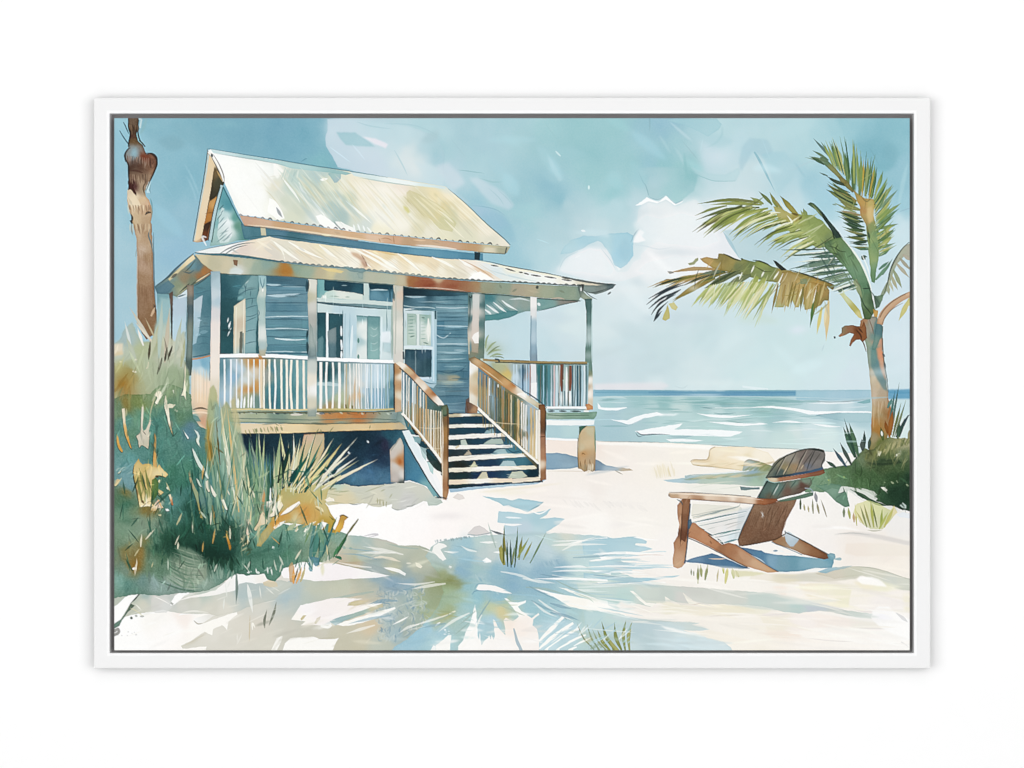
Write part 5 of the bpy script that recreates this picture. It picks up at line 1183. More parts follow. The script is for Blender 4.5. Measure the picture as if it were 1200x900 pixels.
# porch end at left
EP = part('porch_end', HOUSE, 'cream side of the porch at the left end')
W([224,420,246,417,248,450,248,490,240,505,224,498],[(230,425,'9fc4d6'),(240,424,'7fb0c6'),(235,432,'c9dbe0'),(232,445,'ecdcc6'),(240,450,'f0dcc6'),(236,465,'edd6b8'),(235,478,'e6cbae'),(228,488,'9ab8b0'),(238,492,'d0a688'),(234,500,'dcc6a8')],edge=.15,r=.3)
L([225,421,235,419.5,247,416.5],1.6,'c98f60',.9)
L([226,418,236,416.5,247,414],.9,'36606c',.7,mark=False)
for _x in (228,231.5,235,238.5,242):
    L([_x,432, _x + .3,450, _x,472],1.2,['d6c9b4','f3e8d8'][int(_x) % 2],.6,tip=(0,.2),mark=False)
LS([[246,424,246.5,432,245.6,446]],1.2,'3a4a50',.8,tip=(.2,.2),mark=False)
L([226,480,235,478,244,480],2.2,'5c5346',.75,tip=(.4,0),mark=False)
L([225,484,236,483,247,485],1.8,'f1dcc4',.8,mark=False)
L([226,501,235,503,240,507],1.2,'6a4a38',.8,mark=False)
W([226,486,232,488,236,494,230,494,226,492],'6d9894',.8,edge=.2,mark=False)

# ------------------------------------------------- front railings
RL = part('railing', HOUSE, 'long white baluster railing left of the steps')
W([257,418,320,418,362,420,362,482,300,481,258,478],[(264,430,'5f8c98'),(270,440,'8fb4cc'),(268,460,'a9c4d4'),(280,430,'b4cbd8'),(285,450,'cfd8d8'),(300,424,'c98c40'),(306,428,'b9803c'),(296,425,'bfa070'),(292,440,'d3d6d0'),(300,452,'c99a5c'),(283,458,'c9b48c'),(290,470,'9aa88c'),(305,470,'6f8f88'),(300,435,'d9cdb8'),(312,440,'9aa09a'),(318,430,'4f8694'),(320,455,'4a8490'),(322,470,'3f7884'),(340,435,'568f98'),(340,460,'4c868e'),(355,440,'7fabaf'),(352,465,'6f9ea4'),(332,450,'548e96')],edge=.1,r=.3)
B(292,457,12,5,'c2843c',.7)
B(302,424,10,4,'c48434',.75)
bars(263,305,421,478,7,1.9,['e9eef2','f4f4f2','dfe8ee'],.95,.7,4)
bars(309,356,421,480,8,2.3,['f4ede0','f1f2ee','f6efe2'],.97,1,5)
L([306.5,421,306,450,307,478],3,'e9d8bc',.9)
LS([[279,478,279,466],[286,478,287,464],[294,478,295,462]],2.4,'f4f6f2',.95,tip=(.7,0))
L([257,417,290,416.5,320,417,362,419.5],4.2,'f8f9f9',.99,r=.4)
L([258,419.8,300,419.6,330,420.4,361,422],1,'4a707c',.65,mark=False)
L([304,415,306,421],3.4,'c08a50',.85,mark=False)
L([270,480,300,479.5,330,480.5,361,480],2,'e0cf9c',.9)
LS([[290,482.5,330,483,362,482.5]],1,'6a6a4c',.8,mark=False)
RR = part('railing', HOUSE, 'short white baluster railing in front of the double door')
W([371,423,420,425,464,426,464,482,371,483],[(374,430,'2f5f66'),(383,435,'2d5a62'),(392,435,'3f6a70'),(400,440,'8fb0b6'),(374,455,'7fa9b0'),(383,460,'86aeb2'),(392,455,'a0bcc0'),(400,465,'b4bfa0'),(404,478,'a0a070'),(410,440,'cdd4d0'),(415,455,'ccd0ca'),(424,445,'d9dad6'),(422,468,'d0bfa4'),(432,440,'c6d8e0'),(432,460,'b9cfdc'),(430,475,'9fb8bc'),(442,440,'c0d8e4'),(442,465,'9cc0d4'),(450,445,'b0cdd8'),(450,470,'86b0c4'),(456,450,'5f8e9a'),(459,470,'4a7a84'),(388,478,'a98f60')],edge=.1,r=.3)
W([372,448,388,448,400,450,400,453,385,452,372,452],'c9dce0',.7,edge=.1,mark=False)
LS([[376,425,376,447],[384,426,385,447]],4.4,'2a565e',.6,mark=False)
bars(376,398,424,479,4,2.6,['f2f0ea','f5f2ec'],.97,.6,6)
bars(403,428,426,479,8,1.3,['efece4','dfe4e2','c9b896','f4f2ee'],.85,.7,7)
bars(429,457,427,479,12,1.1,['dfeaf0','b4cfdc','a4b8b0','eef4f6'],.85,.5,8)
LS([[421,452,422,479],[416,440,415,479],[410,462,409,478]],2.2,'c9a070',.55,tip=(0,.2),mark=False)
bars(430,456,455,478,8,1,['5a8a9c','6f9cb4'],.6,.6,9,mark=False)
LS([[413,475,413,479],[405,474,406,479]],1.6,'6a5a2c',.7,mark=False)
L([371,420.5,400,421.5,430,423,465,424],4,'fafbfb',.99,r=.4)
LS([[372,423.4,400,424.4,464,426.4]],1,'4a707c',.6,mark=False)
L([371,480,400,479.5,430,480.5,466,479],2,'cdbf86',.9)
LS([[371,482.4,400,482,430,483,466,481]],1,'5a5a3c',.8,mark=False)

# ------------------------------------------------- posts
def post(label=None):
    return part('porch_post', HOUSE, label)
post()
W([198,344,202.5,341,202.5,370,202,400,203,412,199.5,412,200.5,385,200,365],[(201,350,'7a5c4c'),(201,375,'4f4a44'),(201,400,'5f5648')],edge=.3,r=.4)
post()
W([219,334,227,334,227,365,226,395,225,430,224,440,216,440,219,400,219.5,370],[(222,340,'9a8a74'),(223,355,'6f7a74'),(223,362,'4f6f78'),(224,390,'7a8c7c'),(222,410,'6f8a80'),(221,430,'4a665e')],edge=.35,r=.4)
post('front corner post, pale blue above and cream below')
W([247,318,258,318,258.5,350,258,380,257.5,420,257,460,256,492,246.5,490,246.5,440,246.5,400,248,355],[(250,322,'9cc0cc'),(255,330,'aecfda'),(251,345,'c6d9e0'),(255,352,'b0d0de'),(252,365,'dbd9da'),(252,385,'ecdfd6'),(252,410,'f0e2d4'),(252,430,'f1e2d0'),(253,455,'e6d8bc'),(251,480,'d6d0a8')],.99,edge=.2,r=.3)
L([246.6,322,247,350,246.3,410],1,'5f8b9a',.7,tip=(.2,.2),mark=False)
L([258.6,320,258.8,360,258,415],1,'2a5a64',.8,mark=False)
part('corner_trim', HOUSE)
W([303,323,312,323.5,312,340,311,360,311.5,385,313,405,311,417,304,417,302.5,400,303,370,301,350,304,340],[(307,330,'a9c9cc'),(308,342,'cfd8d0'),(306,352,'aac4c0'),(307,375,'b4c9c6'),(306,392,'dfe4e0'),(307,405,'adc2c2'),(307,414,'b9b6a0')],.98,edge=.25,r=.7)
LS([[305,325,306,332,308,338],[310,326,309,334,307,338],[302,362,304,367,302,371]],1,'4f7c8a',.75,tip=(.2,0),mark=False)
L([308,338,308,342],2.2,'f3f3ee',.8,tip=(.2,.2),mark=False)
post('pale post between the two railings')
W([361,327,371.5,328,371,350,371,375,371.5,420,371,460,370.5,488,360.5,488,360,440,361,410,362,385,360.5,360],[(368,335,'dcdccc'),(367,360,'cfcfc4'),(363,350,'c3c09a'),(366,375,'b0b4aa'),(367,395,'9aaeaa'),(368,410,'8aa6a4'),(364,415,'5f8490'),(366,428,'c6d0c6'),(364,445,'e9dfc8'),(369,455,'f0f0ec'),(365,475,'d6cfb0'),(366,485,'8fa498')],.99,edge=.2,r=.4)
W([363,378,366,384,368,398,371,410,371,418,363,418,362,400],[(366,400,'9cb0aa'),(368,412,'7f9c9c')],.8,edge=.3,mark=False)
L([361.5,328,361,342],2,'1f3c44',.8,tip=(.3,0),mark=False)
LS([[360,400,361,408,359.5,416],[361,386,360,396]],1.6,'22424a',.85,tip=(.3,0),mark=False)
L([371.6,350,371.6,400],.9,'6b8a8c',.6,mark=False)
post('cream post right of the double door')
W([461,334,472.5,335,472,370,472.5,410,473,428,469,428,461,424,461,390,460,360],[(464,340,'c9ccb8'),(469,345,'e0c4a8'),(468,360,'d8ccb8'),(463,370,'cdd2c4'),(469,385,'e4e0d2'),(465,400,'d9dacd'),(468,420,'d6d2c6')],.99,edge=.2,r=.3)
LS([[463.6,336,464,370,463,415]],1.3,'b0b9aa',.7,mark=False)
L([461,341,462,353],2.4,'2f5a62',.8,tip=(.2,.2),mark=False)
L([472.6,412,473,421],2,'2a4048',.85,mark=False)
L([472.6,336,472.8,380,472.6,410],.9,'456870',.7,mark=False)
post('corner post at the head of the steps')
W([548.5,343,553,343.5,562,344,568,345,568.5,370,568,400,567,425,560,432,549,422,548,390,548.5,360],[(551,350,'4a7c7a'),(551,375,'3f7478'),(550,410,'5f9aa8'),(558,350,'cdd0c8'),(558,365,'d6d0c4'),(558,380,'d3bfae'),(556,395,'d8ccba'),(557,415,'8a8a68'),(565,355,'3f7678'),(565,380,'477c7c'),(566,405,'55806e'),(563,420,'6a8a78')],.99,edge=.2,r=.4)
W([554,345,562,345,561.5,370,561,400,560,414,553,412,552,395,554,370],[(557,350,'cfd4ce'),(557,372,'d8cec2'),(556,395,'dcccbc'),(557,408,'b4a68a')],.97,edge=.15,mark=False)
W([555,392,561,388,561,402,556,402,553,396],'f6f5f0',.85,edge=.05,mark=False)
L([550,345,551,360,550,378],1.2,'244a52',.7,tip=(.2,.2),mark=False)
L([549.4,395,549.6,415],1.4,'d6c9a4',.8,mark=False)
LS([[550,347,552,349,553,346]],1.3,'2a3c40',.8,mark=False)
post('slim post in the middle of the open end of the porch')
W([621.5,348,629,348.5,629,370,629,400,630,424,621,424,621.5,400,621.5,370],[(625,355,'eeece8'),(625,366,'dfe1e0'),(624,380,'9cc4d6'),(627,395,'aacbdc'),(624,410,'86b0c8'),(627,420,'7fa0b4')],.99,edge=.3,r=.3)
L([622.5,370,622,395,622,423],.9,'5f8ca4',.7,mark=False)
post('dark green post at the right corner of the porch')
W([685,350,694,350,693,380,693,410,694.5,440,695,480,686,481,685,440,686,410,687.5,385,687,365],[(690,356,'40706c'),(690,380,'54847e'),(690,400,'6fa09a'),(689,415,'4f8270'),(691,430,'5f9486'),(690,437,'7a8a60'),(692,445,'f0ece2'),(691,460,'f4ece0'),(687,455,'c2a070'),(692,474,'dcc6a0')],.99,edge=.25,r=.4)
L([693.6,352,693.6,385,694,425],1,'9cc0bc',.7,mark=False)
L([687.5,365,688,390,690,410],1,'2f5650',.7,tip=(0,0),mark=False)

# ------------------------------------------------- right-hand porch railing
RB = part('railing', HOUSE, 'railing along the open right end of the porch, with two red balusters')
W([563,420,600,422,650,424,690,425,689,478,645,478,630,470,600,452,563,430],[(568,424,'cfdad0'),(575,430,'9fb4ac'),(585,432,'b9bf9c'),(592,440,'c9b480'),(600,435,'a9bcc0'),(605,445,'c9dae4'),(612,440,'5f8090'),(616,455,'a4c0d2'),(620,440,'b49a94'),(635,435,'3f7a7c'),(640,450,'3a7076'),(636,465,'8fb4c6'),(645,440,'4a8284'),(650,460,'b9d6e2'),(655,440,'cfe0e0'),(656,465,'dce8ea'),(664,445,'d3e0d4'),(675,440,'b9d3d6'),(680,460,'a9c6d0'),(684,440,'8fb0b6')],.95,edge=.1,r=.3)
W([576,425,592,428,600,440,598,452,588,444,578,436],[(585,432,'b4b894'),(595,444,'d6c070')],.7,edge=.1,mark=False,soft=.6)
W([631,427,688,428,687,476,645,476,633,470],[(640,440,'4a7074'),(655,445,'7a9498'),(664,440,'8a9c90'),(680,445,'6d8a8e'),(650,470,'7f9a9e'),(675,470,'8fa4a6')],.35,edge=.1,mark=False)
bars(602,620,427,460,6,1.4,['3f6a7c','c9dce6','2f5870','a4c2d4'],.85,.5,12,0,6)
bars(632,643,428,476,5,2.2,['2f6668','9cc4d4','3a7274','58909a'],.9,.5,13)
bars(646,656,428,476,4,2,['e6f0f2','cfe2e8','d3bfc0'],.95,.5,14)
bars(671,685,428,476,6,1.7,['dfeaee','2f5a68','b9d3de','35606e'],.9,.5,15)
LS([[658,427,658,445,658.6,459],[668.5,428,668.5,445,668,458]],3.2,'7f4430',.9,tip=(.8,.6))
LS([[660,427,660,445]],1,'6a2a20',.6,mark=False)
LS([[658.6,459,658.6,475],[668,458,668,475],[664,430,664,475]],2.6,'eef2f2',.95,tip=(.4,0))
LS([[661.6,458,661.6,475],[655,460,655.4,475],[665.6,459,665.8,475],[671,458,671,475]],1,'2f5866',.7,mark=False)
L([625,425,625.5,445,625,468],6,'e6e8ea',.95)
LS([[621.4,428,621,465]],1.4,'b48a80',.7,mark=False)
W([622,449,629,448,629,468,623,466],'f4f4f2',.8,edge=0,mark=False)
bars(634,686,428,476,9,1.2,['3a4a48','6a5844','2f4f54'],.5,.8,16,mark=False)
L([566,421.5,580,422.5,600,423,625,424,650,424.5,688,425],2.4,'a08a5c',.95)
L([580,424.6,600,425,650,426.4,688,426.6],1.1,'3f4438',.85,mark=False)
L([580,421,584,421.5,585,425],2,'38484c',.8,mark=False)
L([604,422,620,423],1,'6a5a34',.7,mark=False)
L([640,477.5,660,477.5,689,477.5],2.6,'f0f4f4',.97)
LS([[642,481.5,650,481.5],[655,481.5,664,481.8],[668,481.7,681,482]],2,'3a4a4c',.9,tip=(.3,.3),mark=False)
LS([[642,479.4,665,479.6,686,480]],.9,'56686a',.7,mark=False)
L([684,481.6,690,482],1.8,'f1f1ea',.9,mark=False)
RD = part('deck_end', HOUSE, 'pale fascia below the open end of the porch')
W([639,483,660,483.5,690,483,700,482.5,699,487,696,491,660,491,640,491],[(650,487,'9fb4a4'),(670,487,'8aa694'),(690,486,'7fa08c'),(698,484,'8fae9c')],.98,edge=.35,r=.4)
W([640,492,660,492.5,697,492,696,498,670,498.5,640,498],[(650,495,'f3f5f3'),(690,495,'eef2f2')],.98,edge=.12,r=.3)
LS([[642,486,660,487,690,486.5]],1,'54705e',.7,mark=False)
W([640,499,678,499,678,513,640,512],[(650,505,'a9ced6'),(670,506,'b4d6d8')],.9,edge=.05,r=.2,mark=False)
L([640,514,660,515,677,515.5],2.4,'fafafa',.9,mark=False)
W([686,474,690,473,695,476,695,480,688,480],'c9905c',.9,edge=.3)

# ------------------------------------------------- steps
ST = part('staircase', HOUSE, 'wooden front steps with pale treads and dark gaps')
W([471,484,522,484,566,484,575,492,600,515,622,534,632,544,636,565,600,567,560,570,526,573,520,560,500,535,478,505],
  [(540,490,'1f4a5e'),(540,505,'244e60'),(560,505,'1f4a60'),(540,518,'1f3f4a'),(560,520,'1f445a'),(580,515,'295a70'),(540,530,'2f3f44'),(570,530,'1d4058'),(600,530,'4a8494'),(540,545,'2a2f28'),(570,545,'1d3f5c'),(610,542,'4a8494'),(540,556,'1b3c3e'),(570,558,'1c3a60'),(610,556,'1f4a66'),(628,552,'173c4c'),(500,520,'1f4a58'),(490,500,'4f8890')],edge=.2,r=.4)
# pale patches seen between the treads
W([540,516,545,514,548,521,540,521.5],'c6d2c6',.95,edge=.15)
W([570,504,578,502,580,509,566,509],'9fbec4',.9,edge=.2)
W([568,519,576,514,588,514,590,520,566,521],'b4c6bc',.95,edge=.2)
W([574,533,582,527,592,526,596,533,574,534],'a4c2c6',.95,edge=.2)
W([543,534,549,527,553,533],'bcb4a0',.95,edge=.2)
W([550,548,556,540,560,547],'d0cfb0',.95,edge=.15)
W([584,547,590,540,602,540,606,547],'b4cfd2',.95,edge=.15)
W([558,562,566,552,570,553,573,562],'d8d2b6',.95,edge=.15)
W([595,560,600,553,612,552,618,558,610,561],'ccd3c0',.95,edge=.15)
L([592,523,600,530,610,528],1.2,'1c4458',.8,tip=(0,0),mark=False)
L([594,526,600,533,615,531],5,'5f96a8',.6,tip=(0,0),mark=False)
TREAD = part('step_tread', HOUSE, 'pale treads of the front steps')
for (xa,ya,xb,yb,w,c) in ((525,487,567,486,3.4,'c9c0a6'),(525,499.5,578,498.5,4,'e6e4d8'),(526,512.5,592,509.5,5,'f2eee6'),(525,524.2,600,523,4.4,'f4f2ec'),(525,538,617,533,5.2,'ece8dc'),(526,551,628,547.5,5,'ebe5d4'),(526,565,600,562.5,5.4,'eedcc6')):
    W([xa,ya - w / 2,(xa + xb) / 2,(ya + yb) / 2 - w / 2 - .4,xb,yb - w / 2 + .4,xb + 1,yb + w / 2 - .6,(xa + xb) / 2,(ya + yb) / 2 + w / 2,xa,ya + w / 2],
      [(xa + 8,ya,c),((xa + xb) / 2,ya - 1,'f6f2ea'),(xb - 8,yb,c)],.98,edge=.3,ew=.8,r=.7)
    L([xa,ya + w / 2 + .4,(xa + xb) / 2,(ya + yb) / 2 + w / 2 + .5,xb,yb + w / 2],1,'33414a',.6,tip=(.2,0),mark=False)
W([600,561,634,558.5,634,563,600,566],'eadfcf',.97,edge=.25)
L([534,525,538,522],2,'c9b48c',.6,mark=False)
STR = part('stair_stringer', HOUSE, 'white sloping side boards of the steps')
L([556,474,565,482,580,496,600,515,618,531,632,543],2.8,'f4f3ee',.98,r=.3)
L([558,479,570,490,585,503,605,523],1.6,'1f4c60',.8,tip=(.3,0),mark=False)
L([612,530,624,540,631,549],4,'7a6a44',.7,tip=(0,.3),mark=False)
part('stair_stringer', HOUSE)
W([471,505,479,504,484,512,494,526,504,543,514,562,520,578,516,584,508,573,498,555,488,538,478,520],[(476,510,'e6eef0'),(490,530,'e9f0f2'),(505,555,'f4f4f4')],.97,edge=.1,r=.4)
W([484,510,494,513,492,520,486,518],'9cc0c4',.85,edge=.3,mark=False)
L([482,510,494,511],2,'eef2f2',.9,mark=False)
W([492,523,500,526,499,540,495,535],'b9d0d0',.85,edge=.3,mark=False)
W([500,541,508,541,508,556,504,552],'b9d6d4',.85,edge=.3,mark=False)
W([482,501,486,500,494,509,487,510],'33343a',.9,edge=.2,mark=False)
W([499,527,508,536,518,546,519,556,508,548,500,537],[(505,533,'2a4444'),(515,550,'2a3c38')],.9,edge=.2)
L([500,541,512,541],1.4,'3a4a4c',.8,tip=(.2,0),mark=False)
LS([[508,552,514,553,517,555]],2.2,'f3f2ea',.9,mark=False)
LS([[474,514,482,529,492,546,500,560,510,575,517,584]],1.3,'26343a',.9,mark=False)
W([474,518,484,536,496,556,512,580,508,582,500,570,492,566,482,562,476,563],[(480,540,'4a7f96'),(490,560,'4a84a0'),(502,572,'86b4b8')],.9,edge=.15)
# left stair railing
SRL = part('stair_railing', HOUSE, 'left railing of the steps, its handrail worn to bare brown wood')
W([471,430,486,444,500,458,516,474,520,482,519,546,510,532,495,513,480,494,471,484],[(475,440,'5f8898'),(476,470,'6f94a0'),(485,455,'4f8698'),(482,480,'8a9a80'),(492,470,'5a8c9a'),(490,490,'a08a58'),(500,475,'4a7478'),(500,495,'7a7a5c'),(505,505,'5a8490'),(512,485,'3f645c'),(512,510,'9a8a5c'),(508,525,'a98a54'),(515,535,'c99a54')],edge=.1,r=.3)
bars(473,499,436,487,9,1.5,['eef2f2','d3dcd6','c9a468','e9e4d8'],.9,.5,21,26,33)
bars(492,517,478,513,9,1.5,['c9a064','e4d6b4','a9803c','efe6d2'],.9,.5,22,4,28)
bars(478,515,470,500,10,1,['8a6a34','5f7a78','b98a44'],.6,.6,23,14,30,mark=False)
LS([[490,501,510,502,520,500],[498,525,520,526]],1.2,'e9d6b4',.6,tip=(0,0),mark=False)
L([471,484,480,494,495,512,508,528,518,542],3,'f3efe4',.97,r=.3)
L([472,487.5,482,499,496,516,508,532,517,545],.9,'4f4a3c',.8,mark=False)
L([480,497,490,507,500,522],1.2,'d8b078',.6,tip=(0,0),mark=False)
W([462,425,467,424,470.5,427,470.5,455,470.5,482,463,483,462.5,455],[(465,435,'c08a52'),(466,450,'c99a68'),(465,470,'d3ae84'),(469,440,'eee4d0'),(469,465,'e6dcc4')],.98,edge=.3,r=.3)
L([461.6,426,461.8,455,462,480],1.6,'3a3430',.85,mark=False)
W([463,425,468,423.5,476,427,486,437,497,447,508,459,518,470,521,475,514,476,511,473,498,460,486,448,476,437,469,430],[(470,427,'f0ece0'),(478,433,'d6b98a'),(484,438,'c8946a'),(489,443,'e9d8c0'),(497,452,'eee4d4'),(503,458,'cf9a64'),(508,463,'b9763c'),(513,468,'f6f2ec'),(518,473,'f4f1ec')],.99,edge=.3,r=.3)
L([474,426,484,434,487,438],1.4,'b06a30',.7,tip=(.2,.2),mark=False)
LS([[468,431,480,441,492,454,505,468,513,475]],1,'4a4038',.8,mark=False)
L([511,475.6,521,475],1,'5a6a60',.8,mark=False)
W([517,476,524,473.5,526,480,526,510,525.5,545,526,575,523,586,519,585,518,560,517.5,520],[(520,485,'5a7a5c'),(523,490,'8a5a2c'),(521,510,'b07c3c'),(523,530,'9a6a38'),(521,550,'c0966a'),(523,570,'b0784a'),(521,580,'c2905c')],.99,edge=.4,r=.4)
L([518,480,519,510,518.5,545,519,580],1.2,'f2e4cc',.8,tip=(.2,.2),mark=False)
LS([[524,478,525,520,525,570]],1,'5a4028',.75,mark=False)
L([519,486,522,487,525,485],2,'2f4a3c',.7,tip=(.2,.2),mark=False)
# right stair railing
SRR = part('stair_railing', HOUSE, 'right railing of the steps with an orange brown handrail')
W([560,428,575,440,592,452,608,464,628,478,634,482,633,543,622,534,605,518,588,502,572,487,560,476],[(564,440,'6f94a4'),(566,460,'9a9a78'),(572,450,'4f7c90'),(575,470,'8fb0bc'),(582,460,'9a8450'),(585,480,'6f8474'),(592,470,'8a7a48'),(595,490,'86785a'),(600,500,'70704c'),(605,480,'607858'),(612,495,'7a8a6c'),(612,515,'7a6a40'),(618,480,'a9bcc4'),(620,500,'88a4b4'),(625,520,'e2d8bc'),(630,500,'d8c090'),(628,535,'e4d6b0')],edge=.1,r=.3)
bars(563,590,436,478,11,1.5,['dfe9ee','3f6478','c9a464','7f9ca8','a9803c'],.85,.5,31,18,24)
bars(584,612,454,497,12,1.5,['d0a868','55683c','b98a44','e6d6b0','4a5c44'],.85,.5,32,16,26)
bars(608,632,470,520,9,1.7,['e9e9e4','9ab8c8','d8b87c','f4f2ea'],.9,.5,33,12,20)
bars(566,612,462,500,14,1,['5a5a30','a9843c','4a7080'],.55,.7,34,10,32,mark=False)
hatch(585,488,618,506,16,0,12,2,['55603a','3f5a4a','8a6a34'],.5,seed=41)
LS([[575,494,590,496,612,497]],1.2,'e9d2a4',.6,tip=(0,0),mark=False)
use(STR)
L([556,474.5,568,486,582,499,600,515.5,616,530,631,543],2.6,'f4f0e6',.97,r=.3)
use(SRR)
W([550.5,423,556,421,560.5,424,560,445,560,465,559,476,553,474,550,472,550,445],[(552,435,'eef2f2'),(555,430,'f2efe6'),(558,440,'d3bf94'),(557,460,'d6b78a'),(552,465,'e6e2d4')],.99,edge=.25,r=.3)
W([546,470,552,472,560,477,559,484,548,484],[(550,478,'7a5a48'),(556,480,'b98a5c')],.95,edge=.25)
W([549,420,556,418,566,424,580,434,596,446,610,456,617,462,628,470,640,478,639,482,630,478,617,470,609,465,600,460,586,450,572,440,560,430,552,425],[(553,420,'8a7a58'),(562,425,'d8b484'),(572,433,'c99450'),(585,444,'b98a48'),(596,451,'d8a868'),(603,456,'c9823c'),(609,459,'e9e6da'),(615,464,'f4f2ec'),(624,470,'d8d2b8'),(632,475,'c9b88c'),(637,479,'b09a6c')],.99,edge=.3,r=.35)
L([556,418.5,568,425,582,435,600,448,612,456],1,'5f5034',.75,tip=(.2,0),mark=False)
LS([[612,457,622,463,632,470,641,478]],1.4,'2f4a54',.85,tip=(.3,.2),mark=False)
L([606,462,612,462,616,466],3,'f6f4ee',.85,tip=(.3,0),mark=False)
L([562,429,574,438,590,450],1.2,'f0dcb4',.6,tip=(.2,0),mark=False)
W([631,474,638,474,640,482,639.5,510,640,540,640,562,633,563,631.5,540,631,505],[(636,485,'8a5428'),(634,500,'7a4a26'),(637,505,'6a4a34'),(635,514,'b07a58'),(637,535,'b9825a'),(634,545,'e6d2b8'),(638,555,'a9744a')],.99,edge=.35,r=.3)
L([632,480,632,505,632.4,560],2,'f4ecdc',.9,mark=False)
L([639,478,639.4,500,638.6,512],1.4,'2f3438',.8,tip=(.2,0),mark=False)
L([633,512,639,511.5],1.2,'5a3420',.7,mark=False)
L([630.5,545,631,556],2,'1f3c48',.8,mark=False)

# ------------------------------------------------- wild dune vegetation at left
VEG = part('painted_shrubbery', None, 'wild green dune shrubs at the lower left of the print')
# pale reeds behind
W([134,408,140,398,146,385,155,378,165,400,178,400,184,370,188,348,199,350,200,395,204,400,212,392,217,388,216,420,222,440,224,500,134,520],
  [(140,412,'cdd5cc'),(150,395,'b4c6c4'),(150,415,'c6ceb8'),(165,410,'bdc49c'),(178,405,'b4b894'),(190,365,'a6c8cc'),(192,390,'c3d0c4'),(196,400,'cdcfb6'),(190,420,'c3c6ae'),(207,415,'ced0bc'),(210,425,'c4cab4'),(175,425,'b9c2a2'),(160,430,'b9bf98'),(150,440,'b0a060'),(200,440,'a9b896'),(215,450,'9fb08c')],.93,edge=.1,r=1.2,soft=.5)
for a in ((178,402,152,360,4,'d6d2c2'),(180,402,158,377,3,'e3dccb'),(154,408,146,376,3,'dde4e0'),(168,405,161,384,3.4,'eeeee6'),(184,402,170,372,2,'cfc3a4'),(186,420,190,352,6,'c3d2c8'),(193,425,199,360,5,'d0c9b6'),(205,420,213,372,5,'c6cfc0'),(175,420,186,380,6,'c9cdb4'),(212,430,217,396,4,'c0c4a4'),(160,425,148,395,6,'c6cebc')):
    leaf(*a,edge=.15)
LS([[176,400,175,412,174,422]],2.6,'5c5442',.9,tip=(.2,0),mark=False)
LS([[196,407,194,418,193,424],[190,419,187,430,184,439],[202,405,199,414,196,423]],2.4,'3f3c30',.85,tip=(.3,0),mark=False)
L([174,424,173,430,171,432],1.6,'e9dcc4',.8,tip=(.2,0),mark=False)
W([134,404,144,402,144,416,134,418],[(138,408,'ebe0cc'),(140,414,'e6d3ae')],.8,edge=.05,soft=.8,mark=False)
LS([[155,435,160,436],[158,422,161,421],[140,424,143,424]],2.2,'eae6d2',.85,tip=(.3,.3),mark=False)
B(144,452,13,10,'b08532',.85)
B(150,462,12,8,'ad8848',.6)
B(139,430,8,10,'c9c488',.6)
B(178,470,8,7,'a08a40',.6)
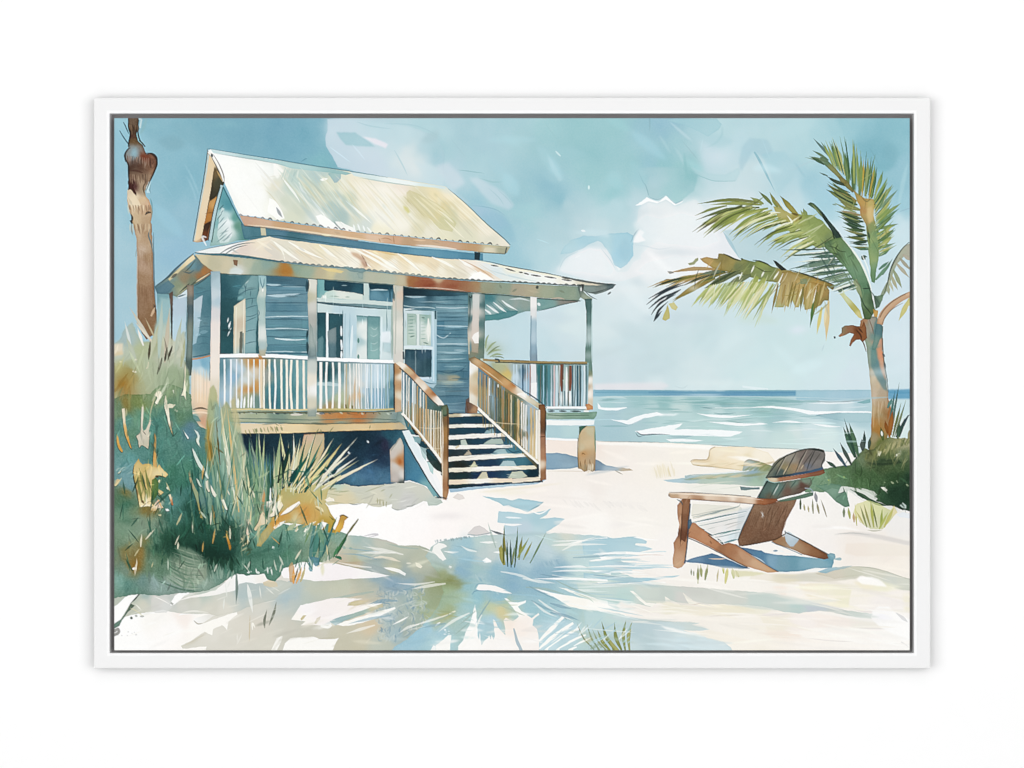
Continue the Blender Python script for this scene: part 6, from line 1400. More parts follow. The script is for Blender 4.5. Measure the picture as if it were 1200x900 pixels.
# main green mass
W([134,470,145,462,160,462,176,462,186,452,200,450,215,456,224,462,226,490,236,500,245,505,247,520,252,540,262,560,275,552,290,560,300,556,308,575,312,590,320,600,330,612,345,618,360,612,384,616,396,622,408,626,402,640,388,655,372,660,352,658,344,662,332,666,328,675,322,682,314,680,310,672,290,674,276,672,262,682,245,692,225,694,205,696,185,698,165,696,150,698,134,702],
  [(138,480,'7f9a7c'),(150,475,'a09458'),(165,475,'8a9a62'),(180,465,'95ab84'),(200,460,'96ac88'),(215,470,'86a488'),(210,490,'6f9678'),(195,490,'659686'),(185,500,'5f9a8e'),(165,490,'74a48c'),(145,495,'6a9e94'),(155,510,'6f9a80'),(140,520,'70a09a'),(165,525,'62968e'),(185,520,'5a9286'),(205,515,'588e80'),(220,510,'6792a0'),(225,530,'5f948c'),(205,535,'5a8e80'),(180,540,'4f887e'),(150,538,'66a09c'),(145,550,'76a4a8'),(140,560,'7aa5a6'),(150,565,'78a4aa'),(140,580,'5d8468'),(145,572,'86804a'),(148,590,'52866e'),(170,598,'8a7a40'),
   (200,550,'4f8a74'),(220,550,'5a947e'),(240,545,'659c8a'),(240,560,'68a09e'),(215,565,'4f8c78'),(200,575,'4a8470'),(205,590,'5f9690'),(220,580,'5a9088'),(250,570,'76a4a0'),(265,575,'7aa8a0'),(280,580,'7ba6a0'),(290,595,'75a294'),(270,600,'6a9c94'),(250,595,'4f8480'),(225,595,'356c5c'),(235,600,'2f6656'),(240,588,'48788a'),(215,605,'5a8a80'),
   (150,605,'6f9a80'),(165,610,'92a08a'),(145,620,'86a48c'),(170,622,'8aa694'),(180,635,'6a937e'),(200,615,'3f7464'),(220,620,'2f6452'),(245,618,'316450'),(260,610,'3c6a5a'),(270,625,'3a6450'),(195,630,'3a6c54'),(210,640,'386c50'),(240,640,'2c6450'),(255,640,'2f665a'),(265,645,'2a5c50'),(270,655,'2c5a48'),(245,655,'2a5c48'),(230,645,'366a54'),
   (180,645,'46745c'),(190,655,'5f8468'),(210,662,'9aac94'),(225,655,'8fa894'),(235,665,'a4b4a2'),(220,672,'a0b0a0'),(200,668,'7f9c86'),(185,672,'6d9078'),(175,660,'74947a'),(150,630,'8ca68c'),(150,650,'94926a'),(140,645,'7a9c88'),(155,660,'a07a30'),(163,650,'957c40'),(145,665,'86a090'),(140,680,'8ab4a8'),(150,685,'6f9c90'),(165,680,'7a9c94'),(180,685,'98b0ac'),(195,688,'9cb4ac'),
   (215,688,'a4b6b0'),(240,682,'9cb2a4'),(255,675,'86a698'),(265,668,'6f9c8c'),(280,660,'6fa08c'),(290,650,'6d9c88'),(300,640,'6a9886'),(310,655,'74a28e'),(320,640,'5a8e7c'),(300,625,'7aa594'),(320,620,'86ac98'),(340,630,'70a08e'),(335,650,'66987f'),(355,640,'8aa892'),(370,640,'98ab90'),(385,640,'9cb098'),(395,630,'8cac9a'),(360,625,'8fb09c'),(330,665,'6f9c8a'),(310,608,'8ab09c')],
  edge=.2,r=1.2,gran=.16,flow=.2,power=3.0)
# lines of pigment in the dark heart
B(232,608,18,12,'2f6450',.6)
B(250,640,26,18,'28584a',.65)
B(222,630,24,16,'2f6450',.5)
B(170,632,8,10,'97803c',.6)
B(155,658,9,9,'9a7a38',.6)
B(146,645,10,6,'9a8444',.5)
B(172,615,22,10,'8fa48c',.5)
W([134,596,150,594,175,604,195,612,200,622,180,628,160,630,140,628,134,632],[(150,612,'8aa890'),(180,615,'8da690')],.45,edge=0,soft=3,mark=False)
hatch(172,620,262,610,50,1,16,2.4,['2f6450','3f7a62','25564a'],.35,seed=51)
hatch(180,634,268,628,50,2,18,2.4,['2a5c4a','3a705a','244f40'],.35,seed=52)
B(236,646,36,18,'1c4538',.85)
B(262,655,18,12,'1c4034',.6)
B(205,640,22,14,'2a5644',.6)
B(236,600,22,10,'24584c',.6)
B(150,610,14,6,'4f7a62',.4)
# feathery pale frond in the dark
r_ = np.random.RandomState(58)
W([205,641,212,640,222,642,232,648,242,658,245,668,240,680,228,688,214,688,200,684,192,678,200,672,206,660,212,652],
  [(212,645,'8fa68e'),(230,655,'a0b49e'),(238,668,'adbba6'),(220,670,'a4b4a0'),(205,680,'9fb2a0')],.7,edge=0,soft=1.5,mark=False)
for _i in range(9):
    _y = 646 + _i * 4.6
    L([236 - _i * .6 + r_.randn() * 4, _y + 10,220 - _i, _y + 8 + r_.randn(),204 - _i * 1.6 + r_.randn() * 6, _y - 2],.8 + r_.rand() * 1.8,['456f58','5f866c'][_i % 2],.5,tip=(0,.2),mark=False)
    L([240 - _i * .4 + r_.randn() * 4, _y + 7,226 - _i, _y + 4 + r_.randn(),210 - _i * 1.2 + r_.randn() * 6, _y - 4],.8 + r_.rand() * 1.4,'b8c4b0',.45,tip=(0,0),mark=False)
for _i in range(9):
    _x = 244 + _i * 4 + r_.randn() * 1.5
    leaf(_x,654 - _i % 3, _x + 2 + _i * .4 + r_.randn() * 2,672 - _i * 1.2 + r_.randn() * 4,2 + r_.rand() * 3,'2c5644',edge=0,a=.85)
for _i in range(7):
    _x = 246 + _i * 4.2 + r_.randn() * 1.5
    leaf(_x,678, _x - 3 + _i + r_.randn() * 2,664 + r_.randn() * 4,1 + r_.rand() * 2,'a4bcac',edge=0,a=.7)
hatch(276,600,290,655,16,6,-4,1.8,['2f5a48','3f6a54','e8dfc4','6f6a3c'],.7,seed=53)
B(286,632,6,12,'2c4a3c',.6)
LS([[283,630,284,633],[282,646,290,641],[284,640,289,636]],1.8,'dcd0a8',.85,tip=(.3,.1),mark=False)
B(305,640,16,8,'5a8c7a',.5)
hatch(296,650,330,640,12,8,-4,3,['4f8270','5f917f'],.5,seed=54)
LS([[319,641,322,642]],2.6,'eef0ea',.9,mark=False)
spots(290,664,304,670,4,4,'eef3ee',.8,55)
LS([[300,666,301,672],[314,672,313,664],[319,674,317,664]],1.6,'eef2ec',.85,tip=(.2,0),mark=False)
L([155,666.5,160,666],3,'fbf7ee',.97,tip=(.3,.3),mark=False)
# blue misty ferns lower left
hatch(146,540,168,546,16,-10,12,2,['8ab4b8','5a9494','9cc0c4'],.5,seed=56)
hatch(136,552,150,556,8,9,-5,1.6,['c9d9cc','5f9090'],.6,seed=57)
W([140,560,150,545,160,540,172,540,168,548,156,556,150,575,146,572],[(155,550,'80aaae'),(148,565,'7fa8b0')],.6,edge=0,soft=2,mark=False)
# long soft blades rising in front of the porch
BL = ['7aa294', '86ab98', '94b39c', '6c988c', 'a2bd9e', 'b3c4a0']
r_ = np.random.RandomState(61)
W([246,455,250,450,254,458,256,480,256,520,254,545,244,548,240,520,243,480],[(250,460,'bfc39a'),(250,480,'b0bf9c'),(249,505,'b3b078'),(247,530,'9f8c44'),(249,545,'7f9a7c')],.9,edge=.1,soft=.6)
W([252,470,258,478,262,500,270,530,282,560,288,600,270,610,258,590,252,550,250,510],[(256,490,'9fbab0'),(262,530,'8cae9c'),(272,570,'80aaa0'),(262,590,'7aa6a0')],.85,edge=.05,soft=1)
W([258,480,265,470,270,478,276,500,290,540,300,575,302,610,288,620,276,600,268,560,260,520],[(264,480,'b5bb96'),(270,510,'a3b897'),(284,550,'93b39a'),(292,590,'86ad9c')],.85,edge=.05,soft=.8)
W([270,470,274,466,280,490,286,520,296,548,306,580,312,610,300,618,290,580,280,540],[(274,480,'cfc8a0'),(284,520,'b5c4a4'),(300,570,'98b49c')],.8,edge=.05,soft=.8)
for _i in range(20):
    _x = 240 + _i * 3.4 + r_.randn()
    leaf(_x + 4 + _i * .6,612 + r_.randn() * 6, _x - 6 + _i * .5,478 + abs(_i - 8) * 7 + r_.rand() * 14,4 + r_.rand() * 3, BL[r_.randint(6)],bend=.02 * r_.randn(),a=.6,edge=.12)
for a in ((246,540,243,490,4,'c0a860'),(250,545,244,510,3,'b48f3c'),(258,545,253,490,2,'7a6a38')):
    leaf(*a,edge=.1)
for a in ((268,560,258,470,3,'d9d9b8'),(276,590,262,500,2.6,'e3e8d4'),(272,575,260,505,2,'e6ecdc'),(280,600,266,476,3,'dfc68c'),(292,600,291,542,2.2,'d8dcb4'),(284,590,282,528,2,'dfe4cc'),(290,575,268,490,2,'c9d4b8'),(262,600,254,530,1.6,'c0bf8c'),(290,640,295,592,2.4,'e0d6ae')):
    leaf(*a,edge=.05)
# tall blades across the dark space under the deck
for a in ((300,620,301,505,5,'8fae8c'),(302,640,310,508,5,'b9c8a4'),(312,625,316,530,4,'54846c'),(317,610,329,506,6,'a8bb98'),(308,600,303,500,3,'d6dcc0'),(296,590,292,512,5,'7fa592'),(325,600,328,518,3,'d9d9b0'),(321,612,318,534,3.6,'3a6654'),(302,545,293,518,2,'8fa6a4')):
    leaf(*a,edge=.15)
r_ = np.random.RandomState(64)
for _i in range(34):
    _x = 226 + r_.rand() * 84; _y = 560 + r_.rand() * 70
    leaf(_x + r_.randn() * 4, _y + 8, _x - 10 + r_.randn() * 8, _y - 40 - r_.rand() * 26,1.2 + r_.rand() * 2,['2f6a62','4a857a','3a6f60','86b0a0','5a948a','a9bc9c'][r_.randint(6)],a=.42,edge=.1)
for _i in range(26):
    _x = 286 + r_.rand() * 66; _y = 566 + r_.rand() * 34
    leaf(_x, _y, _x - 3 + r_.randn() * 5 + (_x - 310) * .15,512 + r_.rand() * 26,1.2 + r_.rand() * 2,['9fb894','5f8f7a','c9d0a8','37685a','e0dcbc'][r_.randint(5)],a=.7,edge=.15)
# straw-coloured clump with green striping
CL = part('painted_shrubbery', None, 'straw coloured spiky clump in front of the dark space under the deck')
W([300,640,306,625,318,610,322,590,328,575,340,566,352,556,365,552,378,553,392,566,384,576,382,590,388,602,394,610,390,618,394,624,384,624,370,616,350,614,330,612,318,624,306,640],
  [(310,625,'c0b884'),(322,605,'cdbd78'),(330,590,'c6c08a'),(335,600,'d6a858'),(325,610,'dba048'),(345,575,'c2bd84'),(365,560,'cec494'),(380,562,'d0cda4'),(370,575,'c9c48c'),(360,585,'d0c080'),(358,598,'dca65a'),(370,600,'d8b46c'),(348,605,'d9cfa4'),(380,610,'c6a850'),(388,615,'bfa648'),(378,590,'d2c690'),(340,615,'a9b68c')],edge=.25,r=.9)
B(358,597,12,7,'d8b060',.5)
B(322,606,8,5,'dcae5c',.5)
base = (345, 574)
for (tx,ty,w,c) in ((328,506,4,'d6d8b4'),(344,507,3.4,'e6e8d8'),(352,513,3.4,'dfe0c4'),(371,506,4.6,'3f8a74'),(369,510,2.6,'e9e6d0'),(381,512,3,'d9c89c'),(391,513,3.6,'e6e0c8'),(388,524,4.4,'2f7a6c'),(401,519,4.6,'d8cfa0'),(392,520,2,'4f8a78'),(419,512.5,3.4,'e9e8da'),(419,535,3.2,'e4e6de'),(421,539,2.4,'c9cdb4'),(443,538,3.2,'ebe6d6'),(360,510,3,'3f7f6c'),(378,515,3.6,'5f9a88')):
    bx = 335 + (tx - 328) * .36; by = 578 - abs(tx - 370) * .05
    leaf(bx,by,tx,ty,w,c,bend=.03 if tx < 350 else -.02,edge=.25)
for (x0,y0,x1,y1,w,c) in ((338,570,350,545,6,'1f5f5c'),(342,572,362,530,6,'2a7a6c'),(346,573,372,535,5,'1f6a64'),(354,574,392,540,4.6,'2a6a62'),(360,573,384,546,3,'3a7f70'),(330,560,340,520,5,'23504a'),(326,566,333,530,4,'1b3c44'),(378,568,398,556,4,'164860'),(386,556,396,550,5,'1f5a64')):
    leaf(x0,y0,x1,y1,w,c,edge=.2)
for (x0,y0,x1,y1,w,c) in ((340,575,366,528,2,'e0dcb0'),(344,575,372,540,1.8,'f0ead0'),(348,575,386,530,2.2,'e8deb4'),(352,576,396,528,3.6,'ddd6a4'),(332,570,340,530,2.2,'cfd2a4'),(336,572,348,520,2.6,'d8cfae'),(366,568,412,530,3,'e8e4d2'),(380,568,425,548,3,'e9e2cc'),(328,580,330,540,3,'8fa67e')):
    leaf(x0,y0,x1,y1,w,c,edge=.1)
W([383,566,391,561,400,556,400,559,394,565,388,570],'e2dcb4',.85,edge=.1)
hatch(380,573,402,578,7,14,-2,1.4,['b9b48c','d6d2b0','8f9a70'],.6,seed=66)
L([384,570,393,569,400,568],2,'a9c6b4',.7,tip=(0,0),mark=False)
# white and gold chips
for P, c in (([328,604,337,595,351,587,352,590,344,597,336,602],'fbf8f2'),([319,597,322,590,329,585,328,590,325,598,320,601],'f3efe2'),([369,618,372,614,378,611,384,613,381,617,376,621],'fcfcfc'),([361,614,366,612,371,610.5,368,614,364,616],'f6ead0'),([334,622,340,615,347,613,347,616,341,621],'b9c6a4'),([320,618,328,612,335,610,330,615,322,620],'f4f2ea'),([345,622,348,619,350,620,347,623],'f3f0e2'),([356,623,358,619,360,620,358,624],'f5f2e6'),([380,586,386,582,391,585,390,587],'f6f0e0')):
    W(P, c,.97,edge=.15,r=.4)
LS([[328,604,340,600,351,589],[369,595,374,598,379,602]],1,'8a7a50',.6,tip=(0,0),mark=False)
L([370,593,376,596,379,600],2.6,'efe4c0',.85,tip=(.2,0),mark=False)
LS([[386,605,392,610],[391,612,389,622]],1.3,'7a7a3a',.8,tip=(.2,0),mark=False)
W([399,604,402,603,408,606,404,610,402,618,398,624,392,622,396,614],[(402,606,'c9a04c'),(398,618,'ddb24c')],.98,edge=.5,ew=.7,r=.4)
L([398,605,402,603.4,408,606.4],1.1,'5f4a20',.85,mark=False)
for a in ((368,616,362,668,5,'6fa09a'),(376,612,366,660,7,'5f9a8e'),(384,614,372,664,7,'74a494'),(390,618,376,656,4,'4f8a86'),(408,624,392,655,3,'3f7a5c'),(396,640,390,655,3,'5f9a70'),(420,608,404,630,2.4,'8f8a50'),(404,630,394,648,2.4,'5a8a60'),(366,612,356,640,3,'8fae84'),(372,615,380,640,6,'84aa90')):
    leaf(*a,edge=.2)
W([361,655,366,652,374,654,374,662,370,664,367,660,366,670,363,669,362,662],[(366,658,'5f94a4'),(364,668,'7fb0b8')],.8,edge=.2)
L([392,652,398,653.5,400,656],3.4,'2f7a5c',.9,tip=(.2,.1))
W([338,664,342,658,345,665,344,683,340,682],[(341,668,'d2b48c')],.8,edge=.15)
for a in ((344,684,344,666,4,'e8b874'),(347,684,354,664,3.4,'e9bf80'),(352,682,358,664,3,'d3c89c'),(345,680,350,664,2,'8a7a50')):
    leaf(*a,edge=.2)
L([378,660,378,675],4,'d9d6a4',.6,tip=(.2,0),soft=.5,mark=False)
L([372,664,380,660,392,659],1.2,'e0d6bc',.7,mark=False)
# bare-paper twigs and leaves among the green
use(VEG)
PAP = 'efe9d4'
CH = [([142.5, 479, 146, 478, 147, 495, 149, 505, 152, 518, 154.5, 526, 152, 524, 147, 512, 144.5, 500], [(145, 485, 'ece4cf'), (148, 508, 'e6c07c'), (152, 520, 'e2b25c')]),
      ([136.5,508,138.5,512,140,520,144,528,143,530.5,139,526,136.5,518],[(138,515,'e4bc6c'),(142,526,'dcae58')]),
      ([166,477,168,476,168,490,167,500,168,505,171,503,174,496,176.5,488,177,494,174.5,504,175,514,174,526,170,524,166,522,163,525,161.5,516,159.5,511,164.5,506,165,492],[(167,490,'e6e2d2'),(168,512,'ddd4c2'),(172,522,'d2cbb6')]),
      ([181,507,183,510,183,530,184,548,179,548,180,525],[(182,515,'c6a468'),(181,540,'e0b46c')]),
      ([194,462,196,470,196,474,199,473,203,474,206,474,202,478,198,478,199,488,201,500,203,511,200,505,197,496,194,484,192,474],[(195,470,'e6e3cd'),(199,490,'f1ecdc'),(202,508,'d6c49c')]),
      ([180,463,184,459,188,458,190,463,187,468,185,474,181,472,184,466],[(186,464,'f0ead6')]),
      ([216.5,422,217.5,430,217.5,450,218,462,218,470,215.5,464,211.5,464,214,458,215.5,445],[(216,440,'e6e2cc'),(216,460,'eeead6')]),
      ([214,503,218,508,221.5,513,220,515,216,508],'eef2ec'),
      ([227,503,232,506,234,511,233,517,235,525,231,520,229.5,515,231,511],[(231,508,'dbe6e2'),(232,518,'e6ece0')]),
      ([225,524,229,530,234,540,240,550,245,560,244,562,239,556,232,546,227,534],'dde8e0'),
      ([221,553,224,560,228,570,232,577,234,595,237,607,234.5,607,231,590,226,575,222,562],[(224,565,'c6b894'),(231,580,'aab894'),(235,600,'b9b078')]),
      ([230,560,233,563,237,571,234,570,231,565],'d2ddd2'),
      ([241,564,244,563,245,570,246,576,244,577,241,571],'e6e2d0'),
      ([246,567,249,572,254,580,252,583,249,580,247,574],'eceade'),
      ([259,586,262,585,265,592,267,598,264,597,261,591],'f6f2e2'),
      ([247,591.5,250,592,252,607,250,607],'b98f4c'),
      ([264,621,266,622,269,634,271,642,269,645,267,638,265,630],[(266,625,'e2bc70'),(269,640,'c9943c')]),
      ([288,609,292,608,292,618,295,624,290,628,288,624,289,616],'ead9c4'),
      ([309,572,311,580,309,595,311,608,316,608,312,614,304,616,300,622,297,620,303,610,306,596,307,580],[(309,585,'d6ac78'),(308,610,'e9dcc0'),(300,618,'e3d2b0')]),
      ([312,588,318,586,320,589,316,595,313,600],'ece4d6'),
      ([314,605,322,598,330,588,332,592,326,602,318,606],'f2ead8'),
      ([197.5,580,200,579,202,586,203,592,201,592,199,586],[(199,582,'ece2c8'),(202,590,'c98a58')]),
      ([195,570,198,570.5,198,574,195,573],'dfe6d6'),([193.5,596,197,596,199,598.5,195,599.5],'eef2ee'),
      ([186,562,188,562,187,566,185,565],'e9e4c0'),([185.5,573,189,575,192,577,187,581,185,580],[(187,577,'e4cf98')]),
      ([176,596,180,592,185,586,187,585,189,591,192,595,185,596,182,599,176,598],[(180,595,'efe0c4'),(186,589,'ebd0bc')]),
      ([134,566,138,561,141,562,138,567,135,570],[(138,564,'d9c9a0')]),([137,555,141,552,143,551,140,555],'d3ddcc'),
      ([185,603,189,602.5,189,605,186,605],'d2d0ac')]
for P, c in CH:
    W(P, c,.96,edge=.12,r=.35)
    Q = pts(P)
    L(np.concatenate([Q, Q[:1]])[len(Q) // 2:].ravel(),.9,'2c5448',.6,mark=False,tip=(.3,.3))
LS([[148,478,147,490],[174,500,177,480,180,470,182,466]],1.2,'d9cfae',.7,tip=(0,0),mark=False)
L([205,480,208,482],2,'d9dcc4',.6,mark=False)
L([203,457,204,461],1.6,'dfe2d0',.8,mark=False)
B(223,498,8,4,'7496a6',.6)
# golden ragged leaf
GOLD = part('painted_shrubbery', None, 'small golden ragged plant in the left-hand shrubs')
W([157,545,160,541,162.5,537,164,541,167,544,172,543,178,544,181,546.5,184,548,187,544,189,548,193,552,197,556,194,559,188,557.5,184,557,181,560,180,570,177,584,176,588,181,593,176,593,168,592,164,594,162,585,159,572,157,562,155.5,552],
  [(160,548,'ddc68a'),(163,560,'b8a864'),(172,550,'d9bf7a'),(180,552,'e2cc94'),(190,554,'ead9a8'),(170,565,'d3bd78'),(176,570,'dcc07c'),(165,578,'e0c88c'),(163,590,'efe2bc'),(172,590,'f0dfb4')],.98,edge=.35,r=.4)
LS([[163,548,167,565,172,584],[170,547,173,565,176,582],[160,552,163,572,167,588]],[1,3,2.4],'7f8a4a',.8,tip=(.2,.2),mark=False)
W([178,562,183,560,186,566,184,580,180,586,177,586],[(181,570,'6a8a48'),(181,582,'557a40')],.85,edge=.2)
LS([[157,545,156,556,160,576,163,592],[184,557.5,189,558,194,559.5]],1.2,'3f3a20',.85,tip=(.2,.2),mark=False)
LS([[166,586,169,590],[182,558,186,559]],2.6,'5a3a1c',.7,tip=(.3,.3),mark=False)
LS([[168,590,172,580,170,570]],4,'6f8a4c',.5,tip=(0,0),mark=False)
L([165,593,172,592,178,592.5],2,'f6ecd0',.9,mark=False)
B(178,598,6,3,'b09048',.6)

# ------------------------------------------------- palm on the right
PALM = part('painted_palm_tree', None, 'green palm tree at the right edge of the print')
TR = part('trunk', PALM, 'tan and teal palm trunk')
W([1008,376,1012,373,1016,371,1027,371,1031,378,1034.5,383,1034,395,1033.5,410,1036,425,1038,442,1040.5,460,1041,470,1044,480,1047,492,1043,502,1040,512,1040,528,1018,528,1020.5,510,1021,492,1022,478,1021,460,1019.5,445,1018,430,1016,415,1015.5,405,1013,398,1009,398,1008,390],
  [(1010,382,'a8703f'),(1013,392,'b5804f'),(1016,378,'b0825a'),(1022,376,'9f9c8c'),(1021,388,'a09a88'),(1028,378,'628a86'),(1027,392,'6d9088'),(1032,386,'5a868a'),(1020,400,'8fa48c'),(1024,408,'6f988e'),(1030,398,'cf9a7c'),(1030,412,'d89268'),(1033,422,'d89a76'),(1019,416,'94a898'),(1025,425,'7a9c98'),(1031,438,'6f9098'),(1036,448,'7a9aa0'),(1022,435,'c0b294'),(1024,448,'d0c0a2'),(1030,455,'cbb696'),(1036,460,'b8a68c'),(1025,465,'cdb9a0'),(1033,472,'c0a682'),(1026,482,'bfa478'),(1024,494,'b98440'),(1032,490,'aa9468'),(1026,505,'b07c34'),(1022,515,'a3946c'),(1028,520,'6f7a3c'),(1038,490,'a07a48'),(1043,490,'a8744a')],
  .98, edge=.35, ew=1.1, r=.5)
W([1022,405,1027,400,1029,415,1034,430,1038,446,1040,458,1035,456,1028,444,1021,430,1020,415],[(1024,410,'5f908c'),(1030,432,'5a8a90'),(1036,452,'6f9090')],.75,edge=.1,soft=.5,mark=False)
W([1027,408,1033,406,1034,420,1037,436,1038,446,1033,436,1029,422],[(1030,412,'e09a72'),(1035,430,'dda684')],.85,edge=.1,soft=.4,mark=False)
W([1018,374,1027,372,1024,383,1022,392,1018,384],[(1022,378,'a9a496')],.85,edge=.2,mark=False)
W([1026,382,1029,376,1034,383,1033,394,1026,410,1022,410,1024,396],[(1030,384,'5a8488'),(1026,400,'6f958a')],.9,edge=.25,mark=False)
LS([[1034.6,382,1034,400,1036,424,1039.4,444,1041,460]],1.1,'3f4438',.85,tip=(.2,.2),mark=False)
LS([[1008,398,1012,402,1015,412]],1.2,'5a3820',.85,tip=(.2,.3),mark=False)
LS([[1034,414,1037,418],[1036,424,1038,432]],2.4,'4f5c60',.8,tip=(.3,.2),mark=False)
L([1034,396,1034.6,410],1.2,'7a5440',.6,mark=False)
LS([[1040,466,1043,478,1047,490],[1042,480,1040,492]],2,'a86a30',.8,tip=(.2,0),mark=False)
L([1018,372,1022,384,1024,392],1,'7a5a40',.7,tip=(.2,0),mark=False)
hatch(1022,470,1038,470,8,0,26,1.4,['b08a58','d6c4a4','9a7a4c'],.5,seed=71)
STUB = part('dead_stub', PALM, 'broken brown dead frond stubs on the trunk')
W([986.5,384,990,381.5,998,381,1005,382,1010,383,1012,376,1015,384,1016,396,1011,401,1008,398,1003,398.5,999,402,997,406,995,405,997,398,1001,391.5,996,390,990,393,984,395,982,394,986,390],
  [(990,384,'8a7a58'),(998,384,'9a6a48'),(988,390,'b4794a'),(1000,393,'9a5a30'),(1005,388,'7a4420'),(1008,394,'8a4a24'),(998,400,'a06434'),(1012,388,'9a6034')],.98,edge=.6,ew=.9,r=.5)
LS([[1003,386,1008,392,1010,398],[1006,384,1011,390]],2,'4a2a18',.7,tip=(.2,.2),mark=False)
L([977,395.5,979,395],2.4,'2a3438',.9)
def frond(label):
    return part('frond', PALM, label)
# drooping frond at right edge
frond('grey green frond cut by the right edge')
W([1030,352,1034,340,1040,330,1044,318,1047,306,1054,296,1060,288,1068,281,1068,306,1060,300,1052,308,1046,322,1042,336,1036,346],[(1036,342,'8a9a7c'),(1044,320,'9ca68c'),(1055,298,'a2a58c'),(1064,292,'a9a692')],.9,edge=.25,r=.5)
for a in ((1044,322,1052,340,4,'b0b092'),(1047,316,1057,338,4.6,'98a482'),(1050,308,1066,326,4,'b4b09c'),(1054,302,1068,318,4,'a9a694'),(1058,298,1068,306,4,'b8b0a0'),(1040,334,1042,346,4,'a4ac92'),(1042,328,1047,342,3,'c0c2a8')):
    leaf(*a,edge=.2)
LS([[1036,344,1040,332,1043,318,1049,304,1057,292,1066,283]],1.5,'2e3a30',.9,tip=(.2,.3))
for a in ((1034,322,1046,303,3,'54806c'),(1030,316,1042,306,3.6,'5a8a74'),(1026,328,1044,308,4,'6a9678')):
    leaf(*a,edge=.2)
frond('curved tan stalk with a yellow leaf tip')
L([1031,380,1034,370,1042,360,1054,351,1068,344],[7,8,8,7,6],'c9a07c',.98,edge=.4)
LS([[1031,372,1036,363,1045,354,1056,347,1066,342]],.9,'5a4030',.75,mark=False)
LS([[1033,382,1037,372,1046,362,1058,355]],.9,'5a4030',.7,tip=(.2,.2),mark=False)
leaf(1066,350,1053,376,6,'cbc67c',edge=.3)
leaf(1067,352,1059,365,3,'d6cd8c')
L([1067,342,1062,346],3,'d8ae8a',.7)
# upright frond
frond('tall upright frond')
GA = ['6f9058', '7f9c5e', '5f8555', '8fa564', '8a9a50', '4f7a58']
W([961,184,966,184,972,190,978,196,986,206,992,213,990,217,982,208,974,200,966,193,961,190],[(968,190,'5f7f5c'),(978,198,'86884c'),(988,212,'8a8448')],.97,edge=.4)
for (bx,by,tx,ty,w,c) in (
        (972,184,953,162,3,'6a8a84'),(974,187,962,166,2.6,'5c7f6c'),(978,192,969,169,3,'7fa084'),(981,195,974,168,4,'54755c'),(986,200,980,171,4.4,'5f8058'),
        (987,190,983,176,3,'a8c0a4'),(991,206,990,178,5.4,'62854f'),(994,220,991,182,5.6,'6d8c52'),(1000,224,999,179,6.4,'5a7c4c'),(1002,226,1003,177,2,'8fb0a0'),(1007,230,1009,183,6,'7c9058'),(1010,230,1012,186,3,'c2ac48'),(1014,230,1017,185,5.4,'94a464'),
        (1021,232,1025,192,5,'8fa858'),(1018,234,1024,196,3,'b8a84c'),(1026,226,1035,200,4.4,'7c9c5e'),(1024,238,1040,208,4,'8cab6e'),(1026,242,1046,216,6,'98ac74'),(1028,246,1052,222,4,'7f9f80'),(1028,256,1056,238,5,'90a86c'),(1029,262,1054,244,4,'6f9a74'),(1030,268,1053,262,4,'7a9a68'),(1030,276,1048,270,4.4,'5f8a5c'),(1031,282,1046,278,3.6,'6a9468'),(1030,290,1046,286,4,'54805c'),(1030,300,1044,291,4,'5f8a66'),
        (971,188,952,176,3,'6f8a68'),(970,190,948,183,2.6,'7a9070'),(966,191,943,184,1.6,'9ab0a0'),(966,193,950,184,3.4,'4f6f50')):
    leaf(bx,by,tx,ty,w,c,bend=.02)
for (bx,by,tx,ty,w,c) in (
        (992,218,968,206,4,'4f5f44'),(991,216,972,210,4.4,'4a5a44'),(1000,225,986,206,6,'7f7c44'),(992,215,982,206,5,'8a8248'),(970,206,960,202,1.8,'6a8274'),
        (1003,238,969,215,7,'8a8a48'),(1000,236,968,222,6,'6f7f44'),(1004,236,976,214,5,'9a9050'),(1005,240,982,234,5,'5f7a4c'),(1008,246,984,236,6,'8f9452'),(1008,252,985,247,5,'a49468'),(1010,256,986,252,4.4,'6b7a50'),(1012,260,990,255,4,'46624c'),(1013,266,988,260,3.6,'547a58'),(1014,270,997,267,4,'4c6a44'),(1016,276,1001,274,4.4,'3f5c44'),(1018,282,1002,283,3.4,'3f5c4c'),(1018,292,999,289,4,'4f7a58'),(1014,304,1009,300,5,'456a4c'),(980,240,975,239,1.4,'8fa898')):
    leaf(bx,by,tx,ty,w,c,bend=-.03)
W([1000,222,1006,228,1014,232,1024,234,1026,240,1022,250,1026,262,1031,275,1031,290,1029,305,1027,318,1025,332,1021,330,1020,316,1018,300,1017,285,1014,262,1008,252,1008,242,1004,234],
  [(1006,232,'a4924a'),(1014,240,'bd8f40'),(1012,250,'b48444'),(1020,242,'bfa858'),(1020,252,'c9a85c'),(1016,262,'a88a48'),(1024,265,'7f9454'),(1028,272,'5f8a58'),(1022,285,'86a05c'),(1027,290,'6a9058'),(1022,305,'86a060'),(1026,315,'6f9668'),(1022,325,'5f8a5c')],.96,edge=.25,r=.9)
W([1016,244,1022,241,1024,248,1023,258,1018,262,1016,254],[(1020,250,'d6b878')],.85,edge=.1,soft=.3,mark=False)
LS([[1008,228,1016,236,1026,226],[1015,262,1018,274,1019,290]],1.4,'5a5a30',.5,tip=(0,0),mark=False)
LS([[1017,272,1019,280],[1010,300,1016,301]],2.6,'2f4a38',.8,tip=(.2,.2),mark=False)
hatch(1024,262,1031,300,10,8,-7,2,['4f7a54','9cb478','c3d2a4'],.6,seed=73,mark=True)
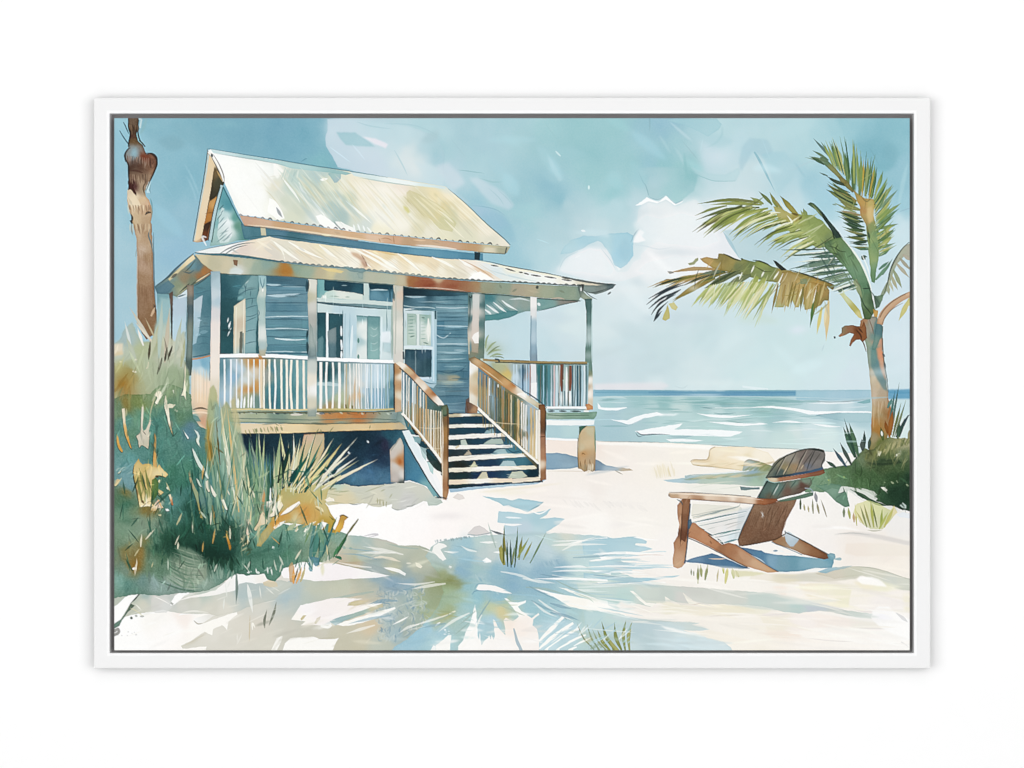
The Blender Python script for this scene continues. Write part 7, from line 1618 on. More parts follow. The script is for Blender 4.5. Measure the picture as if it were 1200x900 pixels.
# frond sweeping up and left
frond('long light green frond sweeping to the left with a dark curled tip')
GB = ['a4b060', '8a9c4c', 'b8bf78', '7f8c48', 'c3c88c']
for (bx,by,tx,ty,w,c,b) in (
        (892,237,817,239,4,'7f8a44',.05),(888,238,846,233,2.6,'8a9060',.03),(893,240,832,240,4,'9aa458',.03),(852,241,814,253,3,'8f9a58',.04),(890,243,815,258,4.4,'6d7a44',.06),(870,241,811,272,3.4,'5f6a3c',.05),(865,248,816,273,4,'6f6f40',.06),(882,242,824,275,5,'b4b878',.08),(886,244,822,262,3.6,'9aa868',.06),(900,244,836,273,6,'97a44c',.07),(905,246,858,272,5,'b6bd74',.05),(912,249,880,262,6,'c6c884',.05),(915,252,880,264,3.4,'8c9c48',.03),
        (925,255,893,271,6,'94a654',.05),(930,258,904,274,4,'a8b468',.04),(940,264,906,275,5.4,'8fa24e',.05),(950,272,903,288,5,'93a65c',.03),(956,276,929,294,5.4,'8a9c4c',.03),(962,282,932,292,4,'9cae64',0),
        (895,239,879,231,4.4,'96a25c',0),(905,240,889,224,4,'74844a',.02),(912,245,902,225,4.4,'8a9448',0),(920,250,903,228,3,'a09a58',0),(932,252,914,229,6,'8a8c3c',.02),(938,256,916,232,6,'9c9440',0),(946,256,941,244,5,'8a9c58',0),(944,258,938,246,3,'a4b070',0)):
    leaf(bx,by,tx,ty,w,c,bend=b)
W([906,242,916,244,926,250,935,250,942,252,952,252,962,258,970,266,977,275,978,285,968,290,958,291,950,286,938,280,926,272,914,262],[(915,248,'b0a85c'),(930,255,'a08c38'),(940,254,'93a24c'),(955,262,'84984a'),(930,262,'a0b060'),(945,270,'97a95a'),(965,272,'7f9246'),(972,282,'6a8048'),(955,282,'8a9c50')],.95,edge=.2,r=1)
LS([[926,260,916,264,904,270],[938,268,924,274,910,282],[950,276,936,283,924,290],[915,249,904,250,893,257],[922,252,928,260,924,262]],2,'e6ead8',.9,tip=(0,0),mark=False)
LS([[914,234,918,242,928,252],[902,244,890,250,880,258],[886,243,872,250,862,258]],1.3,'e9ecdc',.8,tip=(0,0),mark=False)
LS([[928,250,936,252],[936,258,940,253]],2.4,'5a4a24',.7,tip=(.2,.2),mark=False)
W([946,239,950,237,954,238.5,960,244,966,251,971,258,978,266,983,272,988,280,983,284,977,280,975,272,969,262,963,254,956,246,950,242],[(951,240,'4f6a48'),(960,250,'56704a'),(966,256,'2a3c34'),(975,268,'2c4038'),(984,278,'243830')],.98,edge=.5,r=.4)
LS([[952,240,958,247,964,254]],1.6,'8a9a60',.7,tip=(.2,.2),mark=False)
L([978,275,966,284,952,292,944,294],1.4,'3a4430',.7,tip=(.2,0),mark=False)
# central stem, dark green
frond('broad dark green centre stem')
for (bx,by,tx,ty,w,c) in ((985,300,948,302,4,'4f7468'),(980,296,958,297,3,'5a7a6c'),(990,306,925,315,4.4,'587c70'),(985,304,940,308,3,'6f8a78'),(995,310,940,320,4.6,'65806a'),(998,316,945,325,4.4,'5d7a64'),(1000,320,958,330,4.4,'8fa68c'),(1002,326,972,332,4,'6a8a74'),(1004,330,984,342,3.6,'4f7068'),(1006,336,992,340,5,'6f9484')):
    leaf(bx,by,tx,ty,w,c,bend=.02)
W([966,285,975,280,986,278,992,284,1000,294,1008,306,1015,320,1020,335,1023,350,1025,364,1020,374,1013,374,1010,362,1008,350,1004,338,998,324,988,310,976,298,967,291],
  [(972,286,'4f7048'),(980,288,'6a8a4c'),(985,295,'4f6f48'),(995,300,'5f8a5c'),(1000,310,'6a9064'),(1000,318,'6b9470'),(1010,325,'5f8a66'),(1012,340,'54805c'),(1014,352,'6a8a60'),(1018,350,'3f5f40'),(1020,365,'4f6a3c'),(1014,368,'48643c')],.98,edge=.3,r=.6)
LS([[970,288,978,290,984,294,992,295],[976,296,984,299],[982,286,979,292]],1.3,'2c3f28',.75,tip=(.2,.2),mark=False)
LS([[985,277,995,288,1004,300,1012,314,1019,332,1022,345]],2.2,'e6f0ec',.95,tip=(0,.2))
LS([[1010,298,1016,312,1020,326],[1022,345,1024,352,1026,358]],1.6,'e9f1ee',.9,tip=(.2,0),mark=False)
LS([[1008,345,1012,356,1018,364,1022,370],[1010,338,1020,338]],1.3,'26382c',.8,tip=(.2,.2),mark=False)
W([1024,346,1028,347,1036,345,1034,352,1030,360,1026,362],[(1027,352,'3f5f4a'),(1033,348,'6a8a68')],.9,edge=.3)
W([1023,362,1029,364,1028,372,1024,371],[(1026,366,'c9963c')],.9,edge=.2)
W([984,344,988,343,996,350,1003,358,1008,364,1011,374,1006,372,999,364,991,354],[(990,348,'c9cf9c'),(1002,360,'b0aa4c'),(1007,370,'d0c67c')],.95,edge=.25)
W([999,330,1004,326,1009,340,1010,350,1006,345],[(1004,336,'9aa67c')],.85,edge=.2)
# frond drooping left, olive and brown
frond('drooping olive brown frond with thin black leaf tips')
for (bx,by,tx,ty,w,c,b) in (
        (845,316,782,320,4.6,'b89a68',.05),(830,322,773,335,4.4,'a89a58',.05),(842,320,800,326,4,'b4a068',.03),(850,314,835,315,3,'c9bc7c',0),
        (838,326,788,354,7,'8f8a44',.04),(830,330,788,352,5,'a08c48',.03),(850,318,822,330,6,'56704c',.03),(848,316,805,330,5,'6f8068',.03)):
    leaf(bx,by,tx,ty,w,c,bend=b)
for P in ([806,330,785,337,760,350],[804,333,780,341,757.5,357],[795,341,776,349,760,362],[792,345,774,355,763,369],[783,353,772,364,766,377],[776,364,771,370,767,376]):
    L(P, [1,2.6,1.4],'26333c',.95,tip=(.1,.3))
L([798,339,786,346,778,353],3,'2c3a40',.9,tip=(.2,0))
W([782,317.5,787,318,790,320,785,321],'3a3a34',.9,edge=.2)
L([774,334,780,329,786,328],3,'4a4a34',.85,tip=(0,.3))
W([806,309,812,307,815,303,818,302,818,305,814,310,808,311],[(812,308,'9aa070')],.9,edge=.4)
W([776,374,780,363,782,357,784,364,785,373,780,376],[(780,368,'bfb45c')],.9,edge=.2)
W([783,356,790,354,794,360,792,364,787,362],[(788,358,'cfc67c')],.85,edge=.2)
W([820,303,828,301,841,303,842,297,848,297,860,303,868,305,869,303,876,305,884,307,889,305.5,896,308,904,312,915,315,926,317,940,321,955,326,970,331,979,334,976,340,970,336,955,340,940,338,920,332,900,330,885,326,870,322,850,318,835,314,826,308],
  [(830,304,'b89250'),(845,302,'86783c'),(838,310,'a89048'),(858,310,'9a8a44'),(865,316,'6f7a48'),(872,308,'7f8444'),(880,312,'6a7a44'),(890,312,'8a9a48'),(892,320,'7a8a4c'),(905,318,'6f8040'),(915,320,'9a8a44'),(930,325,'9c8c4c'),(945,328,'92823c'),(960,334,'b08838'),(975,336,'7f6f30')],.97,edge=.35,r=.7)
for (bx,by,tx,ty,w,c,b) in (
        (868,318,826,338,8,'66724c',.03),(880,322,850,336,8,'6d7a50',.02),(862,318,825,338,3,'4a5a3c',0),
        (828,338,810,360,3.4,'c6cf90',0),(838,338,822,360,4,'d0d69c',0),(845,336,836,352,3,'d9dca8',0),(858,332,844,358,3.4,'bcc886',0),(864,330,848,372,3.6,'aebd78',0),(868,332,850,370,3,'cdd49a',0),(872,330,858,358,3,'d8c890',0),(882,328,864,362,4,'c2cc80',0),(888,330,868,358,6,'b4c070',0),(900,330,873,375,4,'aebc72',0),(906,332,884,384,3.6,'c0cc90',0),(897,326,882,345,9,'a0ac58',0),(888,324,878,340,8,'9aa850',0),(912,330,886,372,3,'a4b078',0),(905,335,890,372,3,'b4c08a',0)):
    leaf(bx,by,tx,ty,w,c,bend=b,edge=.2)
W([917,318,926,318,936,322,945,328,940,338,934,340,930,345,924,350,918,360,908,360,910,350,914,336],[(922,324,'a08848'),(928,335,'b0985c'),(918,350,'b4a068'),(912,358,'a8ac70')],.97,edge=.35,r=.5)
W([930,330,936,325,944,332,942,345,936,360,932,360,928,350,924,360,921,358,925,345],[(935,335,'b89c58'),(934,355,'b4a860'),(926,352,'c9bb78')],.95,edge=.3,r=.5)
W([943,330,955,331,968,335,972,340,971,352,966,352,962,358,955,362,950,362,943,363,942,350,941,340],[(950,340,'b09048'),(962,345,'a8803c'),(948,355,'ac9c54'),(966,350,'8a7a3c'),(956,358,'a49450')],.97,edge=.35,r=.6)
W([937,326,946,327,946,333,938,333],[(941,330,'7f9470')],.8,edge=.2,mark=False)
for a in ((956,345,949,384,4.4,'4f7a3c'),(963,360,957,392,4,'d8cc78'),(971,352,968,400,5,'dcc490'),(958,342,953,370,3,'86883c'),(968,358,966,385,3,'e6d9b0')):
    leaf(*a,edge=.2)
LS([[957,336,954,350,952,356],[940,338,936,350],[932,338,928,352]],1.4,'eee9d4',.9,tip=(.1,0),mark=False)
LS([[884,311,880,320],[896,317,892,325],[918,320,910,336,900,352],[913,318,906,328],[870,319,866,328]],1.8,'eaeee0',.95,tip=(.2,0),mark=False)
LS([[848,297,860,303,868,306],[882,305,890,306,898,309,905,313],[908,306,914,311,920,316],[925,316,945,322,965,329,978,334],[868,303,871,304]],1.7,'2f3420',.85,tip=(.2,.2),mark=False)
W([906,304.5,910,306,916,311,922,316,916,317,911,313],'262e2a',.95,edge=.2)
LS([[884,312,890,315,896,318,904,318]],1.3,'3f4a24',.7,tip=(.1,.1),mark=False)
LS([[976,338,982,334,988,328,994,322],[983,338,990,334]],1.2,'4f6060',.7,tip=(.2,0),mark=False)
W([981,338,988,336,986,343,983,342],'5f7a5c',.9,edge=.2)

# ------------------------------------------------- bush on the right
BUSH = part('painted_bush', None, 'dark green bush with spiky blades under the palm')
W([938,560,950,552,972,548,985,546,996,545,1004,535,1012,525,1022,528,1030,520,1042,512,1055,514,1068,512,1068,600,1058,598,1050,594,1040,592,1030,588,1018,584,1006,580,995,575,985,574,975,572,965,576,955,576,944,577,938,572],
  [(945,565,'86a48c'),(960,560,'8aa88c'),(975,558,'748f6c'),(990,552,'64805c'),(985,565,'6a8a6a'),(1000,545,'5f7a5a'),(1010,538,'76886a'),(1020,535,'7a8058'),(1035,528,'8f9160'),(1050,522,'9c9c74'),(1062,520,'b0ad8c'),(1060,535,'6f7f5c'),(1040,538,'5f7048'),(1030,545,'4a6040'),(1055,545,'4f6644'),(1005,558,'54704c'),(1025,560,'4f6c48'),(1045,558,'3f5c3c'),(1062,560,'32503a'),(1010,570,'5f8058'),(1030,575,'48684a'),(1050,578,'2c4a36'),(1062,580,'2a4634'),(1055,592,'2a4a38'),(1040,586,'3f6046')],edge=.2,r=1,gran=.14)
B(1050,582,16,12,'2a4834',.6)
B(1042,540,20,3,'2c4030',.6)
W([956,569,972,566,985,568,988,572,992,578,994,586,996,593,990,594,980,588,970,578,962,573],[(975,572,'7fa08c'),(988,584,'648a74')],.9,edge=.3)
W([986,570,992,570,1005,572,1018,577,1028,584,1024,590,1010,586,998,578,990,574,988,577,982,578],'e6e8e4',.9,edge=.1)
W([1000,574,1010,578,1020,584,1028,588,1040,592,1030,593,1015,586,1005,580],[(1010,580,'46664c'),(1030,590,'3f6046')],.95,edge=.2)
W([1008,571,1016,573,1024,576,1028,580,1024,582,1016,578,1010,574],'dfe3dc',.85,edge=.1)
LS([[988,571,989,576,984,578],[996,573,1008,580,1022,590]],1,'2c4a3c',.75,tip=(.2,.2),mark=False)
W([1032,571,1036,570.5,1040,574,1038,576,1035,573.5],'e6e8de',.95,edge=.1)
W([1054,592,1058,589,1062,592,1062,596,1058,595],'cdd8d4',.9,edge=.1)
W([1050,603,1058,600,1068,604,1068,608,1055,606],'e9eef2',.8,edge=.1)
spots(1035,562,1064,572,8,2,'b9c4a4',.6,81)
LS([[988,558,990,560],[970,562,972,563]],2.2,'a9b878',.8,tip=(.3,.3),mark=False)
for a in ((1002,536,988,500,6,'4f705c'),(1006,535,995,495,6,'5f7f64'),(1004,538,989,490,3,'4a6a5c'),(998,545,984,518,4.4,'5a6a62'),(992,547,976,525,4,'56707c'),(980,548,968,540,4,'4f6a5c'),(1013,525,1013,504,3.6,'4a5f58'),(1011,528,1010,514,6,'5c6a64'),(1018,526,1020,512,4,'566a5c'),(1046,512,1056,472,3,'7f8a5c'),(1044,510,1050,468,3,'9aa080'),(1048,512,1062,468,2.4,'8f9a78'),(1050,512,1067,482,4,'3f5a64'),(1054,512,1060,490,3.4,'4a6460'),(1044,505,1054,448,2.4,'6f8a84'),(1042,500,1049,457,3,'5a8a84'),(1035,516,1032,500,5,'6a7a4c'),(1042,512,1046,480,6,'a8743c'),(1040,508,1037,492,4,'9c6a34'),(1052,514,1054,495,5,'54705c'),(1064,516,1067,500,3,'a4a080'),(1040,478,1046,466,4,'6f9a94')):
    leaf(*a,edge=.25)
LS([[1033,505,1034,511]],2.6,'eef0ec',.9,tip=(.3,.3),mark=False)
W([1028,528,1033,528,1031,535,1029,533],'e3e4d0',.9,edge=.2)
L([1048,535,1055,531],2.4,'dfe0cc',.9,tip=(.2,.2),mark=False)
hatch(1030,532,1066,520,22,4,-9,1.6,['b4ae80','6f7a4c','c2bd94','54603c'],.65,seed=84)
hatch(1012,540,1040,525,14,2,-8,2.4,['6a7048','7f8450','4a5a3c'],.5,seed=85)
LS([[1014,542,1035,544,1066,540]],2.4,'26382a',.6,tip=(0,0),soft=.5,mark=False)
tuft('row of thin grass stalks behind the chair')
for a in ((938,597,938,583,2.6,'5a6a48'),(943,598,942,590,2.4,'b9b48c'),(948,600,947,592,2,'c0b894'),(953,602,952,584,2,'9a9a78'),(960,602,957,588,2.4,'a4a080'),(969,606,962,585,1.6,'a49c84'),(957,588,955,576,4,'9fa0a4'),(989,606,989,594,3,'8a9478'),(996,608,994,594,3,'b0b470'),(1001,612,1000,600,3,'c9b088'),(1004,616,1002,590,2,'c8c47c')):
    leaf(*a,edge=.15)
tuft('pale yellow grass fan at the foot of the bush')
W([1000,600,1004,590,1018,586,1030,590,1044,598,1048,592,1052,600,1044,610,1034,620,1020,620,1008,612],[(1010,602,'dfdca8'),(1025,598,'d3d89c'),(1036,605,'c9cf9a'),(1048,598,'e0d6a0'),(1020,614,'cdd0a8')],.75,edge=.1,r=.8)
for a in ((1016,618,1008,592,2.4,'9aa070'),(1020,618,1012,590,2.4,'a8a870'),(1024,618,1020,586,3,'b4b868'),(1028,618,1022,590,2,'8a9460'),(1032,618,1034,596,3,'a4b060'),(1036,618,1048,594,4,'c6c47c'),(1012,614,1003,598,2,'c9c28a'),(1030,620,1041,600,3,'b9c074')):
    leaf(*a,edge=.15)
LS([[1016,621,1024,622,1034,621]],1.4,'a9a88c',.7,tip=(0,0),mark=False)

# ------------------------------------------------- wooden deck chair
CHAIR = part('painted_beach_chair', None, 'brown wooden slatted beach chair with wide arms')
SHAD = part('shadow', SAND)
W([803,658,808,655,818,652,828,650,834,648,840,650,852,655,866,661,879,666,866,666.5,846,665,822,660,808,659],[(815,656,'6a93b4'),(835,656,'4f7fa4'),(855,662,'4a7ca4'),(872,665,'3f7094')],.97,edge=.3,r=.5)
L([830,654.5,842,655,852,654.5],1.4,'d9c9b4',.9,tip=(0,0),mark=False)
W([866,641,880,643,892,645,897,648,912,650,930,651,945,653,958,654,970,650,976,653,977,659,975,665,963,666,948,667,940,669,920,670,912,670,902,664,890,656,876,648],
  [(875,644,'5583a8'),(890,652,'4f86ac'),(900,656,'7aa9c4'),(915,660,'74a6ba'),(930,658,'6ba4b8'),(945,660,'7cb0c4'),(960,660,'84b4c4'),(972,656,'6aa6bc')],.97,edge=.3,r=.5)
LS([[904,646,914,645.5,920,647],[920,648,930,649.5,938,648]],1.4,'e9f0f2',.9,tip=(0,0),mark=False)
L([906,645.5,912,645],1.8,'4a7a9c',.8,tip=(.2,0),mark=False)
W([944,668,956,665,968,666,966,669,950,670],'f4f4f0',.9,edge=.05)
W([958,670,972,665,985,664,1000,663,990,666,976,669,968,672],[(970,668,'94c0d0'),(990,665,'a9c2c4')],.85,edge=.1)
L([978,655,984,655,986,655.5],3,'86b0bc',.85,tip=(.3,.3),mark=False)
use(CHAIR)
LEGB = part('leg', CHAIR, 'rear leg splayed back to the right')
W([904,634,912,630,918,626,922,624,934,630,946,636,958,643,970,650,972,654,966,655.5,955,653,942,650,932,645,920,641,910,638],[(910,633,'a87c54'),(918,636,'a9845c'),(928,634,'c9d3d8'),(942,640,'a27048'),(955,648,'9a6842'),(966,652,'8a5a3a'),(935,643,'b4906a')],.98,edge=.35,r=.3)
W([919,625,924,623,937,631,934,635,930,640,926,640,921,634],[(926,630,'c3d3dc'),(930,636,'b9cdd8')],.95,edge=.15,mark=False)
L([921,624,935,630.5,955,641,971,650],1.1,'3a3028',.8,mark=False)
LS([[904,635,920,641.5,940,650]],.9,'4a6474',.7,mark=False)
W([969,650,973,648,978,649,979,653,976,658,971,655],[(974,652,'7fb0be')],.9,edge=.3)
SEAT = part('seat', CHAIR, 'pale seat slats')
W([808,612,820,609,850,601,876,596,884,592,880,602,872,618,866,632,858,634,848,638,842,634,834,629,826,622,816,615,809,614],[(820,613,'e9e9e4'),(850,606,'e6e6e2'),(870,602,'e3e6e6'),(840,618,'ebe9e6'),(860,615,'e9e7e4'),(850,628,'e9edee'),(862,628,'d9e6ea'),(835,622,'e6e6e2')],.97,edge=.12,r=.3)
W([810,600,812,590,850,592,868,594,870,597,845,602,812,608],[(820,600,'e6e4d8'),(850,595,'e3e3d8')],.8,edge=.1)
LS([[811,612.5,830,608.5,850,604,875,599]],1.5,'4f7a80',.85,tip=(.2,.2),mark=False)
LS([[810,604,835,599.5,864,594,867,588]],1,'9aa6a0',.7,tip=(.2,.2),mark=False)
LS([[829,620,850,615,872,610],[812,608,840,600,862,596]],.9,'a4a8a4',.7,tip=(.1,.1),mark=False)
LS([[834,627,850,624,868,620]],2,'3f7474',.9,tip=(.1,.3),mark=False)
LS([[848,636,856,634,864,632]],2,'4a7f88',.85,tip=(.2,.3),mark=False)
LS([[826,622,832,626,836,628],[841,631,845,635,848,638],[816,615,820,619,826,621]],2,'2f4a4c',.9,tip=(.2,.2),mark=False)
W([866,596,882,593,876,610,868,628,860,632,864,614],'c9d3d6',.5,edge=.05,soft=.8,mark=False)
LS([[812,606,835,601,866,593],[818,616.5,845,611,873,604.5],[838,630,852,627,867,623.5]],.8,'7f9496',.7,tip=(.3,.2),mark=False)
LS([[812,613.6,835,608.8,874,600.2],[832,628.4,850,624.8,868,621.4]],1.2,'f8f8f4',.8,tip=(.3,.2),mark=False)
LS([[828,622,833,625],[842,633,846,635]],1.2,'f2f2ec',.8,mark=False)
BK2 = part('backrest', CHAIR, 'brown lower half of the backrest')
W([883,590,900,590,915,587,934,584,931,592,925,603,920,612,917,624,916,629,910,632,900,634,888,637,878,639,870,640,866,639,864.5,632,870,620,876,607],[(888,595,'946a48'),(905,592,'8a6244'),(925,588,'9c7452'),(920,600,'96694a'),(905,605,'8a6244'),(888,610,'8f6444'),(878,622,'8a5c3c'),(895,622,'825638'),(910,622,'865a3c'),(870,634,'8f6240'),(885,632,'7c5436')],.98,edge=.3,r=.3,gran=.14)
LS([[915,590,907,604,898,620],[924,588,915,605,908,618],[905,592,897,606]],1,'5f4028',.6,tip=(.1,0),mark=False)
hatch(880,600,925,592,24,-6,22,1.1,['7a5234','a07450','6f4a30'],.45,seed=91)
LS([[884,590,876,606,868,624,865,633]],1.2,'3c4a50',.85,mark=False)
L([866,639.5,885,637,905,633,915,629],1,'4a3420',.7,mark=False)
LS([[891,599,896,606],[895,600,892,607],[893,598,894,608]],.9,'c9c4bc',.75,tip=(0,0),mark=False)
L([917,624,919,622,920,626,917,629],2,'e9eeee',.9,tip=(.2,.2),mark=False)
L([916,628,920,626,920,622],1,'26343a',.85,mark=False)
SIDE = part('side_rail', CHAIR, 'long sloping side rail')
W([806,616,812,612.5,815,613,819,617,826,622,833,628,838,632,846,638,854,636,862,638,872,645,884,653,896,661,906,667,913,670,900,671,890,668,876,664,862,658,850,651,838,644,826,638,814,632,806,629],
  [(812,620,'c0865c'),(822,628,'c98f64'),(835,635,'c08458'),(845,643,'a8734c'),(856,642,'b4794e'),(860,650,'b07850'),(870,652,'c99a74'),(885,660,'d2a880'),(900,667,'d0a67a'),(868,656,'b98860')],.98,edge=.35,r=.35)
LS([[806,630,822,637,840,646,858,656,876,664.5]],1,'3f3428',.8,mark=False)
LS([[862,638,878,648,895,660,912,670]],1,'46525a',.8,mark=False)
LS([[830,627,842,635]],1,'4a3424',.6,mark=False)
L([880,650,890,655,897,660],1,'eef4f4',.7,tip=(0,0),mark=False)
L([832,634,834,637],1.6,'8a5a38',.6,mark=False)
LEGF = part('leg', CHAIR, 'upright front leg')
W([793.5,592,797,588,800,584,809.5,584,808,598,806.5,612,806,628,804.5,645,803,660,799,664.5,794,666,789,664,788.5,655,790,645,789.5,636,794,628,796,615,794,605],[(797,595,'c39068'),(795,612,'d3a884'),(804,590,'9a6a48'),(803,605,'8f6040'),(801,622,'84543a'),(798,635,'c08c64'),(797,650,'d0a480'),(794,660,'d0a882'),(802,650,'c39670')],.98,edge=.35,r=.4)
W([800,586,809,586,807.5,605,806,622,803,635,799,632,797,638,798,622,799,605],[(804,592,'9c6c4a'),(803,610,'8a5c3e'),(800,628,'7a4c34')],.9,edge=.25,mark=False)
LS([[799.5,590,799,610,797.5,628,797,640]],1,'5a3824',.75,tip=(0,0),mark=False)
LS([[809,590,807.5,606,806.5,622,805,640,802.5,660]],1.4,'3a4a58',.85,mark=False)
W([806,610,810,608,811,613,808,620,806,619],'4f7288',.9,edge=.3)
L([802,660,804,656],1.6,'3f6484',.8,mark=False)
BK = part('backrest', CHAIR, 'weathered grey brown upper half of the backrest')
W([897,560,902,551,906,543,913,537,922,533,933,529,944,526.5,958,525.5,966,527.5,967.5,533,967,540,963,546,965,551,952,554,935,556,915,559,900,561],
  [(905,553,'7a8474'),(915,542,'8c8a72'),(920,550,'9a8a5c'),(930,535,'9a9484'),(932,548,'a48458'),(942,545,'8f7a68'),(945,533,'7f6f66'),(955,532,'6f6a64'),(960,540,'86807a'),(950,545,'6f7684'),(912,557,'4f6460')],.98,edge=.35,r=.4)
LS([[954,527,946,538,938,550],[962,530,955,540,950,548],[944,529,936,542]],1.2,'4f4a44',.7,tip=(.2,.2),mark=False)
LS([[925,544,920,552,918,556],[942,544,938,550]],1.1,'d9c49a',.8,tip=(.2,.2),mark=False)
LS([[921,534,914,546,908,558],[933,530,926,543,919,557],[945,527,938,540,932,554],[956,526,950,538,945,552]],1.3,'3a3c38',.75,tip=(.2,.1),mark=False)
LS([[922.5,534,915.5,546,910,557],[946.5,527,939.5,540,933.5,553]],.9,'b4ac98',.7,tip=(.2,.1),mark=False)
LS([[897,560,904,551,912,541,924,533,940,527,956,525.6,966,530]],1.4,'2e3a36',.9,tip=(.3,.3),mark=False)
L([948,526,960,527.4,966,530],2.4,'2a3430',.85,tip=(.2,.3),mark=False)
LS([[966.5,536,963,545,966,552]],1.1,'2e3a36',.8,mark=False)
W([898,559,915,557,935,553.5,950,551,964,547,965,550,950,554,930,557.5,910,560.5],[(910,559,'3a4f54'),(940,554,'3f6484'),(955,550,'4a7090')],.95,edge=.2,r=.3)
W([899,560,912,560,930,557.5,950,554,965,550,967,554,962,556.5,945,559.5,930,562,915,564,908,565,902,563.5],[(905,562,'e0d0b0'),(918,562,'bc7c50'),(940,558,'b4704a'),(958,554,'a0603e')],.97,edge=.35,r=.3)
W([898,563,908,566,920,564,940,561,950,560,952,566,948,572,938,578,920,582,908,586,896,585,888,584,892,575],[(900,570,'55766c'),(893,580,'4a6860'),(912,572,'5a8478'),(925,574,'7a5a48'),(940,572,'6f4a3c'),(930,567,'6f8f7c'),(945,565,'7f9c84'),(905,582,'6a6048')],.97,edge=.3,r=.4)
LS([[912,566,906,576,902,584],[922,564,916,574,910,583],[934,562,926,572]],1.1,'2f4f4a',.7,tip=(.2,.2),mark=False)
L([913,567,906,580],1.2,'cfd9d0',.8,tip=(.2,.2),mark=False)
LS([[900,563,893,574,887,584]],1.2,'26343a',.85,mark=False)
W([910,587,925,583,940,579.5,948,577,953,577,953,580.5,945,583,930,586,915,588],[(920,585,'6f9078'),(945,579,'5f8a70')],.97,edge=.4,r=.3)
LS([[943,572,950,573,953,577]],1.4,'9fb0b8',.8,mark=False)
ARM = part('armrest', CHAIR, 'wide pale armrest')
W([867,570,868,574,880,574,890,573,890,571,880,571,868,570],[(878,572,'6f8c90')],.9,edge=.3)
W([783.5,578,786,577,800,577,815,578,840,579.5,865,581,880,582.5,895,584.5,910,584,912,587,905,590,896,591.5,884,590.5,865,588.5,840,586.5,815,585,797,584,786,583,783,581],
  [(788,580,'c9a884'),(800,579,'e0c4a8'),(830,581,'e4cdb4'),(860,583,'f0e2d0'),(880,585,'e4cdb4'),(895,588,'a8663c'),(905,587,'965834'),(820,585,'b98c68'),(860,588,'b08460')],.98,edge=.4,ew=.8,r=.3)
L([786,578.6,810,579,840,580.6,870,582.6,895,586],1.6,'f6ead8',.8,tip=(.2,0),mark=False)
L([784,576.8,810,577,840,578.8,880,581.6],.9,'5f5a54',.7,mark=False)
L([797,584.6,825,586,860,588.6,890,591.4],1.1,'6a4a38',.8,tip=(.3,.3),mark=False)
L([783.6,579,785,582],2,'8f8478',.7,tip=(.3,.3),mark=False)
L([793,585,798,588,800,592],1.4,'4a5a60',.8,tip=(.2,.2),mark=False)

# ------------------------------------------------- loose secondary brushwork
def ids_of(*names):
    return [k for k, (n, p, l) in enumerate(PARTS) if n in names]


def scumble(names, box, n, ln, ang, w, amp, a=.5, spread=.25, seed=0, soft=0, tip=(0, 0), tint=None):
    """strokes that pick up the colour below them, a little lighter or darker"""
    r = np.random.RandomState(seed)
    ok = set(ids_of(*names))
    x0, y0, x1, y1 = box
    keep = CUR[0]
    for _ in range(n):
        x = x0 + (x1 - x0) * r.rand(); y = y0 + (y1 - y0) * r.rand()
        t = math.radians(ang + r.randn() * spread * 57)
        l = ln * (.5 + r.rand()); wd = w * (.5 + r.rand())
        dx, dy = math.cos(t) * l / 2, -math.sin(t) * l / 2
        pr = np.array([[x - dx, y - dy], [x, y], [x + dx, y + dy]])
        if not all(int(v) in ok for v in look(IDS, pr[:, 0], pr[:, 1])):
            continue
        c = look(BUF, pr[1:2, 0], pr[1:2, 1])[0]
        k = amp * r.randn()
        c = np.clip(c * (1 + k), .03, .985) if tint is None else c * .5 + hx(tint[r.randint(len(tint))]) * .5
        bx = r.randn() * l * .1 * spread
        L([x - dx,y - dy,x + bx,y + bx,x + dx,y + dy],wd,c,a,tip=tip,soft=soft,mark=False)
    CUR[0] = keep


# sky: broad damp strokes and hairline rims
scumble(['painted_sky'], (134, 140, 1066, 330), 70, 46, -35, 12, .035, .5, .6, 101, soft=2.2)
scumble(['painted_sky'], (560, 330, 1066, 455), 40, 60, 5, 12, .02, .5, .5, 102, soft=2.5)
scumble(['painted_sky'], (134, 140, 1066, 330), 26, 26, -60, 1.3, .06, .5, .4, 103)
# sea: many thin level swells
use(SEA)
for _x0, _x1, _c, _a in ((697,932,'5f9cba',.55),(700,860,'6fb0c6',.3),(760,932,'4f90b8',.4),(1042,1066,'4a96be',.5)):
    L([_x0,459.6,(_x0 + _x1) / 2,460, _x1,459.8],2.6, _c, _a,tip=(.7,.7),mark=False)
L([697,464.6,800,464.2,900,465,1008,467.5],1.2,'c3dde0',.6,tip=(0,0),mark=False)
scumble(['painted_sea'], (696, 466, 1066, 530), 130, 44, 1, 1.7, .05, .5, .05, 111)
scumble(['painted_sea'], (696, 468, 1066, 525), 44, 34, 1, 1.3, .05, .5, .06, 112, tint=['f4f8f8', 'e6f0f0'])
scumble(['painted_sea'], (700, 466, 960, 500), 40, 30, 0, 1.8, .05, .7, .05, 113, tint=['6fa8ac', '7fb4b4', '8fbfc4'])
scumble(['foam'], (700, 470, 1030, 520), 40, 24, -2, 1.2, .1, .5, .08, 114, tint=['c6dfe2', 'a9cfd6'])
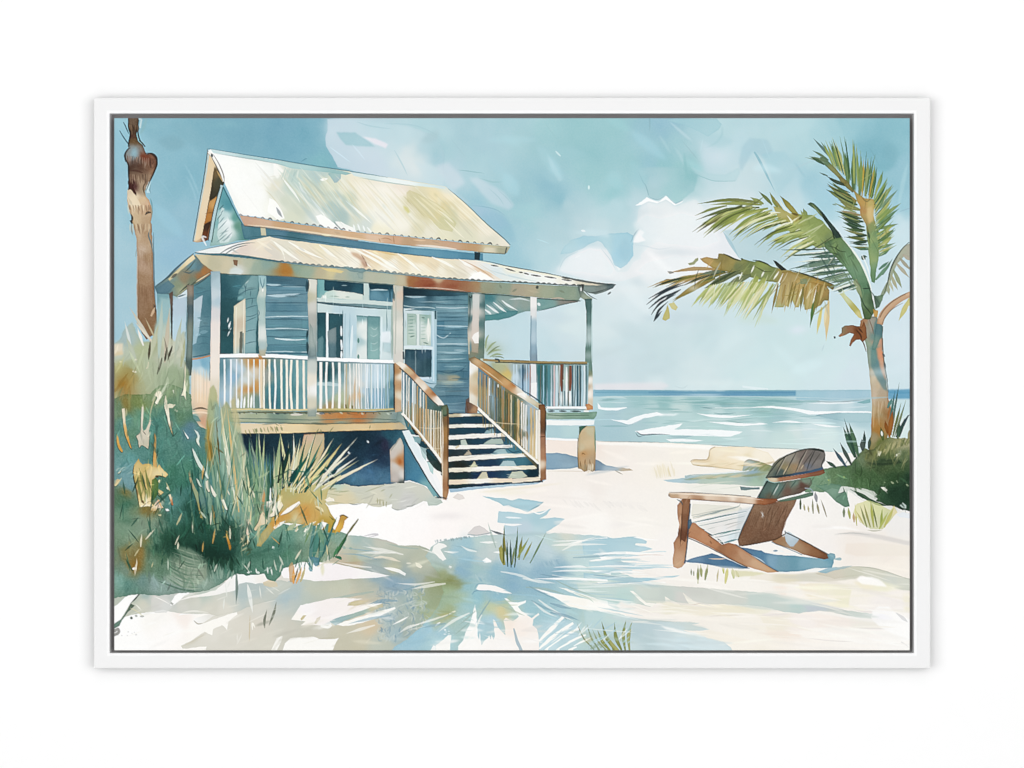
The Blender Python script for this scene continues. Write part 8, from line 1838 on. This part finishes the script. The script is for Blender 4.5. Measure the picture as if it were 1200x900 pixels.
# sand
scumble(['painted_sand'], (600, 520, 1066, 640), 90, 40, -3, 3, .022, .6, .12, 120, soft=.5)
scumble(['painted_sand'], (700, 660, 1066, 760), 140, 60, -6, 3.4, .03, .6, .1, 121, soft=.4)
scumble(['painted_sand'], (700, 670, 1066, 755), 46, 44, -5, 1.6, .03, .7, .1, 122, tint=['fbf8f2', 'f8f4ea'])
scumble(['painted_sand'], (430, 640, 760, 755), 110, 26, -8, 3, .05, .5, .2, 123, soft=.5)
scumble(['painted_sand'], (520, 630, 760, 755), 50, 24, -8, 1.4, .05, .6, .15, 124)
scumble(['painted_sand'], (150, 685, 500, 758), 90, 26, 16, 2.6, .03, .5, .12, 125, soft=.6)
scumble(['painted_sand'], (150, 690, 500, 758), 26, 18, 18, 1.1, .05, .6, .1, 126, tint=['f6f2ea', 'eceade'])
scumble(['painted_sand'], (400, 570, 520, 592), 40, 14, 15, 1.4, .07, .6, .4, 127)
# rays of shade running out from the middle
r_ = np.random.RandomState(130)
use(SAND)
for _i in range(16):
    _t = math.radians(-30 + r_.rand() * 60)
    _d = 60 + r_.rand() * 60
    _x, _y = 600 + math.cos(_t) * _d, 690 + math.sin(_t) * _d * .5
    _l = 30 + r_.rand() * 40
    L([_x, _y, _x + math.cos(_t) * _l, _y + math.sin(_t) * _l * .45],1 + r_.rand() * 1.6,['f4f7f6','9fc8d6','8fbccf','e6f0f0'][r_.randint(4)],.55,tip=(0,0),mark=False)
for _i in range(22):
    _x = 640 + r_.rand() * 110; _y = 634 + r_.rand() * 46
    L([_x, _y, _x + 14 + r_.rand() * 20, _y - 1, _x + 30 + r_.rand() * 40, _y + r_.randn()],1 + r_.rand() * 1.8,['f8f9f8','a6cddb','b9dae4','f4f4f0'][r_.randint(4)],.7,tip=(0,0),mark=False)
for _i in range(30):
    _x = 640 + r_.rand() * 90; _y = 735 + r_.rand() * 24
    L([_x, _y, _x + 8 + r_.rand() * 12, _y - 6 - r_.rand() * 8],.9 + r_.rand() * 1.4,['f6f8f6','b4d6e0','9fcadb'][r_.randint(3)],.6,tip=(.2,0),mark=False)
# shrubs
VG = ['painted_shrubbery']
scumble(VG, (134, 470, 330, 695), 420, 13, 95, 2.2, .10, .5, .35, 140)
scumble(VG, (134, 480, 300, 640), 140, 10, 60, 1.2, .18, .6, .6, 141)
scumble(VG, (134, 400, 225, 470), 90, 22, 80, 2.4, .07, .5, .25, 142)
scumble(VG, (180, 590, 280, 690), 160, 11, 100, 1.6, .16, .6, .5, 143)
scumble(VG, (240, 470, 335, 620), 90, 34, 82, 1.8, .06, .5, .05, 144)
scumble(VG, (240, 480, 330, 600), 26, 40, 80, 1.3, .1, .75, .08, 145, tint=['f0ecd2', 'e3e6cc', 'd8c48c'])
scumble(VG, (300, 550, 400, 625), 90, 16, 50, 1.8, .08, .55, .5, 146)
scumble(VG, (280, 620, 400, 675), 90, 12, 70, 1.8, .10, .5, .6, 147)
scumble(['painted_bush'], (950, 510, 1066, 600), 200, 10, 80, 1.8, .14, .55, .7, 148)
scumble(['painted_bush'], (1020, 510, 1066, 545), 40, 12, 70, 1.3, .1, .7, .4, 149, tint=['c9c49c', 'a9a878', '8f9464'])
# house
scumble(['front_wall'], (310, 323, 362, 416), 40, 26, 0, 2.2, .09, .6, .02, 150)
scumble(['front_wall'], (508, 345, 550, 485), 60, 22, 0, 2, .10, .6, .02, 151)
scumble(['front_wall'], (310, 323, 552, 485), 40, 26, 0, 1, .1, .8, .02, 152, tint=['d9e8ec', '2f5f70'])
scumble(['side_wall'], (225, 325, 305, 415), 50, 12, 5, 2, .10, .6, .2, 153)
scumble(['upper_roof'], (262, 185, 590, 285), 70, 30, -47, 2.2, .05, .6, .06, 154)
scumble(['upper_roof'], (330, 195, 585, 280), 46, 34, -47, 1.4, .05, .4, .05, 155, tint=['fbf9f2', 'f4efdc', 'ccc48c'])
scumble(['porch_roof'], (240, 285, 600, 328), 90, 16, -33, 1.8, .05, .6, .08, 156)
scumble(['porch_roof'], (320, 285, 560, 325), 16, 22, -33, 1.2, .05, .45, .06, 157, tint=['fbf8f0', 'e0c08c', 'c9b694'])
scumble(['porch_beam', 'deck', 'fascia'], (232, 252, 690, 508), 220, 14, -4, 1.8, .10, .55, .1, 158)
scumble(['porch_post', 'corner_trim'], (198, 318, 695, 490), 140, 16, 90, 1.4, .08, .5, .04, 159)
scumble(['under_deck'], (280, 506, 518, 570), 90, 12, 40, 3, .16, .45, .8, 160, soft=.6)
scumble(['door', 'window', 'transom_window'], (371, 330, 512, 448), 80, 12, 90, 1.5, .08, .5, .05, 161)
scumble(['staircase', 'step_tread'], (526, 484, 632, 570), 90, 12, 2, 1.5, .15, .5, .1, 162)
scumble(['pier', 'stair_railing'], (457, 425, 698, 585), 60, 9, 90, 1.2, .12, .5, .1, 163)
scumble(['backrest', 'side_rail', 'leg', 'armrest'], (783, 525, 980, 670), 160, 12, 62, 1.1, .10, .5, .3, 164)
scumble(['seat'], (806, 590, 884, 640), 30, 22, 14, 1.2, .05, .6, .08, 165)
scumble(['trunk', 'painted_tree_trunk'], (147, 140, 1045, 525), 200, 9, 90, 1.4, .10, .5, .3, 166)
# second layer of palm leaflets
FR = ids_of('frond')
use(FR[2])
r_ = np.random.RandomState(170)
UP = ['8faa62', '6d8f5c', 'a9b86c', '557d56', 'c0c27c', '7fa07a']
for _i in range(30):
    _t = _i / 30
    _bx, _by = 1024 + 6 * _t, 236 + 64 * _t
    _l = 30 - 12 * _t + r_.rand() * 6
    _g = math.radians(62 - 34 * _t + r_.randn() * 5)
    leaf(_bx, _by, _bx + math.cos(_g) * _l, _by - math.sin(_g) * _l,1.5 + r_.rand() * 1.6, UP[r_.randint(6)],bend=.03)
for _i in range(26):
    _t = _i / 26
    _bx, _by = 996 + 22 * _t, 226 + 66 * _t
    _l = 27 - 8 * _t + r_.rand() * 6
    _g = math.radians(150 + 24 * _t + r_.randn() * 5)
    leaf(_bx, _by, _bx + math.cos(_g) * _l, _by - math.sin(_g) * _l,1.5 + r_.rand() * 1.5,['5f7a4c','8f9460','46624c','9aa870','6f7f48'][r_.randint(5)],bend=-.03)
for _i in range(24):
    _t = _i / 24
    _bx, _by = 976 + 50 * _t, 194 + 42 * _t
    _g = math.radians(112 - 40 * _t + r_.randn() * 4)
    _l = 24 + 24 * math.sin(_t * 3) + r_.rand() * 6
    leaf(_bx, _by, _bx + math.cos(_g) * _l, _by - math.sin(_g) * _l,1.4 + r_.rand() * 1.8, UP[r_.randint(6)],bend=.01)
scumble(['frond'], (930, 160, 1056, 345), 120, 16, 75, 1.2, .16, .6, .6, 171)
use(FR[3])
for _i in range(30):
    _t = _i / 30
    _bx, _by = 870 + 90 * _t, 240 + 44 * _t * _t + 4
    _l = 52 - 14 * _t + r_.rand() * 10
    _g = math.radians(203 + 10 * r_.randn() * .5 + 8 * (1 - _t))
    leaf(_bx, _by, _bx + math.cos(_g) * _l, _by - math.sin(_g) * _l,1.4 + r_.rand() * 2,['a4b060','c6cc88','7f8c48','dfe2b8','94a456','6d7a40'][r_.randint(6)],bend=.06)
scumble(['frond'], (815, 225, 985, 300), 80, 22, 28, 1.4, .12, .65, .15, 172)
scumble(['frond'], (880, 240, 985, 300), 26, 22, 30, 1.4, .1, .8, .1, 173, tint=['f0f2dc', 'e0e4bc'])
use(FR[4])
for _i in range(22):
    _t = _i / 22
    _bx, _by = 968 + 38 * _t, 292 + 46 * _t
    _l = 46 - 26 * _t + r_.rand() * 10
    _g = math.radians(186 + 14 * _t + r_.randn() * 4)
    leaf(_bx, _by, _bx + math.cos(_g) * _l, _by - math.sin(_g) * _l,1.2 + r_.rand() * 1.6,['5a7a6c','7f9a88','4a6a60','dfe8e2','8fa88c'][r_.randint(5)])
scumble(['frond'], (965, 280, 1026, 372), 60, 22, -62, 1.6, .14, .6, .12, 174)
use(FR[5])
for _i in range(34):
    _t = _i / 34
    _bx, _by = 832 + 78 * _t, 334 - 4 * math.sin(_t * 3)
    _l = 22 + 26 * _t + r_.rand() * 10
    _g = math.radians(236 + r_.randn() * 5)
    leaf(_bx, _by, _bx + math.cos(_g) * _l, _by - math.sin(_g) * _l,1.3 + r_.rand() * 2,['c6cf90','dadca8','aebd78','b4c070','9aa858','e0dcb0'][r_.randint(6)],a=.9,edge=.2)
for _i in range(16):
    _t = _i / 16
    _bx, _by = 800 + 60 * _t, 326 - 8 * _t
    _l = 40 + r_.rand() * 12
    _g = math.radians(200 + 10 * _t + r_.randn() * 4)
    leaf(_bx, _by, _bx + math.cos(_g) * _l, _by - math.sin(_g) * _l * .7,1.3 + r_.rand() * 1.6,['8f8a44','b8a068','4f5f4c','c9b884','39463f'][r_.randint(5)],bend=.05)
for _i in range(14):
    _bx = 912 + _i * 4.2
    leaf(_bx,330 + r_.rand() * 6, _bx - 6 + r_.randn(),358 + r_.rand() * 10,2 + r_.rand() * 1.6,['b09858','9a8a48','c9b77c','8a8448'][r_.randint(4)],edge=.3)
scumble(['frond'], (815, 296, 980, 365), 110, 18, 50, 1.3, .13, .6, .3, 175)
scumble(['frond'], (825, 300, 975, 360), 46, 16, 60, 1.3, .1, .85, .15, 176, tint=['f0efdc', 'e6e6cc'])
# thin contour touches that tie the shapes together
use(HOUSE)
LS([[570,412,576,404,582,400],[571,416,578,411,588,410],[574,418,582,415,590,416],[569,408,570,398,573,392]],2,'8f9f6c',.75,tip=(.3,0),mark=False)
LS([[572,414,580,408,586,405],[577,418,586,418,591,420]],1.4,'6a7a4c',.7,tip=(.3,0),mark=False)

# crisp leaf-shaped shade and light on the near sand
use(SAND)
r_ = np.random.RandomState(190)
for _i in range(44):
    _x = 430 + r_.rand() * 270; _y = 640 + r_.rand() * 100
    _g = math.atan2((_y - 668) * .55, _x - 585) + r_.randn() * .12
    _l = 20 + r_.rand() * 34
    _e = (_x + math.cos(_g) * _l, _y + math.sin(_g) * _l)
    if look(IDS, np.array([_x, _e[0]]), np.array([_y, _e[1]])).tolist() != [SAND, SAND]:
        continue
    leaf(_x, _y, _e[0], _e[1],1.4 + r_.rand() * 2.4,['8fb4c4','86aebf','7fa6bc','a4bcb4','f6f6f2','fbfaf6'][r_.randint(6)],bend=.04 * r_.randn(),a=.6,edge=.2)

# low dark growth running right, with pale chips and blades over it
use(VEG)
r_ = np.random.RandomState(195)
B(300,652,26,8,'3f705e',.5)
B(345,640,22,8,'4f7f6c',.45)
ok_ = set(ids_of('painted_shrubbery'))
for _i in range(120):
    _x = 140 + r_.rand() * 250; _y = 560 + r_.rand() * 110
    if int(look(IDS, np.array([_x]), np.array([_y]))[0]) not in ok_:
        continue
    if _i % 3:
        leaf(_x, _y, _x + r_.randn() * 7, _y - 9 - r_.rand() * 16,1 + r_.rand() * 1.6,['274f40','2f5f4e','3c7460','204638'][r_.randint(4)],a=.6,edge=0)
    else:
        leaf(_x, _y, _x + r_.randn() * 5, _y - 6 - r_.rand() * 12,.9 + r_.rand() * 1.6,['efe9d4','d9d3ac','cfdccb','e0b870'][r_.randint(4)],a=.8,edge=.1)
for _i in range(40):
    _x = 240 + r_.rand() * 150; _y = 664 + r_.rand() * 12 - (_x - 240) * .06
    leaf(_x, _y, _x + r_.randn() * 4, _y - 8 - r_.rand() * 8,1 + r_.rand() * 1.4,['3f705e','5a8a78','7fa592','e6e6d8'][r_.randint(4)],a=.7,edge=0)

# ---------------------------------------------------------------- tuning
SATUR = .95
WALLD = .018            # the wall behind the picture plane, metres
REB = 13.0              # depth of the gap round the canvas, mm
INK_GAIN = .9
L_WORLD = .19
LAMPS = (('softbox', (-2.0, -3.9, .1), .45, 3.4), ('softbox', (2.0, -3.9, .1), .43, 3.4), ('softbox', (0, -4.0, 2.6), .115, 3.0), ('softbox', (0, -4.0, -2.6), .09, 3.0))
CAMD = 3.0
SATS = {'painted_sky': .9, 'cloud': .8, 'frond': .85, 'painted_shrubbery': .92, 'painted_sand': .84, 'front_wall': .76, 'upper_wall': .85, 'side_wall': .8, 'upper_roof': .78, 'porch_roof': .7, 'porch_post': .66, 'leg': .84, 'backrest': .72, 'armrest': .85, 'dead_stub': .85, 'trunk': .88, 'eave': .8, 'rake_board': .85, 'fascia': .76, 'porch_beam': .76, 'staircase': .9, 'stair_railing': .78, 'under_deck': .82, 'side_rail': .84, 'shadow': .8, 'painted_sea': .84, 'foam': .9, 'deck': .85}
GAMMA = {'painted_sky': 1.06, 'cloud': 1.0, 'painted_shrubbery': 1.25, 'painted_bush': 1.18, 'painted_tree_trunk': 1.04, 'frond': .98, 'fascia': 1.0, 'front_wall': 1.14, 'side_wall': 1.16, 'upper_wall': 1.12, 'porch_ceiling': 1.15, 'porch_post': 1.04, 'staircase': 1.15, 'upper_roof': .98, 'porch_roof': 1.0, 'painted_sand': .98, 'foam': .9, 'painted_sea': 1.0}
TINT = {'front_wall': (.98, 1.0, 1.0), 'painted_sand': (1.003, 1.002, .995), 'upper_roof': (1.0, 1.002, .985), 'porch_roof': (.998, 1.004, .985), 'frond': (1.0, 1.0, .98), 'painted_sky': (.99, 1.0, 1.0)}
SHARP = .8

# ---------------------------------------------------------------- final grading of the ink
_g = BUF @ np.array([.299, .587, .114], np.float32)
_s = np.array([SATUR * SATS.get(n, 1) for n, p, l in PARTS], np.float32)[IDS][..., None]
_k = np.array([GAMMA.get(n, 1.1) for n, p, l in PARTS], np.float32)[IDS][..., None]
_t = np.array([TINT.get(n, (1, 1, 1)) for n, p, l in PARTS], np.float32)[IDS]
BUF[:] = np.clip(_g[..., None] + (BUF - _g[..., None]) * _s, .012, .995) ** _k * _t
_b = np.stack([blur(BUF[..., c], 1) for c in range(3)], -1)
BUF += (BUF - _b) * SHARP
BUF *= 1 + .012 * N_GRAN[..., None]
BUF[:] = np.clip(BUF, .01, .995)


# ---------------------------------------------------------------- scene
import bpy

scene = bpy.context.scene
COL = scene.collection
BASE = (0.0, 0.0, (450 - 783) / 1000.0)             # the framed print hangs on its lower edge


def P3(x, y, d=0.0):
    """wall millimetres to metres, d = depth towards the wall"""
    return ((x - 600) / 1000.0 - BASE[0], d / 1000.0, (450 - y) / 1000.0 - BASE[2])


def mat(name, color, rough=.5, noise=0.0, scale=60, bump=0.0, spec=.3):
    m = bpy.data.materials.new(name)
    m.use_nodes = True
    nt = m.node_tree
    b = nt.nodes['Principled BSDF']
    b.inputs['Roughness'].default_value = rough
    b.inputs['Specular IOR Level'].default_value = spec
    tc = nt.nodes.new('ShaderNodeTexCoord')
    nz = nt.nodes.new('ShaderNodeTexNoise')
    nz.inputs['Scale'].default_value = scale
    nz.inputs['Detail'].default_value = 4
    nt.links.new(tc.outputs['Object'], nz.inputs['Vector'])
    rp = nt.nodes.new('ShaderNodeValToRGB')
    c = np.array(color)
    rp.color_ramp.elements[0].color = (*np.clip(c * (1 - noise), 0, 1), 1)
    rp.color_ramp.elements[1].color = (*np.clip(c * (1 + noise), 0, 1), 1)
    nt.links.new(nz.outputs['Fac'], rp.inputs['Fac'])
    nt.links.new(rp.outputs['Color'], b.inputs['Base Color'])
    if bump:
        bp = nt.nodes.new('ShaderNodeBump')
        bp.inputs['Strength'].default_value = bump
        bp.inputs['Distance'].default_value = .0004
        nt.links.new(nz.outputs['Fac'], bp.inputs['Height'])
        nt.links.new(bp.outputs['Normal'], b.inputs['Normal'])
    return m


M_WALL = mat('white_wall_paint', (.9, .9, .9), .9, .006, 40, .05, .1)
M_FACE = mat('white_frame_paint', (.80, .80, .80), .55, .006, 30, .05, .2)
M_OUT = mat('frame_side_darkened', (.3, .3, .3), .6, .01, 30, 0, .1)  # outer sides darkened to cut bounce and deepen the shadow on the wall
M_LIP = mat('white_frame_edge', (.88, .88, .88), .5, .004, 30, 0, .2)
M_SIDE = mat('canvas_edge', (.26, .25, .25), .9, .15, 60, 0, .1)
M_BACK = mat('frame_rebate', (.3, .29, .29), .9, .1, 60, 0, .1)

# printed canvas: ink colour per point, fine woven texture in the surface
M_INK = bpy.data.materials.new('printed_canvas')
M_INK.use_nodes = True
nt = M_INK.node_tree
b = nt.nodes['Principled BSDF']
b.inputs['Roughness'].default_value = .75
b.inputs['Specular IOR Level'].default_value = .08
at = nt.nodes.new('ShaderNodeAttribute')
at.attribute_name = 'ink'
nt.links.new(at.outputs['Color'], b.inputs['Base Color'])
tc = nt.nodes.new('ShaderNodeTexCoord')
wa = nt.nodes.new('ShaderNodeTexNoise')
wa.inputs['Scale'].default_value = 900
nt.links.new(tc.outputs['Object'], wa.inputs['Vector'])
bp = nt.nodes.new('ShaderNodeBump')
bp.inputs['Strength'].default_value = .12
bp.inputs['Distance'].default_value = .0002
nt.links.new(wa.outputs['Fac'], bp.inputs['Height'])
nt.links.new(bp.outputs['Normal'], b.inputs['Normal'])


def mesh_obj(name, verts, faces, mats, parent=None, midx=None, smooth=False):
    me = bpy.data.meshes.new(name)
    me.from_pydata(verts, [], faces)
    for m in mats:
        me.materials.append(m)
    if midx is not None:
        me.polygons.foreach_set('material_index', midx)
    if smooth:
        me.polygons.foreach_set('use_smooth', [True] * len(me.polygons))
    me.update()
    o = bpy.data.objects.new(name, me)
    COL.objects.link(o)
    o.parent = parent
    return o


# ---- wall
w = mesh_obj('wall', [(-4, WALLD, -3), (4, WALLD, -3), (4, WALLD, 3), (-4, WALLD, 3)], [(0, 1, 2, 3)], [M_WALL])
w['kind'] = 'structure'
w['label'] = 'plain white wall behind the framed print'

# ---- the framed print: one thing
root = bpy.data.objects.new('framed_print', None)
root.location = BASE
root.empty_display_size = .05
COL.objects.link(root)
root['label'] = 'white framed watercolour canvas print of a blue beach cottage hanging on a white wall'
root['category'] = 'framed print'

# frame: one mitred moulding swept round the picture
OUT = (110.2, 114.6, 1090.0, 783.2)
INN = (129.0, 133.4, 1070.4, 765.0)


def loop(t, d, inner):
    """rectangle t mm in from the outside (or t mm out from the opening)"""
    if inner:
        x0, y0, x1, y1 = INN[0] - t, INN[1] - t, INN[2] + t, INN[3] + t
    else:
        x0, y0, x1, y1 = OUT[0] + t, OUT[1] + t, OUT[2] - t, OUT[3] - t
    return [P3(x0, y0, d), P3(x1, y0, d), P3(x1, y1, d), P3(x0, y1, d)]


loops = [loop(0, WALLD * 1000 - 1, 0), loop(0, -1.0, 0), loop(.5, -2.3, 0), loop(1.6, -2.9, 0), loop(2.6, -3.0, 0),
         loop(3.6, -3.0, 1), loop(2.9, -3.3, 1), loop(.9, -3.4, 1), loop(0.2, -3.0, 1), loop(0, -2.2, 1), loop(0, REB, 1)]
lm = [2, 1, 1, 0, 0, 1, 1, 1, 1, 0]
vs = [v for lp in loops for v in lp]
fs = []; mi = []
for k in range(len(loops) - 1):
    for i in range(4):
        j = (i + 1) % 4
        fs.append((k * 4 + i, k * 4 + j, k * 4 + 4 + j, k * 4 + 4 + i)); mi.append(lm[k])
frame = mesh_obj('frame', vs, fs, [M_FACE, M_LIP, M_OUT], root, mi)
frame['label'] = 'white floater frame'
# rebate board that the canvas is screwed to
bx = [P3(112, 116, REB), P3(1088, 116, REB), P3(1088, 781, REB), P3(112, 781, REB)]
bx += [(v[0], WALLD - .0015 , v[2]) for v in bx]
fcs = [(0, 1, 2, 3), (7, 6, 5, 4), (0, 4, 5, 1), (1, 5, 6, 2), (2, 6, 7, 3), (3, 7, 4, 0)]
mesh_obj('backing_board', [(v[0] * .985, v[1], (v[2] - .333) * .985 + .333) for v in bx], fcs, [M_BACK], root)
# stretched canvas body, just behind its printed face
cb = [P3(X0, Y0, .35), P3(X1, Y0, .35), P3(X1, Y1, .35), P3(X0, Y1, .35)]
cb += [(v[0], (REB - .05) / 1000, v[2]) for v in cb]
mesh_obj('canvas', cb, fcs, [M_SIDE], root)

# ---- printed face, split into what it depicts
lin = np.where(BUF <= .04045, BUF / 12.92, ((BUF + .055) / 1.055) ** 2.4) * INK_GAIN
rgba = np.ones((NH * NW, 4), np.float32)
rgba[:, :3] = np.clip(lin, 0, .98).reshape(-1, 3)
gx = (X0 + np.arange(NW) * (X1 - X0) / (NW - 1) - 600) / 1000 - BASE[0]
gz = (450 - (Y0 + np.arange(NH) * (Y1 - Y0) / (NH - 1))) / 1000 - BASE[2]
co = np.zeros((NH, NW, 3), np.float32)
co[..., 0] = gx[None, :]; co[..., 2] = gz[:, None]
co = co.reshape(-1, 3)
ids = IDS[:-1, :-1].copy()
vi = np.arange(NH * NW).reshape(NH, NW)
quads = np.stack([vi[:-1, :-1], vi[1:, :-1], vi[1:, 1:], vi[:-1, 1:]], -1)
made = {}
# a piece that ended up with hardly any visible area joins its parent
cnt = np.bincount(ids.ravel(), minlength=len(PARTS))
for k,(nm,par,lab) in enumerate(PARTS):
    if par is not None and 0 < cnt[k] < 12:
        ids[ids == k] = par
for k,(nm,par,lab) in enumerate(PARTS):
    q = quads[ids == k]
    if len(q) == 0:
        if any(p == k for _, p, _ in PARTS):
            o = bpy.data.objects.new(nm, None)
            o.empty_display_size = .02
            COL.objects.link(o)
        else:
            continue
    else:
        u, inv = np.unique(q.ravel(), return_inverse=True)
        me = bpy.data.meshes.new(nm)
        n = len(q)
        me.vertices.add(len(u)); me.vertices.foreach_set('co', co[u].ravel())
        me.loops.add(n * 4); me.loops.foreach_set('vertex_index', inv.astype(np.int32).ravel())
        me.polygons.add(n)
        me.polygons.foreach_set('loop_start', np.arange(0, n * 4, 4, dtype=np.int32))
        me.update(calc_edges=True)
        ca = me.color_attributes.new('ink', 'FLOAT_COLOR', 'POINT')
        ca.data.foreach_set('color', rgba[u].ravel())
        me.materials.append(M_INK)
        me.validate()
        o = bpy.data.objects.new(nm, me)
        COL.objects.link(o)
    o.parent = made[par] if par is not None else root
    if lab:
        o['label'] = lab
    made[k] = o

# ---------------------------------------------------------------- light
world = bpy.data.worlds.new('World')
scene.world = world
world.use_nodes = True
bg = world.node_tree.nodes['Background']
bg.inputs['Color'].default_value = (1, 1, 1, 1)
bg.inputs['Strength'].default_value = L_WORLD


def lamp(name, loc, e, size):
    d = bpy.data.lights.new(name, 'AREA')
    d.shape = 'DISK'
    d.size = size
    r2 = loc[0] ** 2 + loc[1] ** 2 + loc[2] ** 2
    d.energy = e * math.pi * math.pi * r2 / (abs(loc[1]) / math.sqrt(r2))    # e = radiance of a white wall under it alone
    o = bpy.data.objects.new(name, d)
    COL.objects.link(o)
    o.location = loc
    from mathutils import Vector
    o.rotation_euler = (-Vector(loc)).to_track_quat('-Z', 'Y').to_euler()
    return o


for nm,loc,e,size in LAMPS:
    lamp(nm, loc, e, size)

# ---------------------------------------------------------------- camera
cd = bpy.data.cameras.new('camera')
cd.sensor_width = 36
cd.lens = 36 * CAMD / 1.2
cd.clip_start = .05
cd.clip_end = 60
cam = bpy.data.objects.new('camera', cd)
cam.location = (0, -CAMD, 0)
cam.rotation_euler = (math.pi / 2, 0, 0)
COL.objects.link(cam)
scene.camera = cam

scene.view_settings.view_transform = 'Standard'
scene.view_settings.look = 'None'
scene.view_settings.exposure = 0
scene.view_settings.gamma = 1
scene.render.engine = 'CYCLES'
scene.cycles.max_bounces = 6
scene.cycles.diffuse_bounces = 4
